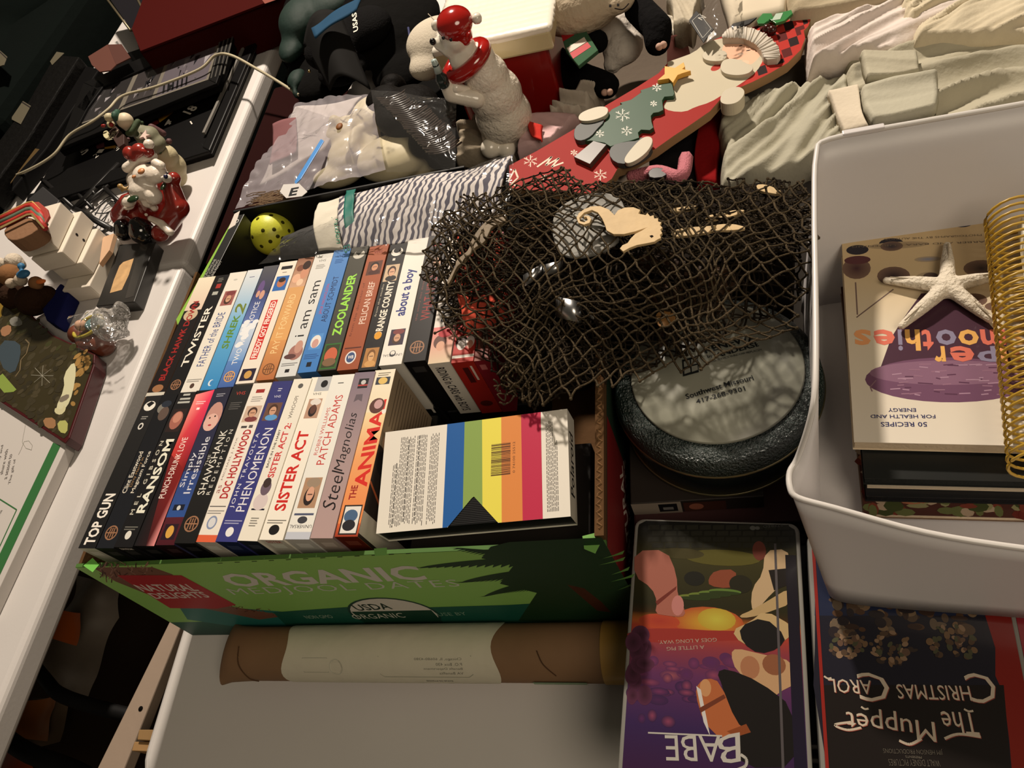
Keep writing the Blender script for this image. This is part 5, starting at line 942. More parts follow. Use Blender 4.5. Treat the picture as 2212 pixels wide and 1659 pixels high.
garment('collar_band', 'white collar band lying across the olive shirt at the bin corner', [(1782, 198), (1850, 184), (1888, 268), (1822, 290)], [.176, .18, .176, .17], (212, 200, 180), (1, .4), .005, 6, n=(24, 24), drop=.012)
garment('coat_pocket', 'olive coat flap with a dark slit above the bin rim', [(1850, 118), (1985, 112), (1990, 152), (1868, 172)], [.185] * 4, (178, 172, 152), (1.2, .1), .006, 12, n=(30, 20), drop=.012)
garment('coat_placket', 'olive folded coat placket beside the white collar band', [(1868, 175), (2030, 150), (2024, 232), (1890, 258)], [.185] * 4, (180, 176, 158), (1.1, .05), .006, 13, n=(30, 20), drop=.014)
garment('cream_socks', 'cream knitted socks above the wooden bearded man board', [(1440, -20), (1530, -40), (1500, 62), (1452, 66)], .16, (186, 176, 156), (1.5, 2), .014, 14, n=(30, 30))
garment('ribbed_cuff', 'ribbed white cuff beside the plush toy foot', [(1425, 42), (1478, 40), (1470, 78), (1432, 66)], .14, (204, 196, 180), (4, 0), .006, 15, n=(24, 24), drop=.01)
garment('pink_cloth', 'pale pink cloth with a red print beside the bear figurine', [(1140, 250), (1252, 252), (1190, 310), (1112, 330)], .12, (206, 172, 172), (1.5, .5), .01, 16, n=(30, 30))
garment('red_cloth', 'red frayed fabric patch on the pink cloth', [(1146, 254), (1180, 262), (1176, 300), (1152, 296)], .136, (186, 52, 44), (1, .4), .006, 17, n=(16, 16), drop=.004)
garment('white_tissue', 'crumpled white tissue paper behind the bear figurine', [(1215, 205), (1300, 190), (1260, 250), (1180, 262)], .115, (186, 176, 162), (2, .6), .02, 18, n=(40, 40))
garment('grey_sleeve', 'pale grey crumpled sleeve left of the bear figurine', [(985, 285), (1110, 240), (1110, 345), (985, 350)], .10, (150, 138, 120), (2.4, .8), .02, 19, n=(40, 40))
garment('red_strap', 'bright red fabric strap below the wooden bearded man board', [(1500, 225), (1560, 200), (1560, 400), (1505, 400)], .11, (128, 18, 20), (1, 0), .008, 20, n=(24, 40))
garment('black_sleeve', 'black sleeve under the lower edge of the bearded man board', [(1400, 320), (1510, 260), (1520, 400), (1400, 400)], .10, (26, 24, 26), (1.5, .3), .01, 21, n=(24, 24))
garment('coral_cloth', 'coral red cloth glimpsed through the left side of the net', [(985, 500), (1085, 470), (1100, 700), (1000, 720)], .222, (206, 86, 66), (2, .5), .008, 31, n=(30, 30), drop=.01)
pb = thing('pink_collar', P(1440, 375, .15), 'pink webbing pet collar with a black buckle at the top of the net', 'collar')
tube('webbing', catmull([P(1360, 385, .15), P(1420, 372, .16), P(1470, 382, .165), P(1482, 340, .155)]), .009, hexm((186, 110, 120), .7, bump=.8, bs=400), pb, 6)
slab('buckle', smooth_poly([(1398, 372), (1412, 360), (1440, 364), (1440, 382), (1404, 386)], 1), .17, .006, hexm((24, 18, 20), .3), pb, .001)
pc = thing('pink_card', P(1462, 90, .15), 'folded pink card standing behind the wooden bearded man board', 'card')
mesh('card_sheet', [P(1441, 80, .15), P(1441, 140, .10), P(1493, 125, .10), P(1480, 74, .15), P(1441, 80, .151) + Vector((0, .002, 0)), P(1441, 140, .101) + Vector((0, .002, 0)), P(1493, 125, .101) + Vector((0, .002, 0)), P(1480, 74, .151) + Vector((0, .002, 0))], BF, hexm((206, 140, 136), .6), pc)
bg_ = thing('labelled_pouch', P(1530, 60, .18), 'clear pouch with a black label holding white linens at the top edge', 'pouch')
slab('label_card', [(1504, 22), (1542, 62), (1520, 92), (1488, 44)], .185, .002, hexm((26, 25, 25), .4), bg_)
c = Canvas('label_print', bg_, P(1520, 60, .1852), (1, 0, 0), (0, 1, 0)); c.pt('N', (1516, 44), (1526, 38), 9, (200, 196, 186)); c.pl([(1495, 45), (1512, 30), (1536, 62), (1518, 82), (1495, 45)], .0008, (170, 168, 160)); c.pp([(1530, 78), (1542, 66), (1548, 74), (1526, 92)], (196, 192, 184)); c.build()
sheet('linen', [(1545, -60), (1720, -80), (1700, 20), (1575, 52)], .18, 20, 20, lambda u, v, p: .006 * nz(p, 20) - .02 * max(0, 1 - min(u, 1 - u, v, 1 - v) / .1) ** 2, hexm((210, 198, 176), .8), bg_, .004)
sheet('pouch_film', [(1500, -50), (1600, -60), (1590, 60), (1530, 90)], .192, 30, 30, crinkle(.003, 12), MC['clear_film'], bg_)
# ---------------------------------------------------------------- wooden bearded man board
wsb = thing('christmas_board', P(1420, 220, .13), 'flat painted wooden board of a bearded man with plaid hat and green tree', 'decoration')
zq = lambda x, y: (1100 + x * .3165, 0 + y * .3165)
ZB = .165
wood_edge = mat('board_wood', (150, 118, 82), .7, var=.2)
body = [zq(*q) for q in [(0, 1290), (0, 1130), (190, 1030), (480, 860), (660, 720), (880, 590), (1020, 500), (1090, 420), (1250, 370), (1330, 300), (1450, 250), (1500, 190), (1640, 150), (1700, 90), (1800, 50), (1960, 40), (2040, 60), (2062, 120), (2040, 180), (2010, 210), (2020, 260), (1990, 340), (1900, 430), (1780, 500), (1660, 560), (1590, 590), (1460, 650), (1440, 680), (1370, 760), (1240, 850), (1120, 930), (1000, 1015), (900, 1070), (800, 1130), (740, 1150), (700, 1220), (560, 1320)]]
o = slab('board', body, ZB, .014, wood_edge, wsb, .0008)
c = Canvas('painted_front', wsb, P(1420, 220, ZB), (1, 0, 0), (0, 1, 0), m=mat_print('print_paint', .6, 0.0, .12))
c.pp(body, (150, 34, 28))
hatp = [zq(*q) for q in [(1500, 190), (1640, 150), (1700, 90), (1800, 50), (1960, 40), (2040, 60), (2062, 120), (2040, 180), (2010, 210), (2020, 260), (1990, 340), (1900, 430), (1780, 500), (1660, 560), (1590, 590), (1700, 440), (1740, 400), (1850, 380), (1840, 300), (1700, 210), (1560, 190)]]
c.pp(hatp, (170, 46, 38))
for i in range(24):
    for j in range(22):
        x = 1480 + i * 31 + j * 8; y = 0 + j * 27 - i * 11
        if (i // 2 + j // 2) % 2 == 0:
            q = [zq(x, y), zq(x + 31, y - 11), zq(x + 39, y + 16), zq(x + 8, y + 27)]
            if sum(inpoly(a, b, hatp) for a, b in q) >= 4: c.pp(q, (36, 22, 22) if (i // 2) % 2 else (84, 26, 24)); c.k -= 1
c.k += 2
beard = smooth_poly([zq(*q) for q in [(1060, 430), (1150, 400), (1260, 360), (1340, 290), (1470, 255), (1560, 265), (1680, 310), (1740, 400), (1690, 490), (1600, 560), (1470, 640), (1370, 700), (1270, 730), (1200, 765), (1100, 760), (1040, 730), (1110, 650), (1130, 600)]], 1)
c.pp(beard, (190, 181, 158)); c.pp(smooth_poly([zq(*q) for q in [(1500, 270), (1600, 275), (1720, 370), (1690, 410), (1640, 450), (1600, 400), (1500, 420), (1440, 340)]]), (226, 178, 150))
c.pe(*zq(1600, 430), 12, 9, (226, 186, 160)); c.pe(*zq(1580, 312), 4, 2, (60, 44, 40)); c.pe(*zq(1632, 345), 5, 2, (60, 44, 40)); c.pe(*zq(1580, 370), 6, 5, (190, 160, 140)); c.pp(smooth_poly([zq(*q) for q in [(1370, 480), (1390, 445), (1450, 435), (1440, 470), (1400, 488)]]), (166, 54, 44))
def flake(cn_, x, y, r, col=(206, 206, 196), w=.0014):
    for k in range(6): a = PI / 6 + k * PI / 3; cn_.pl([(x + r * .15 * math.cos(a), y + r * .12 * math.sin(a)), (x + r * math.cos(a), y + r * .8 * math.sin(a))], w, col); b = a + .35; cn_.pl([(x + r * .55 * math.cos(a), y + r * .45 * math.sin(a)), (x + r * .85 * math.cos(b), y + r * .68 * math.sin(b))], w * .8, col)
for x, y, r in ((1146, 348, 16), (1297, 378, 15), (1240, 330, 8)): flake(c, x, y, r, (216, 196, 180))
c.pl([zq(190, 1140), zq(290, 1070), zq(250, 1130), zq(340, 1080), zq(290, 1140), zq(370, 1110)], .003, (220, 206, 186)); c.pl([(1098, 392), (1112, 366), (1119, 384), (1104, 398), (1120, 402)], .0025, (216, 200, 180)); c.pl([(1165, 388), (1180, 378), (1172, 392), (1190, 386)], .002, (216, 200, 180))
c.build()
cream = hexm((190, 181, 160), .5)
Zt = ZB + .006
def piece(nm, pts, z, th, m, lab=None, sm=0, bw=.0005):
    o = slab(nm, smooth_poly(pts, sm) if sm else pts, z, th, m, wsb, bw)
    if lab: o['label'] = lab
    return o
brim = [zq(*q) for q in [(1455, 240), (1470, 215), (1500, 192), (1580, 182), (1660, 190), (1740, 225), (1800, 275), (1840, 320), (1850, 370), (1830, 398), (1760, 405), (1735, 390), (1720, 350), (1680, 300), (1600, 262), (1500, 260), (1455, 262)]]
piece('hat_brim', brim, Zt + .003, .009, hexm((190, 182, 168), .8))
for k in range(26):
    t = k / 25; inner = catmull([Vector((a, b, 0)) for a, b in [zq(1458, 258), zq(1520, 258), zq(1600, 264), zq(1680, 302), zq(1722, 352), zq(1738, 388)]], 8); outer = catmull([Vector((a, b, 0)) for a, b in [zq(1460, 238), zq(1505, 194), zq(1600, 184), zq(1740, 226), zq(1835, 316), zq(1838, 390)]], 8)
    a = inner[int(t * (len(inner) - 1))]; b = outer[int(t * (len(outer) - 1))]; tube('brim_rib', [P(a.x, a.y, Zt + .0035), P(b.x, b.y, Zt + .0035)], .0014, hexm((204, 196, 184), .8), wsb, 5)
piece('moustache', [zq(*q) for q in [(1320, 360), (1360, 340), (1460, 340), (1490, 360), (1480, 400), (1440, 418), (1360, 415), (1318, 395)]], Zt, .006, cream, sm=2)
piece('moustache', [zq(*q) for q in [(1440, 440), (1470, 400), (1560, 400), (1640, 440), (1672, 460), (1640, 500), (1560, 515), (1480, 505), (1445, 480)]], Zt, .006, cream, sm=2)
piece('hat_pompom', [zq(*q) for q in [(1440, 660), (1470, 610), (1560, 586), (1606, 610), (1605, 650), (1560, 700), (1490, 715), (1442, 700)]], Zt, .018, cream, sm=2)
green = hexm((40, 74, 50), .5, var=.1)
tree = [zq(*q) for q in [(1020, 575), (1110, 560), (1128, 640), (1118, 655), (1060, 660), (1045, 685), (1052, 750), (1020, 765), (985, 770), (968, 790), (972, 830), (985, 870), (960, 888), (900, 885), (880, 905), (888, 940), (830, 960), (780, 970), (720, 990), (690, 1000), (650, 975), (560, 960), (520, 962), (440, 930), (470, 880), (600, 860), (655, 830), (660, 790), (700, 745), (770, 710), (755, 700), (830, 680), (900, 630), (895, 615)]]
piece('tree_cutout', tree, Zt, .007, green, 'green painted tree cutout')
c2 = Canvas('tree_print', wsb, P(1350, 260, Zt), (1, 0, 0), (0, 1, 0), m=mat_print('print_paint', .6, 0.0, .12))
for x, y, r in ((1419, 189, 11), (1412, 224, 8), (1345, 249, 17), (1354, 283, 13), (1296, 289, 10)): flake(c2, x, y, r)
c2.build()
star = [zq(*q) for q in [(1060, 450), (1130, 462), (1190, 424), (1200, 455), (1182, 470), (1240, 482), (1180, 500), (1150, 512), (1118, 565), (1090, 535), (1010, 548), (1060, 505)]]
piece('star', star, Zt + .005, .007, hexm((216, 160, 62), .45), 'golden yellow star')
drk = hexm((66, 68, 66), .5)
piece('mitten', [zq(*q) for q in [(440, 930), (445, 870), (500, 830), (640, 800), (650, 830), (600, 880), (560, 930), (500, 960), (455, 955)]], Zt + .002, .008, drk, sm=1)
piece('mitten', [zq(*q) for q in [(675, 1050), (700, 990), (790, 965), (880, 960), (900, 930), (960, 960), (980, 1020), (900, 1080), (800, 1120), (720, 1110)]], Zt + .002, .008, drk, sm=1)
piece('cuff', [zq(*q) for q in [(468, 795), (500, 760), (600, 725), (660, 726), (680, 750), (660, 790), (560, 825), (480, 825)]], Zt + .006, .006, cream, sm=2)
piece('cuff', [zq(*q) for q in [(780, 1090), (810, 1040), (880, 960), (930, 928), (975, 935), (980, 975), (940, 1040), (860, 1100), (800, 1118)]], Zt + .006, .006, cream, sm=2)
piece('tree_trunk', [zq(*q) for q in [(440, 1070), (575, 960), (665, 985), (550, 1120)]], Zt + .002, .008, hexm((74, 64, 56), .4))
lf = hexm((52, 120, 64), .3)
for pts in ([(1780, 130), (1830, 90), (1925, 66), (1935, 90), (1880, 140), (1820, 158)], [(1690, 140), (1730, 90), (1790, 90), (1800, 115), (1740, 160), (1700, 160)]): piece('holly_leaf', [zq(*q) for q in pts], Zt + .006, .004, lf)
piece('leaf_glint', [zq(*q) for q in [(1790, 140), (1820, 92), (1870, 86), (1850, 130)]], Zt + .0066, .0006, mat('glint_paint', (206, 224, 206), .2, .3))  # pale sliver laid on the leaf as a painted highlight
for x, y in ((1760, 195), (1795, 205)): vv, ff = ell(P(*zq(x, y), Zt + .002), .006); mesh('berry', vv, ff, hexm((60, 24, 20), .2), wsb, True)
piece('dark_ribbon', [zq(*q) for q in [(1510, 180), (1560, 120), (1700, 66), (1740, 80), (1640, 160), (1530, 200)]], Zt + .004, .002, hexm((16, 16, 16), .4))
# ---------------------------------------------------------------- polar bear figurine
pbz = thing('bear_figurine', P(1090, 322, .10), 'glazed white polar bear figurine in a red hat and scarf, standing by the board', 'figurine')
glaze = mat('white_glaze', (234, 226, 210), .25, bump=.12, bs=60, coat=.8); redg = mat('red_glaze', (164, 26, 20), .15, coat=1.0)
furg = mat('fur_glaze', (230, 220, 204), .4, bump=1.0, bs=160, coat=.4)
D = Vector((-.355, -.935, 0))
b0 = P(1085, 305, .105); bs_ = px2m(b0, 1)
def H(px, py, r, k=(1, 1, 1), rot=None):    # place on the figurine's own vertical axis plane, height read from the row
    y0 = b0.y + .0; c_ = PY(px, py, y0); return ell(c_, tuple(r * bs_ * q for q in k), rot)
blob('body', [H(1085, 290, 46), H(1088, 250, 60), H(1070, 205, 56), H(1050, 165, 46), H(1035, 130, 34), H(1012, 128, 32), H(1128, 235, 14)], furg, pbz, .004, 4)
blob('head', [H(985, 78, 30), H(975, 98, 24), H(952, 95, 14), H(940, 91, 8), H(975, 62, 26), H(1005, 110, 26), H(1005, 128, 32)], glaze, pbz, .003, 3)
for (x, y) in ((943, 55), (1030, 40)): blob('ear', [H(x, y, 11)], glaze, pbz, .003, 2)
blob('hat', [H(982, 50, 36, (1, 1, .8)), H(990, 75, 28), H(1000, 92, 16)], redg, pbz, .003, 4)['label'] = 'shiny red cap'
def torus_path(c_, a, b, n=28, A=None, B=None): return [c_ + A * a * math.cos(2 * PI * i / n) + B * b * math.sin(2 * PI * i / n) for i in range(n)]
sc0 = PY(1008, 132, b0.y); tube('scarf', torus_path(sc0, 44 * bs_, 38 * bs_, 28, Vector((.93, 0, .36)), Vector((0, 1, 0))), 15 * bs_, redg, pbz, 10, True)['label'] = 'glossy red scarf'
yb = b0.y - .030
def Hf(px, py, r): return ell(PY(px, py, yb), r * bs_)
def Cf(a, b, ra, rb, y1=0, y2=0): return cap(PY(*a, yb + y1), PY(*b, yb + y2), ra * bs_, rb * bs_, 8)
blob('arm', [Cf((1030, 215), (975, 205), 18, 16), Cf((975, 205), (965, 185), 16, 14)], glaze, pbz, .003, 3)
blob('arm', [Cf((1060, 170), (1045, 210), 18, 12, .02, .02), Cf((1045, 210), (985, 190), 12, 12, .02, 0)], glaze, pbz, .003, 3)
blob('foot', [Hf(1060, 320, 22), Hf(1095, 322, 20)], glaze, pbz, .003, 3)
bp = PY(960, 186, yb - .006); upv = Vector((0, 0, 1))
lathe('bottle', bp, [(.0075, 0), (.0085, .002), (.0085, .014), (.004, .022), (.0035, .030), (.0045, .0305), (.0045, .034)], hexm((34, 44, 42), .15), pbz, 16)
lathe('bottle_top', bp + Vector((0, 0, .022)), [(.0055, 0), (.0045, .01), (.0038, .018), (.001, .019)], hexm((170, 186, 180), .2), pbz, 16)
for (x, y) in ((958, 82), (974, 86)): vv, ff = ell(PY(x, y, b0.y - .034), .0022); mesh('eye', vv, ff, hexm((15, 12, 12), .1), pbz, True)
vv, ff = ell(PY(935, 90, b0.y - .006), .0045); mesh('nose', vv, ff, hexm((20, 16, 16), .2), pbz, True)
# ---------------------------------------------------------------- red ceramic box with frosted lid
rx_ = thing('ceramic_jar', P(1160, 230, .1), 'red ceramic jar with a thick cream frosted lid behind the bear figurine', 'jar')
b1 = P(1150, 262, .08); b2 = P(1206, 252, .08); U = (b2 - b1).normalized(); Wd = U.cross(Vector((0, 0, -1))); Wd = Vector((-U.y, U.x, 0))
t1 = PY(1075, 125, b1.y); hh = t1.z - b1.z
def fr(u, w, z): return b1 + U * u + Wd * w + Vector((0, 0, z))
redm = mat('red_ceramic', (136, 20, 16), .3, coat=.5, var=.1)
box('jar_body', fr(-.10, 0, 0), U * .155, Wd * .12, Vector((0, 0, hh)), redm, rx_, .004)
box('lid', fr(-.112, -.010, hh), U * .178, Wd * .14, Vector((0, 0, .030)), mat('cream_ceramic', (206, 192, 150), .3, coat=.5), rx_, .004)
blob('lid_frosting', [ell(fr(-.105 + .012 * i, .0 + .013 * j, hh + .031), (.0095, .0095, .006)) for i in range(15) for j in range(11)] + [(boxv(fr(-.112, -.010, hh + .024), U * .178, Wd * .14, Vector((0, 0, .008))), BF)], glaze, rx_, .004, 2)
# ---------------------------------------------------------------- white cap, black cap, green cloth
wc = thing('baseball_hat', P(945, 120, .12), 'white ball cap with navy piping behind the bear figurine', 'cap')
wcl = mat('white_twill', (190, 180, 162), .85, bump=.3, bs=300)
blob('crown', [E(945, 90, .14, 72, (1, .95, .62)), E(925, 140, .13, 44, (1, 1, .6)), E(1000, 20, .14, 50, (1, 1, .5))], wcl, wc, .005, 5)
tube('piping', catmull([P(882, 60, .155), P(888, 100, .15), P(893, 130, .14), P(900, 150, .13)]), .002, hexm((40, 44, 84), .7), wc)
tube('seam', catmull([P(925, 30, .205), P(950, 60, .215), P(965, 110, .21), P(985, 160, .19)]), .0008, hexm((150, 142, 126), .8), wc)
bc_ = thing('baseball_hat', P(740, 100, .1), 'black ball cap with white lettering lying in the dark clothes at top centre', 'cap')
blackc = mat('black_twill', (11, 10, 10), .9, bump=.5, bs=300)
blob('crown', [E(720, 100, .12, 62, (1.1, 1.1, .6)), E(790, 60, .12, 60, (1, 1, .6)), E(740, 150, .11, 50, (1.2, 1, .5))], blackc, bc_, .006, 4)
sheet('visor', [(655, 95), (735, 25), (790, 170), (700, 175)], [.14, .16, .13, .13], 16, 16, lambda u, v, p: .03 * math.sin(u * PI) - .02 * v, hexm((24, 23, 22), .85), bc_, .003)
c = Canvas('cap_lettering', bc_, P(770, 45, .185), (1, 0, 0), (0, 1, 0)); c.pt('USAS', (774, 66), (770, 26), 11, (220, 214, 200), bold=.02); c.build()
vv, ff = ell(P(668, 154, .115), .003); mesh('rivet', vv, ff, hexm((200, 170, 110), .2, metal=1.0), bc_, True)
bp_ = thing('black_jacket', P(850, 150, .04), 'heap of black jackets at the top centre behind the mask', 'jacket')
blob('jacket_body', [E(840, 60, .07, 100, (1.2, 1.3, .5)), E(880, 150, .05, 70, (1.2, 1, .5)), E(700, 180, .04, 60, (1.2, 1, .5)), E(760, -20, .07, 110, (1.5, 1.5, .5)), E(660, 150, .04, 46, (1, 1, .5))], mat('jacket_black', (9, 8, 7), .95, bump=1.5, bs=30), bp_, .008, 4)
gr = thing('green_jacket', P(640, 60, .05), 'dark green fabric bag hanging over the corner of the left table', 'bag')
blob('bag_body', [E(650, 40, .10, 50, (1, 1.4, .7)), E(632, 100, .08, 34, (.9, 1.6, .6)), E(640, 170, .06, 28, (.8, 1.2, .5)), E(700, 10, .10, 60, (1.2, 1, .5)), E(640, 205, .05, 10, (1, 1, 1))], mat('green_nylon', (14, 36, 29), .7, bump=.8, bs=25), gr, .007, 5)
bs2 = thing('blue_cloth', P(700, 30, .15), 'strip of dark blue cloth between the green bag and black cap', 'cloth')
sheet('cloth', [(672, 60), (780, -10), (770, 20), (680, 82)], .185, 14, 6, lambda u, v, p: .006 * nz(p, 20), hexm((34, 66, 92), .8), bs2, .003)
# ---------------------------------------------------------------- plush
pl2 = thing('plush_toy', P(1300, 120, .1), 'black and white plush animal with a big cream head and striped scarf', 'plush toy')
fluff = mat('cream_fluff', (190, 174, 150), .95, bump=1.2, bs=90); wfl = mat('white_fluff', (196, 188, 178), .95, bump=1.8, bs=60); bfl = mat('black_fluff', (14, 13, 14), .98, bump=1.2, bs=90)
blob('head', [E(1250, 5, .20, 92, (1.05, .9, .7)), E(1190, 0, .20, 50, (1, 1, .7)), E(1330, 0, .20, 44, (1, 1, .6)), E(1235, 30, .19, 70, (1, .8, .6))], fluff, pl2, .006, 4)
blob('arm', [C2((1150, 60, .13, 30), (1195, 130, .12, 34)), C2((1195, 130, .12, 34), (1240, 165, .11, 34)), C2((1240, 165, .11, 36), (1310, 185, .12, 30))], bfl, pl2, .006, 4)
blob('chest', [E(1345, 100, .12, 46, (1, 1.2, .7)), E(1330, 60, .13, 50, (1, 1, .7)), E(1322, 140, .11, 20)], wfl, pl2, .006, 3)
blob('leg', [C2((1380, 20, .17, 34), (1420, 60, .17, 34)), C2((1420, 60, .17, 34), (1420, 92, .16, 30)), E(1290, 90, .16, 26)], bfl, pl2, .006, 4)
sc2 = [(1212, 74), (1262, 60), (1292, 108), (1250, 142), (1222, 108)]
slab('scarf', sc2, .182, .006, hexm((60, 90, 66), .9), pl2, .001)
c = Canvas('scarf_stripes', pl2, P(1250, 100, .1822), (1, 0, 0), (0, 1, 0)); c.pp([(1212, 74), (1242, 66), (1240, 76), (1216, 90)], (150, 26, 30)); c.pp([(1224, 104), (1262, 80), (1268, 90), (1230, 114)], (206, 190, 176)); c.pp([(1231, 115), (1269, 91), (1277, 101), (1238, 127)], (170, 24, 34)); c.build()
for x, y, r_ in ((1318, 12, 2.6), (1335, 10, 2.6)): slab('whisker_dot', [(x - r_, y - r_), (x + r_, y - r_), (x + r_, y + r_), (x - r_, y + r_)], .232, .001, hexm((20, 18, 18), .8), pl2)
tube('mouth', catmull([P(1328, 18, .232), P(1345, 20, .230), P(1358, 8, .224)]), .0008, hexm((30, 24, 22), .8), pl2)
for x, y in ((1306, 200), (1317, 199), (1424, 101), (1433, 97)): vv, ff = ell(P(x, y, .135 if x < 1400 else .185), .005); mesh('toe_pad', vv, ff, hexm((190, 156, 140), .8), pl2, True)
# ---------------------------------------------------------------- mask in a bag
mk = thing('latex_mask', P(840, 310, .1), 'cream latex face mask with dark brown hair inside a clear zip bag', 'mask')
latex = mat('cream_latex', (206, 194, 160), .5, bump=.3, bs=22, sss=.1); hairm = mat('dark_hair', (12, 9, 7), .7, spec=.06, bump=1.2, bs=50)
blob('face', [E(770, 330, .13, 62, (1.1, 1, .55)), E(850, 340, .14, 72, (1.2, .9, .55)), E(745, 285, .14, 44, (1, 1, .6)), E(800, 250, .15, 50, (.9, 1.2, .6)), E(730, 380, .12, 44, (1.4, .7, .5)), E(768, 300, .16, 26, (.5, 1.6, .7)), E(900, 360, .12, 50, (1.3, .6, .5)), E(722, 262, .16, 14)], latex, mk, .004, 5)
blob('hair', [E(880, 240, .175, 74, (1, 1, .55)), E(930, 300, .165, 52, (1, 1, .6)), E(828, 212, .185, 42, (1, .9, .5)), E(950, 345, .145, 32, (.9, .8, .6)), E(850, 190, .17, 30)], hairm, mk, .004, 4)['label'] = 'dark brown hair'
rr = random.Random(8); paths = []
for k in range(34):
    t = k / 33; x0, y0 = 815 + t * 110, 212 + t * 120; pts = []
    for j in range(5): s = j / 4; pts.append(P(x0 + s * 70 + rr.uniform(-2, 2), y0 - s * 26 + 10 * math.sin(s * 3), .207 - .03 * (s - .4) ** 2 - .02 * t))
    paths.append(catmull(pts, 3))
V, Fc = tube_mesh(paths, .0016, 4); mesh('hair_strand', V, Fc, mat('hair_gloss', (58, 48, 42), .35), mk, True)['kind'] = 'stuff'
vv, ff = ell(P(733, 273, .185), (.0055, .0075, .003)); mesh('eye_hole', vv, ff, hexm((120, 72, 28), .6), mk, True)
zb = thing('zip_bag', P(660, 330, .1), 'cloudy zip bag with a blue zipper strip around the cream mask', 'bag')
sheet('bag_film', [(640, 225), (800, 195), (835, 370), (505, 448)], [.155, .20, .175, .165], 70, 60, lambda u, v, p: .010 * nz(p, 13, 2) + .006 * abs(nz(p, 40, 7)), mat_film('milky_film', (206, 198, 204), .30, .2, .6, 20, .3), zb)
sheet('bag_film', [(800, 192), (985, 215), (985, 365), (835, 372)], [.22, .215, .20, .195], 40, 40, lambda u, v, p: .016 * math.sin(u * PI) * math.sin(v * PI) + .004 * nz(p, 20, 2), MC['clear_film'], zb)
slab('zipper_strip', [(693, 300), (700, 304), (650, 386), (638, 398), (636, 392)], .194, .0015, hexm((56, 130, 200), .4), zb)
slab('white_tag', [(612, 398), (646, 396), (664, 414), (652, 424), (618, 428), (604, 414)], .196, .001, hexm((196, 192, 188), .5), zb)
c = Canvas('tag_print', zb, P(630, 412, .1962), (1, 0, 0), (0, 1, 0)); c.pt('E', (623, 424), (640, 421), 16, (22, 22, 24), bold=.04); c.build()
sheet('pink_contents', [(590, 270), (640, 255), (640, 330), (585, 360)], .155, 16, 16, lambda u, v, p: .01 * nz(p, 20), hexm((120, 80, 82), .8), zb, .002)
sheet('white_contents', [(640, 235), (780, 205), (700, 320), (560, 400)], .148, 20, 20, lambda u, v, p: .01 * nz(p, 15), hexm((176, 168, 164), .8), zb, .002)
paths = []
for k in range(60):
    x, y = rr.uniform(530, 590), rr.uniform(420, 445); a = rr.uniform(-.5, .1); pts = [P(x + j * 14, y + a * j * 14 + rr.uniform(-3, 3), .186) for j in range(4)]; paths.append(pts)
V, Fc = tube_mesh(paths, .0007, 3); o = mesh('fur_tuft', V, Fc, hexm((96, 78, 60), .9), zb, True); o['kind'] = 'stuff'
# red bin below the gap
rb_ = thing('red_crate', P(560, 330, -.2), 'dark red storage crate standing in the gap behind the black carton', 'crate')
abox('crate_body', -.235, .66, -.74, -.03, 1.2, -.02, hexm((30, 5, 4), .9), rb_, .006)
sup = thing('folded_coats', (.3, .75, 0), 'dark folded coats on the near table under the mask and caps', 'coat')
blob('coat_body', [ell((.10, .66, .05), (.10, .12, .044)), ell((.27, .68, .05), (.16, .12, .045)), ell((.24, .90, .03), (.14, .16, .026))], mat('coat_dark', (10, 9, 8), .95, bump=1, bs=30), sup, .012, 4)
# ================================================================ left table
# big black panel with numerals (lower) and framed photos (upper)
fb1 = thing('number_board', P(300, 280, 0), 'black board with white numerals and small coloured marks lying under the photo frame', 'board')
mb = mat('frame_black', (9, 8, 8), .45, spec=.18)
q1 = [(215, 140), (577, 16), (497, 178), (452, 322), (398, 336), (60, 430), (100, 330)]
o = slab('board_body', [(262, 118), (588, 8), (452, 326), (50, 452)], .018, .017, mb, fb1, .002)
o = slab('frame_rail', [(566, 14), (588, 8), (452, 326), (436, 318)], .028, .010, hexm((14, 13, 13), .35, spec=.25), fb1, .003)
slab('frame_rail', [(452, 326), (436, 308), (60, 420), (50, 452)], .026, .008, mb, fb1, .002)
slab('frame_bead', [(561, 18), (565, 17), (441, 286), (436, 286)], .0282, .006, hexm((120, 116, 110), .25), fb1, .0005)
c = Canvas('board_print', fb1, P(380, 250, .0182), (1, 0, 0), (0, 1, 0)); wn = (206, 200, 188)
c.pt('18', (411, 248), (429, 232), 16, wn, bold=.04); c.pt('4', (357, 275), (372, 266), 11, wn, bold=.04); c.pl([(411, 262), (415, 268)], .003, wn)
c.pt('5', (178, 336), (194, 324), 11, wn, bold=.04); c.pt('2', (206, 342), (214, 336), 8, wn); c.pt('1', (220, 330), (226, 322), 9, wn); c.pt('3', (252, 326), (262, 318), 8, wn)
c.pp([(341, 256), (370, 237), (375, 243), (345, 265)], (176, 130, 40)); c.pp([(320, 268), (340, 258), (344, 266), (326, 276)], (110, 30, 26)); c.pp([(226, 318), (250, 314), (250, 320), (226, 322)], (150, 110, 40)); c.pp([(206, 312), (224, 304), (226, 318), (210, 322)], (80, 40, 44)); c.build()
ff_ = thing('photo_frame', P(320, 170, .02), 'long black photo frame with a strip of black and white pictures, on the board', 'photo frame')
zf = .058
slab('frame_rail', [(165, 232), (212, 170), (226, 182), (182, 242)], zf, .012, mb, ff_, .002)
OUT = [(180, 178), (520, 32), (467, 180), (124, 322)]; IN = [(211, 192), (479, 75), (450, 172), (169, 270)]
slab('frame_back', OUT, zf - .006, .022, mb, ff_, .002)
for a, b in ((0, 1), (1, 2), (2, 3), (3, 0)): slab('frame_rail', [OUT[a], OUT[b], IN[b], IN[a]], zf, .008, hexm((11, 10, 10), .4, spec=.2), ff_, .0015)
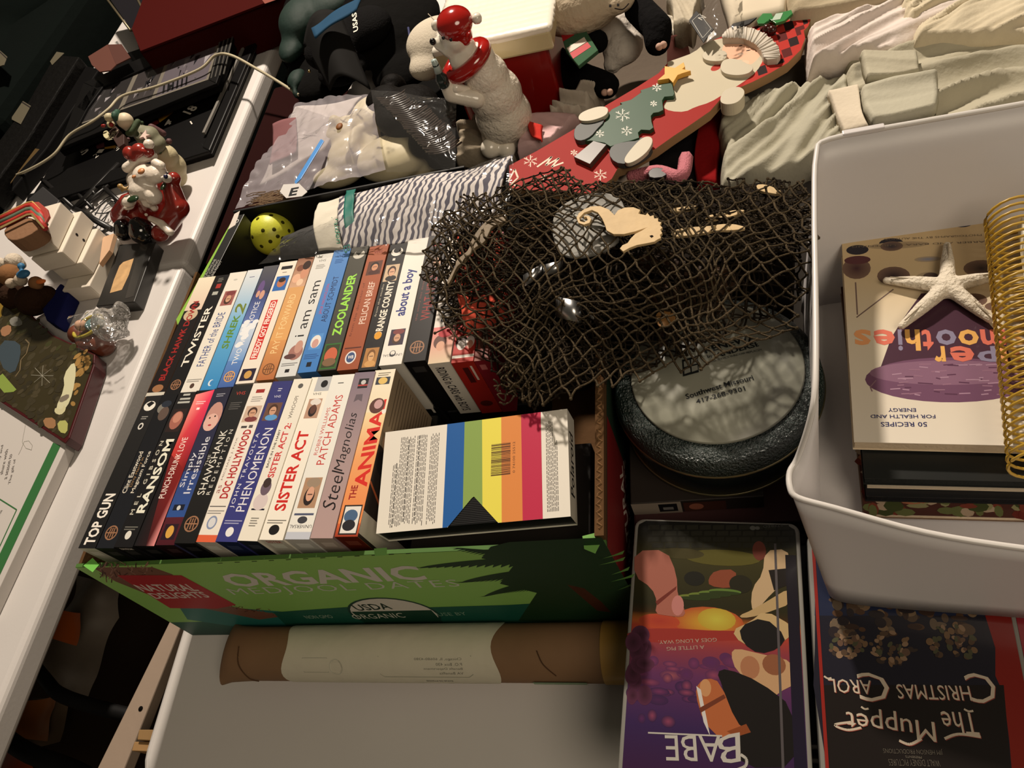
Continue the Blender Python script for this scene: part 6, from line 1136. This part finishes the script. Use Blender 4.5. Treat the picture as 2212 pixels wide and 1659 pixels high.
for k in range(4): slab('layer_edge', [(478 + k * 9, 68 - k * 3), (481 + k * 9, 67 - k * 3), (457 + k * 9, 168 - k * 3), (454 + k * 9, 169 - k * 3)], zf + .0005 + .0002 * k, .002, hexm((70, 68, 64), .3), ff_, .0003)
c = Canvas('photo_print', ff_, P(320, 170, zf - .0055), (1, 0, 0), (0, 1, 0), m=mat_print('print_gloss', .28, .5))
def bl(u, v): a, b, d, e = IN; return (a[0] * (1 - u) * (1 - v) + b[0] * u * (1 - v) + d[0] * u * v + e[0] * (1 - u) * v, a[1] * (1 - u) * (1 - v) + b[1] * u * (1 - v) + d[1] * u * v + e[1] * (1 - u) * v)
c.pp([bl(0, 0), bl(1, 0), bl(1, 1), bl(0, 1)], (112, 106, 96))
for u0, u1, col in ((.02, .30, (44, 42, 42)), (.34, .56, (56, 52, 52)), (.59, .98, (92, 86, 92))): c.pp([bl(u0, .06), bl(u1, .06), bl(u1, .96), bl(u0, .96)], col)
rr = random.Random(11)
for k in range(40):
    u = rr.choice([rr.uniform(.03, .28), rr.uniform(.36, .54), rr.uniform(.6, .95)]); v = rr.uniform(.12, .88); c.pp([bl(u, v), bl(min(.97, u + rr.uniform(.01, .05)), v + .02), bl(u + .01, min(.95, v + rr.uniform(.05, .25)))], rr.choice([(26, 26, 26), (120, 114, 116), (74, 70, 72), (150, 146, 150), (30, 30, 34)])); c.k -= 1
c.k += 2
for k in range(6): c.pp([bl(.62 + k * .035, .72 - k * .01), bl(.635 + k * .035, .71), bl(.655 + k * .035, .94), bl(.64 + k * .035, .95)], (24, 24, 26)); c.k -= 1
c.build()
# other dark frames and the far left
fr2 = thing('photo_frame', P(90, 250, .0), 'ornate dark picture frame leaning in the shadow at the far left', 'picture frame')
orn = mat('ornate_black', (8, 7, 6), .6, spec=.1, bump=1.0, bs=60)
slab('frame_rail', [(118, 118), (172, 122), (60, 300), (-30, 420), (-60, 380), (60, 220)], .06, .05, orn, fr2, .004)
slab('frame_rail', [(172, 140), (215, 148), (100, 320), (24, 412), (30, 360)], .035, .034, hexm((7, 6, 6), .6, spec=.1), fr2, .003)
slab('brass_fold', [(62, 318), (85, 322), (40, 372), (22, 396), (40, 350)], .0355, .002, hexm((80, 62, 32), .5), fr2)
for i, (q, z_) in enumerate((([(28, 205), (66, 228), (44, 268), (25, 258)], .0625), ([(98, 116), (112, 110), (138, 114), (112, 140)], .0625), ([(-10, 100), (15, 122), (8, 140), (-12, 146)], .14))):
    t = thing('price_card', P(*q[0], z_), ['cream card with dark rules at the far left edge of the frames', 'small cream card corner above the ornate frame', 'cream striped card cut off by the left picture edge'][i], 'card')
    slab('card', q, z_, .002, hexm((82, 76, 60), .7), t); k0, k1 = q[0], q[1]; slab('card_rule', [(k0[0] + 1, k0[1] + 2), (k1[0] - 1, k1[1] + 2), (k1[0] - 1, k1[1] + 5), (k0[0] + 1, k0[1] + 5)], z_ + .0006, .0005, hexm((30, 22, 20), .7), t)
fld = thing('dark_cloth_heap', P(60, 60, -.05), 'very dark green cloth heap filling the top left corner', 'cloth')
abox('cloth_core', -2.2, 1.15, -.70, -.92, 3.2, .10, mat('dark_green_cloth', (4, 9, 7), .95, bump=1, bs=20), fld, .03)
blob('cloth_folds', [ell((-1.30, 1.45, .06), (.26, .34, .08)), ell((-1.4, 1.9, .06), (.4, .4, .1)), ell((-1.2, 1.9, .08), (.24, .3, .10)), ell((-1.2, 1.0, .02), (.25, .3, .06))], MC['dark_green_cloth'], fld, .02, 4)
gs = thing('glass_box', P(270, 20, .1), 'dark glass box with brass edges at the top left edge', 'glass box')
zg = .10
slab('glass_panel', [(225, -20), (300, -40), (315, 40), (283, 64)], zg - .002, .02, hexm((22, 20, 26), .1), gs)
for a, b in (((228, -6), (282, 66)), ((282, 66), (318, 40)), ((318, 40), (296, -4)), ((314, 32), (318, 42))): tube('brass_edge', [P(*a, zg), P(*b, zg)], .003, hexm((110, 100, 78), .4, metal=.6), gs, 6)
rd = thing('red_box', P(400, 50, .0), 'large plain red box standing behind the black frames', 'box')
slab('box_body', [(302, 112), (284, 60), (330, -60), (640, -160), (640, -22), (575, 6)], .10, .099, mat('red_board', (50, 6, 3), .9), rd, .003)
slab('box_lid', [(284, 62), (330, -60), (640, -160), (642, -24), (577, 4), (303, 110)], .105, .005, hexm((56, 7, 4), .9), rd, .001)
slab('label_patch', [(560, -8), (600, -30), (606, -4), (572, 8)], .1065, .0005, hexm((120, 60, 48), .6), rd)
pn = thing('pink_note', P(235, 125, .06), 'dusty pink folded paper note between the frames and the red box', 'paper')
slab('note_leaf', [(190, 122), (232, 96), (250, 140), (238, 152), (215, 155), (198, 140)], .088, .003, hexm((88, 56, 48), .8), pn); slab('note_leaf', [(232, 96), (262, 95), (282, 124), (250, 140)], .0865, .003, hexm((78, 50, 44), .8), pn)
cbl = thing('power_cable', P(300, 200, .06), 'cream electric cord looping across the photo frames to the green bag', 'cord')
tube('cord', catmull([P(-30, 384, .02), P(10, 385, .02), P(60, 368, .045), P(115, 335, .055), P(150, 292, .066), P(200, 262, .072), P(235, 235, .072), P(265, 207, .070), P(340, 186, .066), P(430, 150, .067), P(465, 120, .075), P(500, 120, .08), P(560, 152, .06), P(610, 182, .045), P(645, 205, .05)], 8), .0032, hexm((170, 160, 134), .5), cbl, 8)
# ---------------------------------------------------------------- seated santa
sn = thing('bearded_figurine', P(320, 490, 0), 'glazed seated bearded man figurine in red coat and black boots on the left table', 'figurine')
sred = mat('santa_red', (150, 44, 34), .22, coat=1.0, bump=.1, bs=30, var=.2, vs=20); swh = mat('santa_white', (232, 220, 204), .3, coat=.8, bump=.4, bs=110); sbk = mat('boot_black', (12, 11, 12), .12, coat=1.0)
sz = lambda x, y: (150 + x * .211, 200 + y * .211)
def S(x, y, z, r, k=(1, 1, 1)): px, py = sz(x, y); return E(px, py, z, r * .211, k)
def SC_(a, b): pa, pb = sz(*a[:2]), sz(*b[:2]); return C2((*pa, a[2], a[3] * .211), (*pb, b[2], b[3] * .211))
blob('coat', [S(740, 1200, .045, 150, (1.1, 1, 1)), S(900, 1120, .05, 190, (1, 1, 1)), S(800, 1000, .075, 180), S(560, 1260, .035, 130), SC_((1040, 960, .09, 90), (1110, 1180, .06, 110)), SC_((1110, 1180, .06, 120), (1000, 1340, .04, 110)), SC_((600, 1120, .08, 90), (520, 1230, .05, 90)), S(1070, 880, .10, 70), S(930, 1440, .03, 90)], sred, sn, .003, 3)
blob('beard', [S(700, 900, .115, 110), S(760, 980, .11, 140, (1, 1, .8)), S(860, 1060, .10, 90), S(880, 830, .125, 120, (1, 1, .8)), S(700, 1000, .11, 90), S(800, 1120, .09, 60), S(870, 1180, .075, 40), S(760, 830, .13, 120, (1, 1, .7))], swh, sn, .003, 2)
blob('hat_trim', [SC_((590, 770, .14, 55), (700, 690, .145, 50)), SC_((700, 690, .145, 50), (860, 650, .145, 45)), SC_((880, 720, .14, 50), (930, 750, .135, 55))], swh, sn, .003, 2)
blob('hat', [S(620, 620, .15, 75), S(720, 600, .155, 85), S(810, 610, .155, 60), S(680, 650, .15, 80)], sred, sn, .003, 3)
blob('pompom', [S(812, 530, .165, 55)], swh, sn, .003, 1)
blob('cheek', [S(735, 805, .155, 42, (1, 1, .6)), S(660, 860, .15, 28, (1, 1, .6))], hexm((196, 132, 84), .4), sn, .0025, 1)
blob('mitten', [S(610, 1110, .10, 75, (1.1, 1, .8)), S(1000, 880, .125, 50)], swh, sn, .003, 2)
[blob('holly_leaf', [e_], hexm((34, 52, 30), .2), sn, .0022, 2) for e_ in (S(650, 1090, .118, 66, (1.1, .8, .35)), S(960, 960, .11, 30, (1, 2, .6)))]
blob('golden_bell', [S(520, 960, .125, 30), S(570, 985, .12, 22), S(610, 1000, .118, 18), S(600, 960, .12, 12), S(540, 1010, .118, 14)], hexm((160, 128, 76), .3), sn, .002, 1)
blob('little_bird', [S(985, 860, .142, 26), S(1000, 825, .15, 16)], hexm((30, 30, 60), .2), sn, .002, 1); blob('bird_wing', [S(950, 870, .145, 18), S(1005, 815, .156, 13)], swh, sn, .002, 1)
blob('coat_trim', [SC_((830, 1290, .062, 34), (940, 1340, .06, 44)), SC_((940, 1340, .06, 44), (1030, 1430, .05, 44)), S(610, 1170, .085, 50, (1.4, .8, .6))], swh, sn, .003, 2)
blob('button', [S(785, 1250, .078, 18)], swh, sn, .002, 0)
blob('boot', [S(560, 1420, .035, 100), S(540, 1370, .045, 80)], sbk, sn, .003, 2); blob('boot', [S(740, 1420, .038, 130), S(700, 1360, .05, 90), S(790, 1470, .03, 100)], sbk, sn, .003, 2)
# snowman
sm_ = thing('snowman_figurine', P(385, 385, 0), 'cream snowman figurine with green scarf behind the seated bearded man', 'figurine')
cr_ = mat('snow_resin', (186, 174, 140), .5, bump=.8, bs=50)
blob('body', [S(1040, 760, .05, 150), S(980, 660, .075, 130), S(1090, 860, .03, 110)], cr_, sm_, .003, 3)
blob('jacket', [S(800, 450, .125, 120, (1, 1, .8)), S(880, 530, .11, 110, (1, 1, .8)), S(740, 420, .13, 90)], hexm((120, 118, 96), .6, bump=.5), sm_, .003, 3)
blob('head', [S(570, 290, .175, 84), S(600, 340, .165, 60)], hexm((206, 190, 162), .5, bump=.3), sm_, .003, 2)
blob('hat', [S(475, 240, .19, 52, (.7, 1.1, 1)), S(490, 200, .19, 34)], hexm((44, 76, 60), .6, bump=.6), sm_, .003, 2)
blob('hat_pompom', [S(405, 255, .19, 48)], cr_, sm_, .003, 1); blob('hat_pompom', [S(425, 325, .175, 42)], cr_, sm_, .003, 1)
blob('scarf', [SC_((640, 400, .16, 40), (700, 300, .165, 36)), SC_((600, 420, .16, 34), (680, 420, .15, 36)), S(740, 310, .155, 26)], hexm((56, 70, 44), .7, bump=.6), sm_, .003, 2)
blob('green_cuff', [SC_((960, 480, .10, 26), (920, 600, .10, 30))], hexm((40, 70, 44), .7, bump=.8), sm_, .003, 1)
blob('arm', [SC_((840, 350, .13, 36), (960, 420, .11, 36)), S(1020, 500, .09, 34), S(600, 480, .13, 26)], hexm((92, 62, 62), .6), sm_, .003, 2)
slab('noel_sign', [sz(400, 400), sz(470, 340), sz(560, 430), sz(560, 520), sz(500, 560)], .165, .012, hexm((52, 32, 26), .6, bump=.4), sm_, .001)
c = Canvas('sign_lettering', sm_, P(*sz(470, 450), .1655), (1, 0, 0), (0, 1, 0)); c.pt('NOEL', sz(440, 480), sz(500, 380), 8, (190, 180, 150)); c.build()
blob('small_bird', [S(430, 330, .18, 26), S(345, 340, .18, 26, (1.3, .7, .7))], hexm((140, 36, 34), .5), sm_, .0025, 1); slab('wing', smooth_poly([sz(340, 400), sz(390, 380), sz(405, 440), sz(380, 475), sz(345, 450)]), .17, .004, hexm((186, 178, 140), .6), sm_)
st = [];
for k in range(10): a = k * PI / 5; r = 62 if k % 2 == 0 else 24; st.append(sz(762 + r * math.cos(a), 432 + r * .9 * math.sin(a)))
slab('star_badge', st, .148, .004, hexm((200, 176, 164), .5), sm_, .0005)
# ---------------------------------------------------------------- cassette with parchment label, white boxes, tartan box
kz = .026
cs = thing('bare_cassette', P(270, 600, 0), 'bare black video cassette with a tan label, in front of the seated bearded figurine', 'cassette')
slab('cassette_body', [(207, 662), (290, 652), (336, 522), (258, 528)], kz, .025, mat('cassette_black', (34, 33, 31), .4), cs, .0015)
slab('paper_label', [(237, 633), (263, 626), (278, 594), (289, 558), (266, 566), (258, 574), (246, 604)], kz + .0004, .0003, mat('parchment', (206, 166, 116), .6, var=.3, vs=60), cs)
slab('clear_panel', [(304, 525), (322, 522), (288, 640), (270, 645)], kz + .0003, .0002, hexm((46, 45, 43), .25), cs)
gp = 'stacked white cartons beside the bare cassette'
cartw = mat('carton_white', (214, 204, 188), .55)
def vbox(label, A, B, D, z, hgt, group, m=cartw, nm='white_carton', cat='carton'):   # A: front top right px, B: rear top right px, D: front top left px, z height of top
    a, b, d = P(*A, z), P(*B, z), P(*D, z); Vv = b - a; U = a - d; w = U.length; Ud = Vector((Vv.y, -Vv.x, 0)).normalized()
    t = thing(nm, a - Ud * w / 2 + Vv / 2 - Vector((0, 0, hgt)), label, cat, group); box('carton_body', a - Ud * w - Vector((0, 0, hgt)), Ud * w, Vv, Vector((0, 0, hgt)), m, t, .0018); return t, a, Ud, Vv, w
r1 = vbox('white carton on top of the stepped stack, under the tartan box', (95, 511), (131, 436), (27, 535), .138, .034, gp)
r2 = vbox('white carton with two dark dots on its side, second from the top of the stack', (133, 544), (176, 455), (62, 570), .103, .034, gp)
r3 = vbox('plain white carton third from the top of the stack', (175, 567), (212, 492), (104, 592), .068, .032, gp)
r4 = vbox('white carton at the bottom of the stack, touching the bare cassette', (192, 618), (246, 508), (130, 636), .035, .034, gp)
t, a, Ud, Vv, w = r2
c = Canvas('side_dots', t, a - Vector((0, 0, .034)), Vv, Vector((0, 0, 1)))
for px, py in ((166, 507), (181, 519)): u, v = c.p(px, py); c.ell(u, v, .0028, .0034, (30, 24, 24))
c.build()
for lab, q, z_ in (('thin pale wooden tile leaning between the white cartons and the cassette', [(222, 512), (246, 504), (236, 540), (214, 570)], .05),): t = thing('wooden_tile', P(*q[0], z_), lab, 'tile'); slab('tile_body', q, z_, .01, hexm((196, 160, 128), .5), t, .0005)
tx = thing('tartan_box', P(50, 470, .138), 'small round-cornered box with red and green tartan sides on the white cartons', 'box')
a, b, d = P(92, 498, .172), P(66, 458, .172), P(0, 490, .172)
zt_ = .176
bq = smooth_poly([(0, 494), (62, 462), (94, 492), (24, 527)], 2)
slab('box_body', [(x, y) for x, y in bq], .139 + .03, .0295, mat('tan_suede', (128, 96, 72), .9, bump=.4, bs=120), tx, .002)
ring = smooth_poly([(-8, 482), (60, 455), (100, 485), (112, 458), (78, 430), (0, 468)], 1)
for k, (cc, off, hh_) in enumerate((((176, 52, 44), 0, .006), ((92, 110, 92), 1, .006), ((176, 52, 44), 2, .006), ((190, 160, 96), 3, .0015))):
    tube('tartan_band', [P(-12, 496 - 8 * off, .172), P(30, 476 - 8 * off, .172), P(58, 462 - 8 * off, .172), P(70, 460 - 8 * off, .172), P(86, 474 - 7 * off, .172), P(98, 494 - 8 * off, .166)], .0052 if k < 3 else .0016, hexm(cc, .5, bump=.5), tx, 8)
slab('box_lid', smooth_poly([(0, 462), (74, 428), (110, 458), (92, 490), (60, 456), (0, 488)], 1), .1705, .005, hexm((150, 60, 50), .6), tx, .001)
slab('foil_edge', smooth_poly([(0, 489), (58, 461), (70, 460), (96, 492), (93, 494), (66, 464), (58, 465), (0, 494)], 0), .1788, .001, mat('gold_foil', (206, 180, 120), .3, .7), tx)
gb = thing('grey_box', P(90, 430, 0), 'dark grey plastic box behind the tartan box', 'box')
slab('box_body', [(60, 430), (92, 402), (128, 432), (110, 470), (80, 450)], .12, .12, hexm((44, 43, 44), .4), gb, .002)
ww = thing('wire_easel', P(190, 440, .0), 'black wire and bar easel lying between the cartons and the seated bearded figurine', 'easel')
bm2 = hexm((18, 16, 15), .4)
for a, b, r in (((160, 455), (258, 355), .007), ((92, 388), (160, 450), .005), ((160, 450), (240, 495), .0065), ((190, 400), (205, 420), .004), ((225, 405), (262, 440), .005), ((215, 505), (240, 492), .0035), ((172, 450), (235, 400), .004), ((150, 400), (200, 450), .004)):
    tube('easel_bar', [P(*a, .02), P(*b, .02)], r, bm2, ww, 6)
paths = [catmull([P(x0, y0, .012), P(x1, y1, .016), P(x2, y2, .012), P(x3, y3, .01)], 5) for x0, y0, x1, y1, x2, y2, x3, y3 in ((205, 465, 225, 435, 245, 430, 250, 450), (205, 460, 230, 460, 255, 445, 262, 448), (212, 480, 225, 450, 240, 435, 256, 440), (206, 492, 225, 470, 240, 455, 262, 452), (215, 440, 235, 425, 250, 430, 240, 470), (204, 478, 216, 484, 226, 476, 232, 460))]
V, Fc = tube_mesh(paths, .0012, 5); mesh('wire', V, Fc, bm2, ww, True)
# plush and small toys at the far left
ts = thing('small_plush', P(50, 620, 0), 'small brown and white plush toys piled at the left edge', 'plush toy')
blob('plush_body', [E(70, 650, .04, 34), E(30, 640, .04, 30), E(100, 640, .03, 24), E(10, 620, .04, 24)], mat('brown_fluff', (46, 30, 20), .95, bump=1.5, bs=90), ts, .005, 3)
blob('plush_face', [E(45, 605, .07, 14), E(24, 612, .07, 12)], mat('pale_fluff', (176, 160, 140), .95, bump=1.5, bs=90), ts, .004, 2); [blob('plush_head', [e_], hexm((130, 92, 60), .9, bump=1.2), ts, .004, 2) for e_ in (E(24, 595, .06, 26), E(78, 612, .06, 16))]
blob('orange_beak', [E(88, 608, .075, 9, (1.6, .7, .6))], hexm((206, 110, 50), .6), ts, .003, 1)
wp = thing('white_plush', P(35, 570, .02), 'small white plush head beside the white cartons', 'plush toy'); [blob('plush_head', e_, mat('white_fluff2', (196, 184, 166), .95, bump=1.5, bs=90), wp, .004, 2) for e_ in ([E(30, 565, .07, 19), E(44, 572, .06, 12)], [E(2, 570, .06, 14)])]
bt2 = thing('blue_bird_toy', P(50, 585, .06), 'small black and blue toy beside the plush toys', 'toy'); blob('toy_body', [E(50, 592, .08, 12, (1.5, .9, .7)), E(46, 575, .085, 8)], hexm((56, 110, 150), .5), bt2, .003, 1)
bp2 = thing('navy_pouch', P(110, 650, 0), 'navy blue cloth pouch under the plush toys', 'pouch'); slab('pouch_body', [(88, 665), (130, 610), (148, 632), (118, 700), (98, 690)], .03, .03, hexm((22, 26, 74), .8, bump=.5), bp2, .004)
# wrapped baby ornament
wr = thing('wrapped_ornament', P(205, 735, 0), 'small cradle ornament in crinkled clear wrap at the left table edge', 'ornament')
blob('cradle', [E(200, 735, .020, 40, (1.0, .8, .6)), E(170, 722, .022, 22), E(222, 745, .018, 26)], mat('cradle_red', (110, 56, 36), .4, coat=.5), wr, .003, 3)
cc0 = P(190, 705, .040); tube('yellow_rim', [cc0 + Vector((.034 * math.cos(a), .022 * math.sin(a), .006 * math.cos(a))) for a in [2 * PI * i / 24 for i in range(24)]], .0032, hexm((176, 160, 56), .4), wr, 8, True)
blob('baby_head', [E(175, 703, .048, 13)], hexm((206, 164, 136), .5), wr, .003, 1); blob('baby_blanket', [E(205, 700, .044, 20, (1.3, .8, .6)), E(192, 706, .046, 8)], hexm((90, 124, 124), .5, bump=.8), wr, .003, 1)
sheet('wrap_film', [(150, 680), (250, 660), (248, 745), (170, 762)], .058, 40, 30, crinkle(.012, 34, 1), MC['clear_film'], wr)
v, f = ell(P(238, 700, .045), (.030, .030, .028), sub=4); v = [p + Vector((nz(p, 70), nz(p, 70, 3), nz(p, 60, 5))) * .010 for p in v]; mesh('wrap_knot', v, f, mat_film('wrap_film', (220, 214, 206), .28, .1, 1.5, 60, .8), wr, True)
v, f = ell(P(262, 672, .06), (.008, .012, .018), sub=3); v = [p + Vector((nz(p, 90), nz(p, 90, 3), 0)) * .006 for p in v]; mesh('wrap_tail', v, f, MC['wrap_film'], wr, True)
# photo box (woodland scene), greeting card
px = thing('picture_box', P(90, 780, 0), 'glossy picture box of a woodland scene with dark red side, at the left edge', 'picture box')
zk = .030
q4 = [(-60, 560), (112, 722), (205, 765), (204, 790), (150, 945), (140, 958), (-60, 830)]
o = slab('box_body', q4, zk, .028, mat('maroon_side', (66, 14, 18), .35, coat=.3), px, .0015)
c = Canvas('scene_print', px, P(80, 780, zk), (1, 0, 0), (0, 1, 0), gap=.0004, m=mat_print('print_gloss', .28, .5))
c.pp([(-60, 566), (112, 726), (202, 767), (200, 790), (147, 940), (138, 948), (-60, 822)], (54, 48, 30))
rr = random.Random(17); qp = [(-60, 566), (112, 726), (202, 767), (200, 790), (147, 940), (138, 948), (-60, 822)]
for k in range(420):
    x, y = rr.uniform(-10, 200), rr.uniform(610, 945)
    if not inpoly(x, y, qp) or not inpoly(x + 8, y + 6, qp) or not inpoly(x - 8, y - 4, qp): continue
    up_e = y < 700 + x * .45
    col = rr.choice([(40, 50, 26), (66, 78, 36), (34, 34, 22), (90, 96, 50)] if up_e and x > 20 else [(66, 60, 46), (46, 42, 34), (84, 78, 60), (36, 34, 28), (96, 86, 66)])
    if x > 150 + (900 - y) * .12: col = rr.choice([(150, 116, 62), (170, 132, 76), (130, 96, 50)])
    c.pe(x, y, rr.uniform(5, 12), rr.uniform(4, 9), tuple((v_ * 2 + w_) / 3 for v_, w_ in zip((56, 50, 34) if x <= 150 + (900 - y) * .12 else (150, 116, 66), col)), rot=rr.uniform(0, 3))
c.k += 2
for pts, col in (([(160, 780), (166, 800), (158, 850), (146, 880), (130, 890), (120, 884), (140, 840), (138, 810)], (200, 196, 160)), ([(128, 860), (150, 850), (150, 862), (130, 872)], (120, 110, 96)), ([(20, 690), (38, 682), (52, 700), (40, 706), (24, 704)], (120, 118, 110)), ([(0, 710), (24, 700), (26, 720), (6, 730)], (150, 110, 80)), ([(0, 735), (44, 738), (46, 770), (30, 812), (0, 790)], (60, 72, 80)), ([(0, 800), (26, 830), (40, 846), (0, 850)], (130, 150, 70)), ([(92, 904), (120, 902), (122, 926), (100, 926)], (150, 112, 78)), ([(124, 910), (148, 908), (146, 938), (128, 934)], (170, 170, 100)), ([(120, 880), (134, 886), (140, 874), (144, 886), (132, 898), (118, 892)], (196, 190, 150)), ([(0, 610), (14, 622), (6, 680), (0, 690)], (130, 104, 40))): c.pp(smooth_poly(pts, 1), col)
for a in range(8): an = a * .8; c.pl([(92, 812), (92 + 24 * math.cos(an), 812 + 22 * math.sin(an))], .0008, (150, 146, 130))
c.pl([(56, 734), (64, 742), (58, 764), (46, 778), (44, 800), (34, 814)], .002, (120, 104, 78)); c.build()
gcd = thing('greeting_card', P(40, 1060, 0), 'grey-white greeting card box with green borders and tiny print, front left', 'card')
slab('card_body', [(-200, 735), (141, 958), (142, 968), (-30, 1330), (-200, 1330)], .020, .019, hexm((190, 184, 178), .6), gcd, .001)
c = Canvas('card_print', gcd, P(60, 1000, .0203), (1, 0, 0), (0, 1, 0)); gn = (52, 104, 58)
c.pp([(115, 956), (131, 963), (0, 1242), (-20, 1285), (-40, 1270), (-2, 1200)], gn)
c.pl([(-20, 1066), (36, 1101), (-5, 1190)], .0018, gn); c.pl([(55, 918), (48, 955), (56, 968), (68, 972), (70, 962), (62, 952), (52, 954), (46, 970), (40, 982)], .0006, (150, 146, 136))
for k, s in enumerate(('The gift of', 'a season to', 'share with', 'family and', 'good friends')): c.pt(s, (16 - k * 9 + 8, 1044 - k * 10), (36 - k * 9, 990 - k * 10), 6, (110, 104, 100))
c.pt('With love', (-4, 1120), (6, 1102), 5, (90, 84, 80)); c.build()
